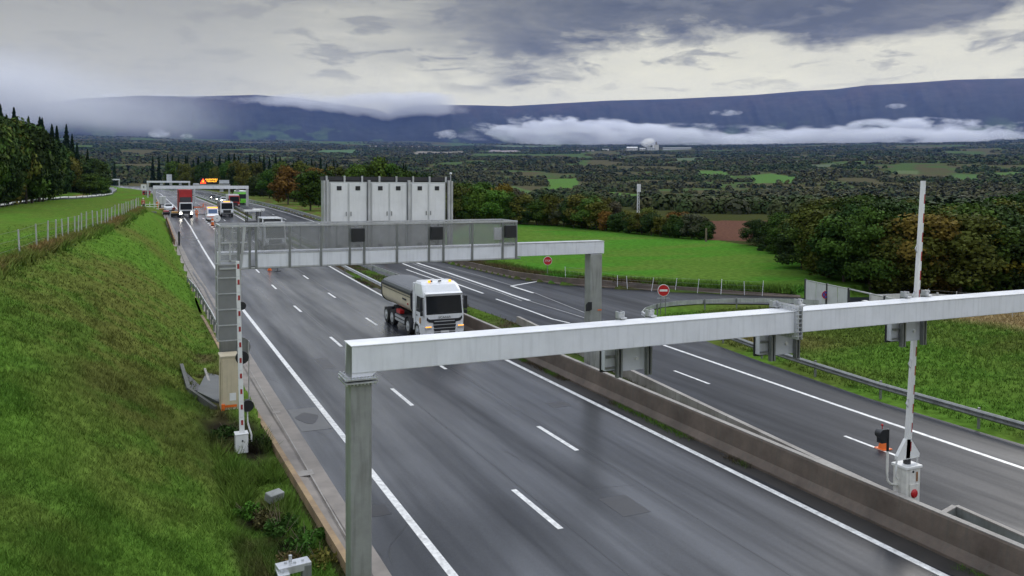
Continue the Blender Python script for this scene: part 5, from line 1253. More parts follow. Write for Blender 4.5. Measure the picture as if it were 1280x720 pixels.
# sign boards near the bend
p = on_y(179.6, 237, 300); sb = empty('work_sign', (p.x, 300, Tz(p.x, 300)), label='white square roadworks board on posts at the far bend', cat='sign'); zz = p.z-sb.location.z
MB().bx(-.85, .85, 0, .08, zz, zz+1.7).build('board', M['white'], sb); MB().bx(-.2, .2, -.02, -.002, zz+.5, zz+1.2).build('symbol', M['galv_dark'], sb)
for s in (-.5, .5): MB().cyl((s, .12, -.2), (s, .12, zz+1.5), .06, n=6).build('post', M['galv'], sb)
y = 300; lorry('works_truck', (on_y(183, 240, y).x, y+2, zr(y)), 'distant red and grey works vehicle beside the white board at the far bend', M['red'], M['galv_dark'], 6, 2.4, 1.0, False, 2.2)
# round white sign and striped drum near the van
y = 147; p0 = on_y(271.3, 273, y); rs_ = empty('round_sign', (p0.x, y, zr(y)), label='white round sign disc on a short post in front of the black nosed truck', cat='road sign'); zz = p0.z-zr(y)
MB().cyl((0, 0, zz), (0, .05, zz), .58, n=28).build('disc', M['white'], rs_); MB().cyl((0, -.006, zz), (0, -.004, zz), .1, n=5).build('mark', M['galv_dark'], rs_); MB().cyl((0, .1, 0), (0, .1, zz+.3), .05, n=8).build('post', M['galv'], rs_); MB().bx(-.4, .4, -.2, .4, 0, .1).build('foot', M['rubber'], rs_)
def drum(loc, label, h=1.1, group=None):
    r = empty('marker_drum', loc, label=label, cat='drum', group=group)
    MB().cyl((0, 0, 0), (0, 0, h), .24, .2, n=14).build('body', M['orange'], r); MB().cyl((0, 0, h*.5), (0, 0, h*.7), .232, .225, n=14).build('band', M['white'], r); MB().box((0, 0, .04), (.6, .6, .08)).build('foot', M['rubber'], r)
    return r
p = on_road(265.7, 282); drum(p, 'orange marker drum with white band at the foot of the round white sign', 1.25)
def cone(p, label, h=.75, group=None):
    r = empty('traffic_cone', p, label=label, cat='cone', group=group)
    MB().bx(-.22, .22, -.22, .22, 0, .05).cyl((0, 0, .05), (0, 0, h), .17, .03, n=14).build('body', M['orange'], r); MB().cyl((0, 0, h*.5), (0, 0, h*.72), .095, .07, n=14).build('band', M['white'], r)
    return r
cone(on_road(337, 338), 'red orange cone on the carriageway just below the mesh walkway', 1.15)
cone(on_road(483, 329), 'red cone standing on the right carriageway between the lane lines', 1.05)
cone(on_road(257, 262), 'small cone on the empty lanes behind the white van', .8)
cone(on_road(254, 258), 'farther small cone on the empty lanes behind the white van', .8)
p = on_road(347, 339); st_ = empty('tripod_stand', p, label='thin dark cross shaped stand beside the cone under the walkway', cat='stand')
MB().cyl((0, 0, 0), (0, 0, 1.2), .03, n=6).build('pole', M['dark'], st_); MB().bx(-.75, .75, -.03, .03, .78, .84).build('crossbar', M['dark'], st_)
MB().bx(-.3, .3, -.25, .25, 0, .05).build('foot', M['rubber'], st_)
a = on_road(244, 268.5); b = on_road(262, 268.3); MB().cyl((a.x, a.y, a.z+.12), (b.x, b.y, b.z+.12), .06, n=6).build('hose', M['dark'], label='long dark hose lying across the lane between red truck and van', cat='hose')
a = on_road(246, 263); bb = empty('barrier_board', (11.2, 190, zr(190)), label='small orange and white barrier board on the empty lane beyond the van', cat='barrier board')
MB().bx(-1.1, 1.1, 0, .04, .75, 1.0).build('board', M['orange'], bb)
for s in (-.9, .9): MB().bx(s-.03, s+.03, -.02, .06, 0, 1.1).build('leg', M['galv'], bb)
# ================================================================== PEOPLE
def person(loc, rz, label, top_m, leg_m, pose='stand', bag=False, hat=None):
    r = empty('person', loc, rz, label=label, cat='person')
    J = {'pel': (0, 0, .95, .135), 'bel': (0, 0, 1.12, .125), 'che': (0, -.01, 1.34, .15), 'nek': (0, -.01, 1.50, .06), 'hed': (0, -.03, 1.66, .095), 'top': (0, -.03, 1.76, .07)}
    sw = {'stand': .0, 'walk': .22, 'bend': .05}[pose]
    for s, n_ in ((-1, 'l'), (1, 'r')):
        J.update({n_+'hip': (s*.10, 0, .88, .095), n_+'kne': (s*.11, -sw*s*.6-.02, .5, .065), n_+'ank': (s*.11, -sw*s, .09, .045), n_+'toe': (s*.12, -sw*s-.16, .04, .04),
                  n_+'sho': (s*.19, 0, 1.43, .065), n_+'elb': (s*.26, .03, 1.15, .045), n_+'wri': (s*.25, -.12+.05*s, .93, .033), n_+'han': (s*.25, -.16+.05*s, .84, .035)})
    if pose == 'bend':
        for k in ('bel', 'che', 'nek', 'hed', 'top', 'lsho', 'rsho', 'lelb', 'relb', 'lwri', 'rwri', 'lhan', 'rhan'):
            x, y_, z, q_ = J[k]; dz = z-.95; J[k] = (x, y_-dz*.55, .95+dz*.82, q_)
    E_ = [('pel', 'bel'), ('bel', 'che'), ('che', 'nek'), ('nek', 'hed'), ('hed', 'top')]
    for n_ in 'lr': E_ += [('pel', n_+'hip'), (n_+'hip', n_+'kne'), (n_+'kne', n_+'ank'), (n_+'ank', n_+'toe'), ('che', n_+'sho'), (n_+'sho', n_+'elb'), (n_+'elb', n_+'wri'), (n_+'wri', n_+'han')]
    def skin(nm, keys, mm, grow=0.0, lim=None):
        ks = list(keys); me = bpy.data.meshes.new(nm); me.from_pydata([J[k][:3] for k in ks], [(ks.index(a), ks.index(b)) for a, b in E_ if a in ks and b in ks], [])
        o = bpy.data.objects.new(nm, me); C.objects.link(o); o.parent = r; me.materials.append(mm)
        o.modifiers.new('skin', 'SKIN')
        bm = bmesh.new(); bm.from_mesh(me); lay = bm.verts.layers.skin.verify(); bm.verts.ensure_lookup_table()
        for i, k in enumerate(ks): bm.verts[i][lay].radius = (J[k][3]+grow, J[k][3]+grow); bm.verts[i][lay].use_root = (i == 0)
        bm.to_mesh(me); bm.free(); o.modifiers.new('sub', 'SUBSURF').levels = 1; o.modifiers['sub'].render_levels = 1
        return o
    skin('body', ['pel', 'bel', 'che', 'nek', 'hed', 'top']+[n_+k for n_ in 'lr' for k in ('hip', 'kne', 'ank', 'toe', 'sho', 'elb', 'wri', 'han')], M['skin'])
    skin('jacket', ['bel', 'che', 'lsho', 'lelb', 'lwri', 'rsho', 'relb', 'rwri'], top_m, .022)
    skin('trousers', ['pel', 'lhip', 'lkne', 'lank', 'rhip', 'rkne', 'rank'], leg_m, .018)
    x, y_, z, q_ = J['top']; MB().sphere((x, y_, z), .115, 12, 8, sq=(1, 1.1, .8)).build('hard_hat', hat or M['white'], r)
    for s in (-1, 1): MB().box((s*.12, -sw*s-.08, .05), (.1, .28, .1)).build('boot', M['rubber'], r, bevel=.02)
    if bag: pass
    return r
py = 150; zt = Tz(.45, 136)
p = on_y(179, 262, 134); person((p.x, 134, Tz(p.x, 134)), .6, 'worker in dark red jacket and dark trousers at the top end of the bank', M['steelred'], M['trousers'], 'walk')
p = on_y(176.3, 263, 133.4); z_ = Tz(p.x, 133.4); m_ = MB(); m_.sphere((p.x, 133.4, z_+.28), .34, 12, 8, sq=(1.1, .8, .9)); m_.cyl((p.x, 133.4, z_+.5), (p.x+.1, 133.4, z_+.72), .07, .1, n=8); m_.build('sack', M['white'], label='white sack lying at the feet of the worker on the bank', cat='sack')
p = on_y(197.3, 258, 196); person((p.x, 196, zr(196)+.3), 0, 'worker in full orange hi-vis clothing beside the portal post', M['hiviz'], M['hiviz'])
MB().bx(p.x-.9, p.x+1.6, 195.2, 197.4, zr(196)-.2, zr(196)+.3).build('work_platform', M['yellow'], label='low ochre work platform under the orange worker', cat='platform')
p = on_y(244, 271.5, 168.6); person((9.85, 168.6, zr(168.6)), 0, 'worker in orange hi-vis jacket standing at the right front corner of the red truck', M['hiviz'], M['hiviz'])
p = on_road(216.3, 267); person((p.x, p.y-3, zr(p.y-3)), .3, 'worker in dark red bending over by the gutter left of the red truck', M['steelred'], M['trousers'], 'bend')
# ================================================================== SIGNS ON THE RIGHT
def rsign(px, py, base, label, kind):
    q0 = on_z(px, py, 0); return q0
def round_sign(x, y, zc, r_, label, kind, hpost=None, pair=False):
    g = empty('road_sign', (x, y, 0), label=label, cat='road sign'); yaw = math.atan2(x, y)
    g.rotation_euler = (0, 0, -yaw*.5)
    MB().cyl((0, -.015, zc), (0, .015, zc), r_, n=32).build('disc', M['galv'], g)
    MB().cyl((0, -.024, zc), (0, -.016, zc), r_*.97, n=32).build('rim', M['white'], g)
    if kind == 'blue':
        MB().cyl((0, -.030, zc), (0, -.025, zc), r_*.95, n=32).build('ring', M['redlens'], g)
        MB().cyl((0, -.036, zc), (0, -.031, zc), r_*.76, n=32).build('face', M['blue'], g)
        for s in (-1, 1): MB().box((0, -.040, zc), (r_*1.5, .005, r_*.2), ry=s*PI/4).build('bar', M['redlens'], g)
    else:
        MB().cyl((0, -.032, zc), (0, -.025, zc), r_*.90, n=32).build('face', mat('sign_red', (.50, .015, .02), .35), g)
        if kind == 'bar': MB().box((0, -.037, zc), (r_*1.3, .006, r_*.32)).build('bar', M['white'], g)
        else: text_mesh('lettering', 'STOP', r_*.62, M['white'], g, (0, -.037, zc), (PI/2, 0, 0), sx=.85)
    for s in ((-.18, .18) if pair else (0,)): MB().cyl((s, .06, -.3), (s, .06, zc+r_*.5), .03, n=8).build('post', M['galv_dark'], g)
    if pair: MB().box((0, .03, zc-r_-.12), (.9, .03, .05)).build('bracket', M['galv'], g)
    return g
p = on_z(829, 392, 0); c = on_y(829, 363, p.y); round_sign(p.x, p.y, c.z, .44, 'red no-entry sign with a white bar on two posts inside the curved guardrail', 'bar', pair=True)
zz = .45; p = on_z(684.5, 346, zz); c = on_y(684.5, 326, p.y); round_sign(p.x, p.y, c.z, .42, 'round red stop sign with a pale rim at the edge of the bright field', 'stop')
# ================================================================== FENCES ON THE RIGHT
pf_ = empty('panel_fence', (0, 0, 0), label='grey metal panel fence with a blue no-stopping sign by the slip road', cat='fence')
tops = [(1007, 350), (1034, 355.5), (1061, 361), (1106, 371), (1150, 381)]; hts = 2.0
P_ = [on_z(px, py, hts) for px, py in tops]
for i, (a, b) in enumerate(zip(P_[:-1], P_[1:])):
    d = b-a; L_ = d.length; ang = math.atan2(d.y, d.x); mid = (a+b)/2
    if i == 2:
        m_ = MB(); m_.box((mid.x, mid.y, 1.97), (L_, .06, .06), rz=ang); m_.box((mid.x, mid.y, .9), (.5, .3, 1.1), rz=ang); m_.build('gate_frame', M['galv'], pf_)
        m_ = MB(); m_.cyl((a.x, a.y, .3), (b.x, b.y, 1.9), .03, n=6); m_.build('brace', M['galv'], pf_)
    else:
        n = max(2, int(L_/1.3))
        for k in range(n):
            c = a+d*((k+.5)/n); m_ = MB(); m_.box((c.x, c.y, 1.0), (L_/n-.1, .04, 1.9), rz=ang); m_.build('panel', M['cabinet'], pf_)
    m_ = MB(); m_.box((mid.x, mid.y, 2.0), (L_, .08, .05), rz=ang); m_.build('top_rail', M['galv'], pf_)
for a in P_: MB().bx(a.x-.06, a.x+.06, a.y-.06, a.y+.06, -.3, 2.08).build('post', M['dark'], pf_)
d = (P_[1]-P_[0]).normalized(); c = on_y(1031, 368, P_[1].y-.1); t = P_[0].lerp(P_[1], .93)
ns = round_sign(t.x-.12, t.y-.16, on_y(1031, 368, t.y).z, .32, 'blue and red no-stopping disc fixed to the grey panel fence', 'blue')
pf2 = empty('low_fence', (0, 0, 0), label='low pale fence running along the foot of the dark wood on the right', cat='fence')
tp_ = [on_z(1088, 368, 1.2), on_z(1130, 366.5, 1.2), on_z(1172, 367, 1.2), on_z(1230, 371, 1.2)]
for a, b in zip(tp_[:-1], tp_[1:]):
    d = b-a; mid = (a+b)/2; MB().box((mid.x, mid.y, .75), (d.length-.08, .05, .85), rz=math.atan2(d.y, d.x)).build('panel', M['cabinet'], pf2)
    MB().bx(a.x-.05, a.x+.05, a.y-.05, a.y+.05, -.3, 1.3).build('post', M['galv'], pf2)
def wire_fence(P, hgt, label, post_m, name='wire_fence', group=None, wires=4, rad=.035, grounds=None, lean=.0):
    r = empty(name, (0, 0, 0), label=label, cat='fence', group=group); G = []
    for i, (x, y) in enumerate(P):
        z = Tz(x, y) if grounds is None else grounds[i]; G.append((x, y, z))
        if i < 100:
            dx = random.uniform(-lean, lean); dy = random.uniform(-lean, lean)
            MB().cyl((x, y, z-.3), (x+dx, y+dy, z+hgt*random.uniform(.94, 1.05)), rad, n=6).build('post', post_m, r)
    m_ = MB()
    for k in range(wires):
        h = hgt*(.15+.8*k/(wires-1))
        for a, b in zip(G[:-1], G[1:]): m_.cyl((a[0], a[1], a[2]+h), (b[0], b[1], b[2]+h), .008, n=3, cap=False)
    m_.build('wires', M['galv_dark'], r); return r
Pb = [on_z(1160+i*35, 392+i*6, 0) for i in range(5)]
wire_fence([(p.x, p.y) for p in Pb], 1.5, 'thin post and wire fence in front of tall dry grass at the right edge', M['galv'], rad=.03)
lf = [(10, 325), (18, 317), (28, 312), (36, 308), (44, 304.5), (53, 302), (60, 299), (66, 297.5), (72, 296), (77, 294), (83, 291), (88, 289), (93, 287.5), (98, 286), (104, 284), (109, 281.5), (115, 279), (120, 276.5), (125, 274), (130, 272.5), (135, 271), (139, 269.5), (143, 268), (147, 266.5), (151, 265), (155, 264), (159, 262.5), (163, 261.5), (167, 260.5), (171, 259.7), (174, 259.2)]
lp = [on_z(px, py, 5.0) for px, py in lf]; lp = [p for p in lp if p.y < 133]
near = [(-6.9+.02*i*0, 47.0-3.6*k) for k, i in enumerate(range(3))]
xcf = lambda y: float(np.interp(y, [0, 45, 67, 82, 131, 150], [-9.4, -6.1, -4.1, -2.4, 0.4, .6]))-.5
ysf = [38, 42]+[p.y for p in lp]
wire_fence([(xcf(y), y) for y in ysf], 1.75, 'row of pale posts with wire along the top of the grass bank', M['galv'], rad=.046, lean=.08)
wire_fence([(41+.4*i, 150+5*i) for i in range(12)], 1.5, 'grey post and wire fence at the foot of the wood behind the right carriageway', M['galv'], rad=.05)
fx = [on_z(px, py, .4) for px, py in ((705, 350), (733, 353), (770, 356), (783, 357), (812, 359), (842, 360), (870, 361.5), (900, 363), (930, 364), (952, 365))]
wire_fence([(p.x+.4, p.y+.4) for p in fx], 1.3, 'faint thin post and wire fence along the near edge of the bright green field', M['galv_pale'], rad=.025, lean=.25)
# service road and its white guardrail
SV = [on_z(*p, 4.0) for p in ((0, 259.5), (22, 256), (47, 252.3), (75, 250), (100, 248.8), (120, 247.4), (133, 246), (141, 244.5))]
sv = [(p.x, p.y) for p in SV]; sv = [(-26.5, 150)]+sv+[(-8.6, 320), (-8.2, 345), (-9.0, 380)]
guardrail(sv, 4, 'white guardrail winding along the service road below the wood', -1, .75, M['galv_pale'], ground=lambda x, y: Tz(x, y), posts=60)
cl_ = [(x-3.2+(.0 if y < 300 else .3), y+1.0) for x, y in sv]+[(-13.5, 420), (-17, 520)]
vs_ = []; 
for i, p in enumerate(cl_):
    a = cl_[max(i-1, 0)]; b = cl_[min(i+1, len(cl_)-1)]; d = Vector((b[0]-a[0], b[1]-a[1], 0)).normalized(); n_ = Vector((-d.y, d.x, 0))*2.6
    for s in (-1, 1): x = p[0]+n_.x*s; y = p[1]+n_.y*s; vs_.append((x, y, Tz(p[0], p[1])+.12))
MB().add(vs_, [(2*i, 2*i+1, 2*i+3, 2*i+2) for i in range(len(cl_)-1)]).build('service_road', M['asphalt'], kind='structure')
# track beside the field
a = on_z(872, 302.5, .5); b = on_z(905, 304, .5); c = on_z(960, 316, .5)
MB().add([(a.x, a.y, .52), (b.x, b.y, .52), (c.x, c.y, .52), (c.x+1, c.y+4, .52), (b.x+1, b.y+4, .52), (a.x+1, a.y+4, .52)], [(0, 1, 4, 5), (1, 2, 3, 4)]).build('farm_track', M['concrete_grey'], kind='structure')
p = on_z(882.5, 304, .4); MB().cyl((p.x, p.y, 0), (p.x, p.y, 2.6), .16, .13, n=8).build('wooden_post', M['wood'], label='dark wooden post at the corner of the green field by the track', cat='post')
# telecom mast
MY = 168.0; b = on_y(797, 276, MY); t = on_y(797, 230, MY); ms = empty('lattice_mast', (b.x, MY, Tz(b.x, MY)), label='slim pale lattice mast with antennas rising from the hedge trees', cat='mast'); hh = t.z-Tz(b.x, MY)
for s in ((-.3, -.3), (.3, -.3), (0, .3)): MB().cyl((s[0], s[1], -.5), (s[0]*.7, s[1]*.7, hh-.3), .045, n=6).build('leg', M['galv_pale'], ms)
m_ = MB(); k = 0; z = 0
while z < hh-1: s = 1-.3*z/hh; m_.cyl((-.3*s, -.3*s, z), (.3*s, -.3*s, z+.8), .022, n=4); m_.cyl((.3*s, -.3*s, z), (0, .3*s, z+.8), .022, n=4); m_.cyl((.3*s, -.3*s, z+.8), (-.3*s, -.3*s, z+.8), .022, n=4); z += .8
m_.build('lattice', M['galv_pale'], ms)
m_ = MB(); [m_.bx(x-.12, x+.12, -.5, -.3, hh-1.9, hh) for x in (-.35, 0, .35)]; m_.build('antenna', M['galv_pale'], ms)
# ================================================================== VEGETATION
def quads(P, size, nrm=None, g=rng, aspect=1.0, jit=.55):
    n = len(P)
    if nrm is None: N_ = g.normal(size=(n, 3))
    else: N_ = nrm/np.maximum(1e-6, np.linalg.norm(nrm, axis=1))[:, None]+g.normal(size=(n, 3))*jit
    N_ /= np.linalg.norm(N_, axis=1)[:, None]
    a = g.normal(size=(n, 3)); a -= (a*N_).sum(1)[:, None]*N_; a /= np.linalg.norm(a, axis=1)[:, None]
    b = np.cross(N_, a)
    size = np.broadcast_to(size, (n,))[:, None]
    a = a*size/2; b = b*size/2*aspect
    V = np.stack([P-a-b, P+a-b*.6, P+a*.7+b, P-a*.8+b*.8], 1).reshape(-1, 3)
    Fq = np.arange(4*n).reshape(-1, 4); return V, Fq
def ball(n, g=rng, p=.42):
    d = g.normal(size=(n, 3)); d /= np.linalg.norm(d, axis=1)[:, None]; return d*(g.random(n)**p)[:, None]
def broadleaf(seed, n=4600, h=10.0, wide=.36, leaf=.40, bare=0.0):
    g = np.random.default_rng(seed); lobes = []
    nl = 20
    for i in range(nl):
        z = g.uniform(.16, .90); rad = wide*h*math.sin(PI*np.clip((z+.10)/1.18, 0, 1))**.7
        t = g.uniform(0, 2*PI); q_ = rad*g.uniform(.35, .85); lobes.append((q_*math.cos(t), q_*math.sin(t), z*h, g.uniform(.10, .19)*h))
    lobes.append((0, 0, h*.86, .12*h)); lobes.append((0, 0, h*.5, .26*h))
    lb = np.array(lobes); wts = lb[:, 3]**2; wts /= wts.sum(); ch = g.choice(len(lb), n, p=wts)
    bd = ball(n, g, .36); P = lb[ch, :3]+bd*lb[ch, 3][:, None]*np.array([1.1, 1.1, .85])
    P += g.normal(size=P.shape)*.12
    keep = P[:, 2] > .03*h; P = P[keep]; ch = ch[keep]; bd = bd[keep]
    cn = (P-np.array([0, 0, h*.5]))/(h*.4)
    V, Fq = quads(P, leaf*g.uniform(.6, 1.35, len(P)), nrm=bd*1.2+cn*.6, g=g)
    lv = g.uniform(.75, 1.3, len(lb)); var = lv[ch]*g.uniform(.6, 1.4, len(P))
    return V, Fq, var
def conifer(seed, n=2600, h=10.0, wide=.19):
    g = np.random.default_rng(seed); z = g.random(n)**.8; lay = np.floor(z*16)/16; fr_ = (z-lay)*16
    rad = wide*h*(1-z)**.85*(1.0-.45*fr_)*g.uniform(.75, 1.12, n)+.05
    bt = g.integers(0, 9, n)*2*PI/9+lay*7+g.normal(size=n)*.22; q_ = rad*g.random(n)**.45
    P = np.stack([q_*np.cos(bt), q_*np.sin(bt), np.maximum(.2, .03*h+z*h*.97-q_*.28)], 1)
    V, Fq = quads(P, .34*g.uniform(.6, 1.3, n)*(1.15-.6*z), g=g); return V, Fq, g.uniform(.6, 1.45, n)
def trunk_mesh(h=10.0, seed=0, con=False):
    g = np.random.default_rng(seed+50); mb = MB()
    if con: mb.cyl((0, 0, -.4), (0, 0, h*.92), .14, .03, n=7)
    else:
        mb.tube([(0, 0, -.4), (.05, .02, h*.25), (-.06, .08, h*.5), (0, 0, h*.8)], [.20, .16, .10, .03], 7)
        for i in range(7):
            z = g.uniform(.22, .6)*h; t = g.uniform(0, 2*PI); L_ = g.uniform(.12, .24)*h
            mb.tube([(0, 0, z), (math.cos(t)*L_*.5, math.sin(t)*L_*.5, z+L_*.4), (math.cos(t)*L_, math.sin(t)*L_, z+L_*.95)], [.08, .05, .02], 5)
    return mb
PROTO = []
specs = [('broad', 1, .34), ('broad', 2, .42), ('broad', 3, .30), ('broad', 4, .38), ('broad', 5, .26), ('con', 1, .23), ('con', 2, .27), ('con', 3, .20)]
meshes = []
for kind, sd, wd_ in specs:
    V, Fq, var = broadleaf(sd, wide=wd_) if kind == 'broad' else conifer(sd, wide=wd_)
    cr = mesh_np('crown', V, Fq, M['leaf'], attrs=[('var', 'FACE', 'FLOAT', var)]); tr_ = trunk_mesh(seed=sd, con=kind == 'con').build('trunk', M['bark'])
    meshes.append((cr.data, tr_.data)); bpy.data.objects.remove(cr); bpy.data.objects.remove(tr_)
# dense full-resolution variants for the wood close at hand
dense = []
for sd, wd_ in ((11, .40), (12, .34), (13, .46)):
    V, Fq, var = broadleaf(sd, n=9000, wide=wd_, leaf=.27)
    cr = mesh_np('crown', V, Fq, M['leaf'], attrs=[('var', 'FACE', 'FLOAT', var)]); tr_ = trunk_mesh(seed=sd).build('trunk', M['bark'])
    dense.append((cr.data, tr_.data)); bpy.data.objects.remove(cr); bpy.data.objects.remove(tr_)
PAL = {'dark': ((0.0378, 0.0648, 0.0189), 'dark green'), 'green': ((0.0567, 0.0999, 0.0189), 'mid green'), 'olive': ((0.0945, 0.0999, 0.0216), 'olive green'), 'yellow': ((0.1823, 0.1485, 0.0189), 'yellow turning'),
       'rust': ((0.1620, 0.1013, 0.0243), 'rusty brown'), 'grey': ((0.0837, 0.0810, 0.0459), 'greyish half bare'), 'pine': ((0.0189, 0.0378, 0.0189), 'blackish green'), 'bright': ((0.0810, 0.1418, 0.0216), 'fresh green')}
def tree(x, y, h, kind, colk, where, grp, wide=1.0, z=None, pool=None):
    pool = pool or meshes
    idx = random.choice([i for i, s in enumerate(specs) if s[0] == kind]) if pool is meshes else random.randrange(len(pool))
    cr, tr_ = pool[idx]; s = h/10.0; nm = 'conifer' if kind == 'con' else 'broadleaf_tree'
    col, word = PAL[colk]; r = empty(nm, (x, y, (Tz(x, y) if z is None else z)-.15), random.uniform(0, 6.28), label='%s %s %s' % (word, 'conifer' if kind == 'con' else 'broadleaf tree', where), cat='tree', group=grp)
    r.scale = (s*wide*random.uniform(.9, 1.15), s*wide*random.uniform(.9, 1.15), s)
    c = bpy.data.objects.new('crown', cr); t = bpy.data.objects.new('trunk', tr_)
    for o in (c, t): C.objects.link(o); o.parent = r
    j = random.uniform(.8, 1.2)*(.82 if pool is dense else .9); c.color = (col[0]*j*random.uniform(.88, 1.12), col[1]*j*random.uniform(.9, 1.1), col[2]*j, 1)
    return r
random.seed(21)
def pick(d):
    k = list(d); return random.choices(k, [d[i] for i in k])[0]
# A: wood on the left hill; top outline in pixels
TOPA = [(-80, 130), (0, 146), (18, 144), (30, 152), (45, 158), (60, 170), (75, 178), (90, 186), (105, 190), (122, 196), (133, 206), (140, 226)]
BASEA = [(-80, 262), (0, 252), (30, 249), (60, 247), (85, 236), (110, 237), (135, 237)]
def place_px(px, basey, topy, zg, **k):
    """tree standing where the sight line over (px, basey) meets the ground"""
n_ = 0
for row, (dmin, cnt) in enumerate(((0, 24), (14, 24), (30, 22), (48, 14))):
    for i in range(cnt):
        px = -60+(190 if row < 3 else 150)*(i+random.uniform(.2, .8))/cnt
        by = float(np.interp(px, [p[0] for p in BASEA], [p[1] for p in BASEA])); base = on_z(px, by, 5.0)
        D = math.hypot(base.x, base.y); D = min(D, 330); D2 = D+dmin+random.uniform(-3, 5)
        r_ = ray(px, by); kk = D2/math.hypot(r_.x, r_.y); x, y = r_.x*kk, r_.y*kk; zg = Tz(x, y)
        ty = float(np.interp(px, [p[0] for p in TOPA], [p[1] for p in TOPA]))+random.uniform(0, 12 if row else 22)
        rt_ = ray(px, ty); zt_ = H+rt_.z*D2/math.hypot(rt_.x, rt_.y); h = max(5.5, zt_-zg)
        tree(x, y, h, 'broad', pick({'dark': 5, 'green': 4, 'olive': .9}), 'in the wood on the left hill', 'trees of the left wood', wide=max(.75, min(1.0, 11/h)))
for px, ty in ((2, 130), (19, 134), (37, 145), (51, 146), (54, 147), (66, 155), (72, 157), (84, 155), (91, 167), (-20, 134), (97, 178), (110, 186)):
    r_ = ray(px, 240); D2 = 268+random.uniform(-8, 15)+max(0, px)*.75; kk = D2/math.hypot(r_.x, r_.y); x, y = r_.x*kk, r_.y*kk
    rt_ = ray(px, ty); h = H+rt_.z*D2/math.hypot(rt_.x, rt_.y)-Tz(x, y); tree(x, y, h, 'con', 'pine', 'rising above the left wood', 'conifers of the left wood', wide=.62)
# low trees and bushes at the wood edge by the service road
for px, py, hh_ in ((112, 238, 7), (120, 240, 5.5), (104, 239, 6), (128, 238, 6)):
    r_ = ray(px, py); D2 = 300; kk = D2/math.hypot(r_.x, r_.y); tree(r_.x*kk, r_.y*kk, hh_, 'broad', 'green', 'at the tip of the left wood by the road bend', 'edge trees by the road bend', wide=1.25)
# B: woods beyond and right of the road
TOPB = [(120, 214), (150, 208), (180, 203), (215, 196), (250, 199), (285, 197), (330, 198), (360, 200), (400, 202), (430, 206), (470, 207), (520, 212), (560, 222), (600, 235)]
def woodB(px, D2, ty, kind, ck, where, grp, **k):
    r_ = ray(px, 240); kk = D2/math.hypot(r_.x, r_.y); x, y = r_.x*kk, r_.y*kk; rt_ = ray(px, ty)
    u = x-shift(y)
    if -4 < u < 33.5 and y < 650: return
    h = max(4.0, H+rt_.z*D2/math.hypot(rt_.x, rt_.y)-Tz(x, y)); h = min(h, 26)
    tree(x, y, h, kind, ck, where, grp, wide=k.get('wide', max(.7, min(1.1, 10/h))))
for i in range(70):
    px = 150+440*(i+random.random())/70; D = float(np.interp(px, [150, 250, 330, 400, 590], [560, 400, 290, 205, 172]))+random.uniform(0, 26)
    ty = float(np.interp(px, [p[0] for p in TOPB], [p[1] for p in TOPB]))+random.uniform(6, 30)
    woodB(px, D, ty, 'broad', pick({'green': 2.5, 'olive': 3, 'rust': .7, 'dark': 2.5, 'yellow': .6, 'grey': 1.6}), 'in the autumn wood right of the motorway', 'trees of the roadside wood')
for i in range(42):
    px = 135+430*(i+random.random())/42; D = float(np.interp(px, [135, 250, 330, 400, 590], [600, 460, 350, 250, 205]))+random.uniform(0, 40)
    ty = float(np.interp(px, [p[0] for p in TOPB], [p[1] for p in TOPB]))+random.uniform(0, 9)
    woodB(px, D, ty, 'broad', pick({'green': 2.5, 'olive': 3, 'rust': .5, 'dark': 3, 'grey': 1}), 'at the back of the roadside wood', 'back trees of the roadside wood')
for i in range(46):
    px = 140+330*(i+random.random())/46 if i < 40 else 470+60*random.random(); D = float(np.interp(px, [135, 250, 330, 400, 590], [640, 500, 400, 330, 260]))+random.uniform(0, 30)
    ty = float(np.interp(px, [p[0] for p in TOPB], [p[1] for p in TOPB]))-random.uniform(1, 9)+2
    woodB(px, D, ty, 'con', 'pine', 'in the dark row behind the roadside wood', 'conifers behind the roadside wood', wide=.62)
for px, D, ty, ck in ((396, 176, 213, 'dark'), (388, 186, 210, 'green'), (470, 215, 197, 'bright'), (450, 215, 202, 'bright'), (440, 220, 206, 'bright'), (490, 215, 203, 'green'), (505, 212, 208, 'green'), (340, 235, 212, 'yellow'), (318, 250, 212, 'yellow'), (360, 215, 207, 'rust')):
    woodB(px, D, ty, 'broad', ck, 'standing out of the roadside wood above the cabinets', 'tall trees of the roadside wood')
# C: hedge line behind the green field
TOPC = [(560, 240), (580, 236), (600, 236), (615, 238), (640, 241), (660, 252), (690, 247), (720, 246), (745, 250), (770, 262), (800, 262), (835, 271), (860, 268), (885, 276)]
for row in range(2):
    for i in range(34):
        px = 556+332*(i+random.uniform(.2, .8))/34; by = float(np.interp(px, [560, 700, 850, 886], [283, 286, 300, 302])); b_ = on_z(px, by-row*3, .4)
        ty = float(np.interp(px, [p[0] for p in TOPC], [p[1] for p in TOPC]))+random.uniform(-2, 10)-row*5
        r_ = ray(px, ty); D = math.hypot(b_.x, b_.y); h = H+r_.z*D/math.hypot(r_.x, r_.y)-.4
        ck = 'bright' if 585 < px < 630 and row == 0 else pick({'green': 3, 'olive': 3.5, 'rust': 1, 'yellow': 1.3, 'dark': 1.8, 'grey': 1.2})
        tree(b_.x, b_.y, h, 'broad', ck, 'in the hedge line behind the bright field', 'trees of the field hedge', wide=max(.75, min(1.25, 8/h)))
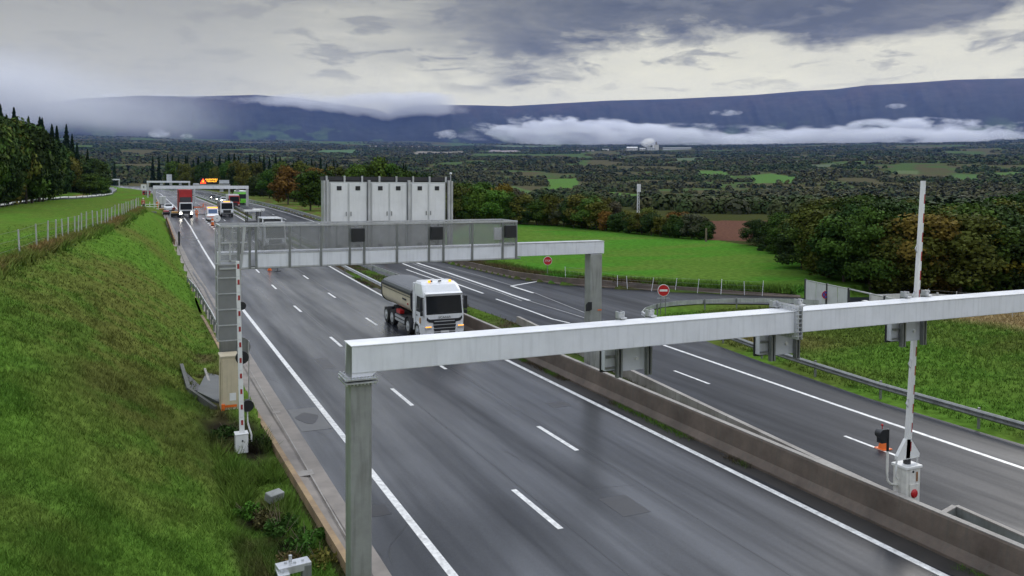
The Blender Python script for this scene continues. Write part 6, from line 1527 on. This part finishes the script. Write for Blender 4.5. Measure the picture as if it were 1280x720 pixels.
# D: big wood on the right
TOPD = [(935, 282), (950, 268), (975, 262), (1000, 262), (1030, 250), (1060, 243), (1100, 242), (1140, 248), (1160, 252), (1190, 250), (1215, 248), (1245, 238), (1280, 240), (1360, 240)]
BASED = [(935, 312), (960, 318), (990, 326), (1010, 345), (1100, 362), (1280, 366), (1400, 368)]
for row, cnt in ((0, 26), (1, 24), (2, 18)):
    for i in range(cnt):
        px = 940+440*(i+random.uniform(.2, .8))/cnt; by = float(np.interp(px, [p[0] for p in BASED], [p[1] for p in BASED])); b_ = on_z(px, by, .4)
        D = math.hypot(b_.x, b_.y)+row*8+random.uniform(-1, 3); r0_ = ray(px, by); kk = D/math.hypot(r0_.x, r0_.y); x, y = r0_.x*kk, r0_.y*kk
        ty = float(np.interp(px, [p[0] for p in TOPD], [p[1] for p in TOPD]))+random.uniform(4, 46 if row == 0 else 14)-row*3
        r_ = ray(px, ty); h = H+r_.z*D/math.hypot(r_.x, r_.y)-.4
        if px < 1120: ck = pick({'dark': 5, 'green': 4, 'olive': .9})
        else: ck = pick({'dark': 4, 'green': 4, 'olive': 3.5, 'yellow': .5, 'rust': .2})
        tree(x, y, h, 'broad', ck, 'in the dense wood at the right', 'trees of the right wood', wide=max(.8, min(1.35, 9.5/h)), pool=dense)
for px, ty, ck in ((1198, 276, 'yellow'), (1175, 262, 'rust'), (1150, 262, 'green'), (1225, 300, 'olive'), (1088, 258, 'green'), (1265, 296, 'rust')):
    b_ = on_z(px, 360, .4); D = math.hypot(b_.x, b_.y)-1; r_ = ray(px, ty); h = H+r_.z*D/math.hypot(r_.x, r_.y)-.4
    tree(b_.x, b_.y, h, 'broad', ck, {1198: 'brightest in front of the right wood behind the white barrier arm', 1175: 'left of the brightest yellow tree in the right wood', 1150: 'directly behind the white barrier arm', 1225: 'low in front of the right wood near the frame edge', 1088: 'tallest above the grey panel fence', 1265: 'at the right frame edge of the wood'}[px], None, wide=1.0, pool=dense)

# far woodland in the valley: one mass
def woodland(n, name, r0, r1, seed, K=15, crk=.0030, qs=(.35, .75), lab='mixed autumn woodland filling the valley as far as the hills'):
    g = np.random.default_rng(seed); az = np.radians(g.uniform(-24, 66, n)); r = np.exp(g.uniform(np.log(r0), np.log(r1), n))
    x = r*np.sin(az); y = r*np.cos(az); keep = np.ones(n, bool)
    u = x-shiftn(y); keep &= ~((u > -8) & (u < 40) & (y < 700)); keep &= ~((az < R(3)) & (r < 560))
    for poly, c in FFW: keep &= ~pip(x, y, poly)
    for (pa, pb, ra, rb_) in ((776, 868, 5150, 5900), (710, 748, 4900, 5400)):
        keep &= ~((r > ra) & (r < rb_) & (az > math.atan((pa-640)/F)+YAW) & (az < math.atan((pb-640)/F)+YAW))
    keep &= ~pip(x, y, PLOUGH); keep &= ~((r < 215) & ~pip(x, y, [(100, 120), (160, 150), (260, 60), (120, 40), (92, 80)])); keep &= ~((r < 330) & (az < R(33))); keep &= ~((r < 262) & (az < R(36))); keep &= ~((r < 236) & (az < R(45)))
    # small clearings
    keep &= (fbm(az*17+4, np.log(r)*11+9, 3)+g.normal(size=n)*.012 < .565) | (r < 650)
    x, y, r = x[keep], y[keep], r[keep]; n = len(x); z = T(x, y)
    cr = np.clip(r*crk, 3.4, 15)*g.uniform(.6, 1.3, n); hh = np.clip(cr*1.25, 4.5, 15)*np.interp(r, [900, 3000], [1, .5])
    d = ball(n*K, g, .18).reshape(n, K, 3); d[..., 2] = np.abs(d[..., 2])
    P = np.stack([x, y, z], 1)[:, None, :]+d*np.stack([cr, cr, hh], 1)[:, None, :]; P = P.reshape(-1, 3)
    V, Fq = quads(P, np.repeat(cr, K)*g.uniform(*qs, n*K), nrm=d.reshape(-1, 3), g=g, jit=.14)
    pal = 1.25*np.array([(.026, .042, .016), (.034, .052, .018), (.046, .056, .022), (.052, .052, .024), (.044, .048, .028), (.062, .060, .024), (.030, .042, .022)])
    sp_ = fbm(x/260+7, y/260+3, 3)+g.normal(size=n)*.09; ci = np.clip(((sp_-.25)*1.9*len(pal)).astype(int), 0, len(pal)-1)
    col = pal[ci]*g.uniform(.85, 1.15, n)[:, None]; col = np.repeat(col, K, 0); col = np.concatenate([col, np.ones((len(col), 1))], 1)
    var = g.uniform(.82, 1.18, n*K)
    return mesh_np(name, V, Fq, M['canopy'], attrs=[('var', 'FACE', 'FLOAT', var), ('landcol', 'FACE', 'FLOAT_COLOR', col)], kind='stuff', label=lab, cat='woodland')
woodland(56000, 'valley_woodland', 640, 11600, 5, 13, .0034, (.5, .95))
woodland(8500, 'valley_woodland', 205, 700, 6, 90, .0045, (.16, .34), 'nearer autumn woodland dropping away behind the field hedge')

# grass
def grass(name, n, sampler, hmin, hmax, wdt, seed, label, dens=3):
    g = np.random.default_rng(seed); x, y = sampler(g, n); n = len(x); z = T(x, y)
    K = dens; x = np.repeat(x, K)+g.normal(size=n*K)*.05; y = np.repeat(y, K)+g.normal(size=n*K)*.05; z = np.repeat(z, K)
    d = np.hypot(x, y); sc_ = np.clip(d/22, .8, 2.6); hh = g.uniform(hmin, hmax, n*K)*np.clip(sc_, .9, 1.25); t = g.uniform(0, 2*PI, n*K); w_ = wdt*sc_
    lx = g.normal(size=n*K)*.5*hh; ly = g.normal(size=n*K)*.5*hh
    B = np.stack([x, y, z-.02], 1); s_ = np.stack([np.cos(t)*w_, np.sin(t)*w_, 0*t], 1)
    V = np.stack([B-s_, B+s_, B+np.stack([lx, ly, hh], 1)], 1).reshape(-1, 3); Fq = np.arange(3*n*K).reshape(-1, 3)
    col = landcol(x, y)*1.08; cl = np.concatenate([col, np.ones((len(col), 1))], 1); cv = fbm(x*1.4, y*1.4, 3); var = g.uniform(.8, 1.35, n*K)*(.75+.55*cv)
    return mesh_np(name, V, Fq, M['blade'], attrs=[('var', 'FACE', 'FLOAT', var), ('landcol', 'FACE', 'FLOAT_COLOR', cl)], kind='stuff', label=label, cat='grass')
def bank_s(g, n):
    px = g.uniform(-30, 440, n); r = 9/(9/115.+g.random(n)*(1-9/115.)); az = np.arctan((px-CPX)/F)+YAW; x = r*np.sin(az); y = r*np.cos(az)
    hole = np.zeros(n, bool)
    for hx, hy, hr in ((2.55, 31.6, .75), (3.45, 29.2, .6), (3.5, 31.4, .5)): hole |= np.hypot(x-hx, (y-hy)*.55) < hr*.8
    u = x; k = ~hole & (x < kx(y)-.25) & (x > -14) & (y > 5) & ~((x > 2.4) & (y > 27.5) & (y < 31) & (fbm(x*1.3, y*.8, 2) > .5)); k &= ~((x > 2.05) & (y > 34.0) & (y < 40)); return x[k], y[k]
grass('grass', 95000, bank_s, .05, .16, .010, 31, 'short uneven grass covering the bank on the left')
def tuft_s(g, n):
    x, y = bank_s(g, n); k = (fbm(x*1.1+13, y*.7+5, 3) > .60) & (y < 48); return x[k], y[k]
grass('grass_tufts', 60000, tuft_s, .09, .22, .011, 41, 'longer grass tufts scattered over the near part of the left bank')
def right_s(g, n):
    x = g.uniform(29.8, 58, n); y = g.uniform(8, 49, n); k = (x > np.interp(y, [8, 19, 26, 34.5, 38.6, 47], [30.0, 29.6, 29.6, 30.4, 31.1, 33]))
    rx = np.interp(x, [32.5, 36, 40, 47, 60], [48, 51, 51, 47, 42]); k &= y < rx-.6; return x[k], y[k]
grass('grass', 36000, right_s, .06, .2, .014, 32, 'rough tufted grass on the slope right of the guardrail')
def dry_s(g, n):
    x = g.uniform(46, 62, n); y = g.uniform(28, 43, n); k = (x > 47.5); return x[k], y[k]
def med_s(g, n):
    y = 22+90*g.random(n)**1.1; a = medL(y)+.55; b = medR(y)-.3; x = a+(b-a)*g.random(n); k = fbm(x, y*.4, 3) > .42; return x[k], y[k]
grass('grass', 9000, med_s, .1, .32, .016, 33, 'weedy grass growing in the strip between the median walls')
def foot_s(g, n):
    wy = g.uniform(52, 95, n); wx = np.interp(wy, [p[1] for p in WALLP], [p[0] for p in WALLP]); x = wx+.5+g.random(n)**2*2.6; y = wy+g.random(n)*.5; return x, y
grass('grass', 9000, foot_s, .15, .55, .02, 34, 'rough brownish growth along the foot of the field wall')
def crest_s(g, n):
    y = 36+94*g.random(n); x = np.interp(y, [0, 45, 67, 82, 131, 150], [-9.4, -6.1, -4.1, -2.4, 0.4, .6])-.4+g.normal(size=n)*.35; return x, y
grass('grass', 9000, crest_s, .15, .55, .03, 35, 'tall tan dead grass along the fence on the bank top')
# weeds
def weed(x, y, h, wd_, label, col, n=500, leaf=.07, grp=None):
    g = np.random.default_rng(int(abs(x*100+y*7))); lc_ = ball(9, g, .6)*np.array([wd_*.9, wd_*.9, h*.25])+np.array([0, 0, h*.3]); ch = g.integers(0, 9, n); P = lc_[ch]+ball(n, g, .5)*np.array([.22, .22, .16])*g.uniform(.6, 1.5, 9)[ch][:, None]; P[:, 2] = np.abs(P[:, 2])
    V, Fq = quads(P, leaf*g.uniform(.6, 1.4, n), g=g); r = empty('weed_bush', (x, y, Tz(x, y)), label=label, cat='bush', group=grp)
    c = mesh_np('leaves', V, Fq, M['leaf'], parent=r, attrs=[('var', 'FACE', 'FLOAT', g.uniform(.5, 1.5, n))]); c.color = (*col, 1)
    m_ = MB()
    for i in range(7): t = g.uniform(0, 2*PI); m_.cyl((0, 0, 0), (math.cos(t)*wd_*.7, math.sin(t)*wd_*.7, h*g.uniform(.6, 1.05)), .012, .004, n=4)
    m_.build('stems', M['wood'], r); return r
for px, py, h, wd_, lab, col in ((352, 655, .9, .7, 'largest dark leafy weed bush in the ditch by the kerb wall', (.04, .085, .018)), (382, 668, .7, .6, 'green weed bush pressed against the kerb wall', (.05, .12, .02)),
                                 (400, 690, .5, .45, 'small yellowish weed near the foreground gantry post', (.13, .12, .03)), (330, 640, .6, .5, 'olive weed bush in the ditch left of the pale slab', (.08, .075, .03)),
                                 (310, 628, .45, .5, 'low bright green weed clump above the ditch', (.06, .14, .02)), (365, 690, .5, .5, 'brownish weed clump above the steel frame', (.09, .07, .03)),
                                 (322, 556, .55, .45, 'dark weeds filling the hole right of the striped barrier', (.03, .05, .015)), (285, 545, .4, .7, 'dark green weeds in the hollow left of the striped barrier', (.03, .06, .015))):
    p = on_z(px, py, .1); weed(p.x, p.y, h, wd_, lab, col, 900)
def foot2_s(g, n):
    y = 9+70*g.random(n)**1.3; x = medL(y)-.02-g.random(n)**2*.30; k = fbm(x*0+3, y*.55, 3)+.25*fbm(x*0+8, y*2.1, 2) > .66; return x[k], y[k]
def grass_flat(*a, **k):
    o = grass(*a, **k); return o
grass('weeds', 9000, foot2_s, .05, .20, .012, 36, 'dark scattered weeds growing along the foot of the brown median barrier')
def ditch_s(g, n):
    y = 15+16*g.random(n); x = 2.2+1.8*g.random(n)+.1*(20-y)*.0; k = fbm(x*1.1+3, y*.7, 3) > .45; return x[k], y[k]
grass('weeds', 9000, ditch_s, .12, .42, .016, 37, 'tangled taller weeds filling the ditch beside the kerb wall')
# dark hollow in the bank
# ================================================================== FAR BUILDINGS
def shed(px, py, D, wpx, hpx, label, wall='white', roof='galv_dark', depth=40, name='factory_hall', cat='building', chim=None):
    r_ = ray(px, py); kk = D/math.hypot(r_.x, r_.y); x, y = r_.x*kk, r_.y*kk; z = max(H+r_.z*kk, Tz(x, y)+2); w_ = wpx*D/F; h = hpx*D/F*.75
    b = empty(name, (x, y, z), -math.atan2(x, y), label=label, cat=cat)
    MB().bx(-w_/2, w_/2, 0, depth, -20, h).build('wall', M[wall], b)
    MB().add([(-w_/2-1, -1, h), (w_/2+1, -1, h), (w_/2+1, depth+1, h), (-w_/2-1, depth+1, h), (-w_/2-1, depth/2, h*1.35), (w_/2+1, depth/2, h*1.35)], [(0, 1, 5, 4), (3, 4, 5, 2), (0, 4, 3), (1, 2, 5), (0, 3, 2, 1)]).build('roof', M[roof], b)
    n = max(2, int(w_/14)); m_ = MB()
    for i in range(n): xx = -w_/2+(i+.5)*w_/n; m_.bx(xx-w_/n*.3, xx+w_/n*.3, -.4, -.1, h*.35, h*.65)
    m_.build('windows', M['glass'], b); return b
D0 = 5600
shed(790, 197, D0, 13, 4.2, 'bright white factory block at the left end of the distant works', 'house_wall', 'white')
shed(803, 198, D0, 7, 2.5, 'small white shed second from left in the distant works', 'house_wall', 'white')
shed(814, 198, D0, 11, 3.2, 'grey factory hall at the foot of the steaming chimney', 'cabinet', 'galv_dark')
shed(846, 198, D0, 34, 2.6, 'longest low factory hall right of the chimney', 'cabinet', 'galv_dark')
shed(757, 199, 5300, 8, 2.0, 'isolated white building left of the distant works', 'house_wall', 'white')
r_ = ray(821.5, 198); kk = D0/math.hypot(r_.x, r_.y); CZ_ = max(H+r_.z*kk, Tz(r_.x*kk, r_.y*kk)+5); ch_ = empty('chimney_tower', (r_.x*kk, r_.y*kk, CZ_), label='pale factory tower giving off the white steam plume', cat='tower')
MB().bx(-12, 12, 0, 24, -20, 30).build('base', M['house_wall'], ch_); MB().cyl((0, 12, 30), (0, 12, 52), 7, 5, n=14).build('stack', M['concrete'], ch_)
CHX, CHY, CHZ = r_.x*kk, r_.y*kk+12, H+r_.z*kk+52
random.seed(5)
spots = [(x_, y_) for x_, y_ in [(722, 200), (729, 199.5), (735, 200.5), (741, 200), (716, 201), (462, 189), (470, 189.5), (478, 188.5), (485, 189), (493, 188), (500, 188.5), (508, 187.5), (515, 188.2), (524, 187.6), (533, 187), (541, 187.6), (550, 186.8)]]
for i, (px, py) in enumerate(spots):
    D = 5200 if px > 700 else 6800; b = shed(px, py, D, 3.4 if px > 700 else 2.6, 1.1, 'pale village house in the far valley', 'house_wall', 'roof_red', 14, 'house', 'house'); b['group'] = 'houses of the far villages'

# ================================================================== HAZE, LOW CLOUD AND STEAM
def vol_mat(name, build):
    m = bpy.data.materials.new(name); m.use_nodes = True; nt = m.node_tree; nt.nodes.clear(); build(nt, nt.nodes.new, nt.links.new); return m
def haze_b(nt, N, L):
    v = N('ShaderNodeVolumePrincipled'); v.inputs['Color'].default_value = (.20, .34, .86, 1); v.inputs['Density'].default_value = 2.2e-5; v.inputs['Anisotropy'].default_value = .2
    o = N('ShaderNodeOutputMaterial'); L(v.outputs[0], o.inputs['Volume'])
mbh = MB(); mbh.bx(-19000, 19000, -14000, 19000, float(min(GZ.min(), MZ.min()))-1.5 if False else -600, 1990)
hz = mbh.build('haze', vol_mat('haze', haze_b), kind='stuff', label='pale blue air between the viewer and the far hills', cat='haze')
def cloud_b(dens, scale, thr, sc3, off=(0, 0, 0), color=(.95, .96, 1.0), amp=6.0, ex=(2.5, 2.5, 2.0), edge=4.0):
    def b(nt, N, L):
        tc = N('ShaderNodeTexCoord'); mp = N('ShaderNodeMapping'); mp.inputs[3].default_value = sc3; mp.inputs[1].default_value = off; L(tc.outputs['Object'], mp.inputs[0])
        nz = N('ShaderNodeTexNoise'); nz.inputs['Scale'].default_value = scale; nz.inputs['Detail'].default_value = 6; nz.inputs['Roughness'].default_value = .6; L(mp.outputs[0], nz.inputs[0])
        # fall-off from the centre of the unit box in generated coordinates
        vs = N('ShaderNodeVectorMath'); vs.operation = 'SUBTRACT'; L(tc.outputs['Generated'], vs.inputs[0]); vs.inputs[1].default_value = (.5, .5, .5)
        sp_ = N('ShaderNodeSeparateXYZ'); L(vs.outputs[0], sp_.inputs[0])
        def mt(op, a, b_, cl=False):
            n = N('ShaderNodeMath'); n.operation = op; n.use_clamp = cl
            for i, v in enumerate((a, b_)):
                if isinstance(v, (int, float)): n.inputs[i].default_value = v
                else: L(v, n.inputs[i])
            return n.outputs[0]
        parts = []
        for i, e in ((0, 1.0), (1, 1.0), (2, 1.0)):
            a = mt('MULTIPLY', sp_.outputs[i], 2.0); a = mt('ABSOLUTE', a, 0); parts.append(mt('POWER', a, ex[i]))
        f = mt('ADD', mt('ADD', parts[0], parts[1]), parts[2]); f = mt('SUBTRACT', 1.0, f)
        d = mt('ADD', mt('MULTIPLY', mt('SUBTRACT', nz.outputs[0], .5), amp), mt('SUBTRACT', f, thr)); d = mt('MULTIPLY', d, 1.6, True)
        d = mt('MULTIPLY', d, mt('MULTIPLY', f, edge, True)); d = mt('MULTIPLY', d, dens)
        v = N('ShaderNodeVolumePrincipled'); v.inputs['Color'].default_value = (*color, 1); L(d, v.inputs['Density']); v.inputs['Anisotropy'].default_value = .0
        o = N('ShaderNodeOutputMaterial'); L(v.outputs[0], o.inputs['Volume'])
    return b
def cloud(px, py, D, wpx, hpx, depth, dens, label, scale=3.0, thr=1.55, sc3=(1, 1, 1), name='low_cloud', step=.25, off=(0, 0, 0), color=(.95, .96, 1.0), tilt=0.0, amp=6.0, ex=(2.5, 2.5, 2.0), edge=4.0):
    r_ = ray(px, py); kk = D/r_.dot(FW); c = Vector((r_.x*kk, r_.y*kk, H+r_.z*kk)); w_ = wpx*D/F; h = hpx*D/F
    m_ = MB(); m_.bx(-w_/2, w_/2, -depth/2, depth/2, -h/2, h/2)
    m = vol_mat(name+'_vapour', cloud_b(dens, scale/1000, thr, sc3, off, color, amp, ex=ex, edge=edge)); m.cycles.volume_step_rate = step if hasattr(m, 'cycles') else 1
    o = m_.build(name, m, label=label, cat='cloud', kind='stuff'); o.location = c; o.rotation_euler = (0, tilt, -YAW); return o
cloud(985, 174, 9300, 860, 38, 900, .0070, 'long bank of white mist lying along the foot of the mountains', 3.4, .52, (.5, 1, 1.7), tilt=.010, step=.35, amp=7.0)
cloud(730, 166, 9700, 300, 44, 700, .012, 'ragged pale mist drifting above the left part of the mist bank', 4.2, .55, (.55, 1, 1.4), off=(300, 0, 0), tilt=.05, step=.4, amp=7)
cloud(1180, 162, 9900, 260, 34, 700, .009, 'torn wisps of mist lifting off the right part of the mist bank', 4.6, .60, (.5, 1, 1.3), off=(900, 0, 40), tilt=.02, step=.4, amp=7)
cloud(350, 134, 14000, 620, 50, 900, .0045, 'soft pale cloud spilling over the ridge left of the notch', 1.3, .40, (.5, 1, 1.2), step=.6, off=(0, 90, 0), amp=4, color=(.97, .97, .97))
cloud(-10, 150, 11400, 780, 230, 2000, .0032, 'pale grey rain mist hiding the mountain end at far left', .5, .10, (.6, 1, 1), step=.8, color=(.97, .97, .96), amp=1.6, ex=(1.2, 1.6, 1.6), edge=1.2)
for px, py, w_, h_, lab in ((200, 166, 30, 14, 'bright scrap of mist low over the left foothills'), (150, 182, 50, 14, 'white mist patch resting on the left foothill'), (232, 169, 16, 8, 'tiny white puff right of the bright scrap'),
                            (560, 168, 40, 13, 'small mist patch below the notch of the ridge'), (1120, 133, 26, 8, 'lone white puff high on the right mountainside'), (907, 141, 44, 9, 'thin grey wisp on the middle mountainside'), (990, 232, 60, 26, 'faint smoke rising from the woods in the valley')):
    cloud(px, py, 9900 if py < 200 else 2600, w_, h_, 260, .0045 if py != 232 else .003, lab, 11.0, .45, (.7, 1, 1.3), name='mist_patch' if py != 232 else 'smoke', step=.5, off=(px*3.0, 0, 0), amp=8)
# steam plume: two soft puffs of vapour
cloud(810, 178, 5650, 18, 13, 150, .035, 'white steam plume drifting left from the factory tower', 26, .42, (1, 1, 1), name='steam_plume', step=.3, color=(1, 1, 1), amp=7)
cloud(818.5, 187, 5640, 9, 14, 60, .05, 'narrow neck of white steam right above the factory tower', 30, .10, (1, 1, 1), name='steam_plume', step=.3, color=(1, 1, 1), amp=3)
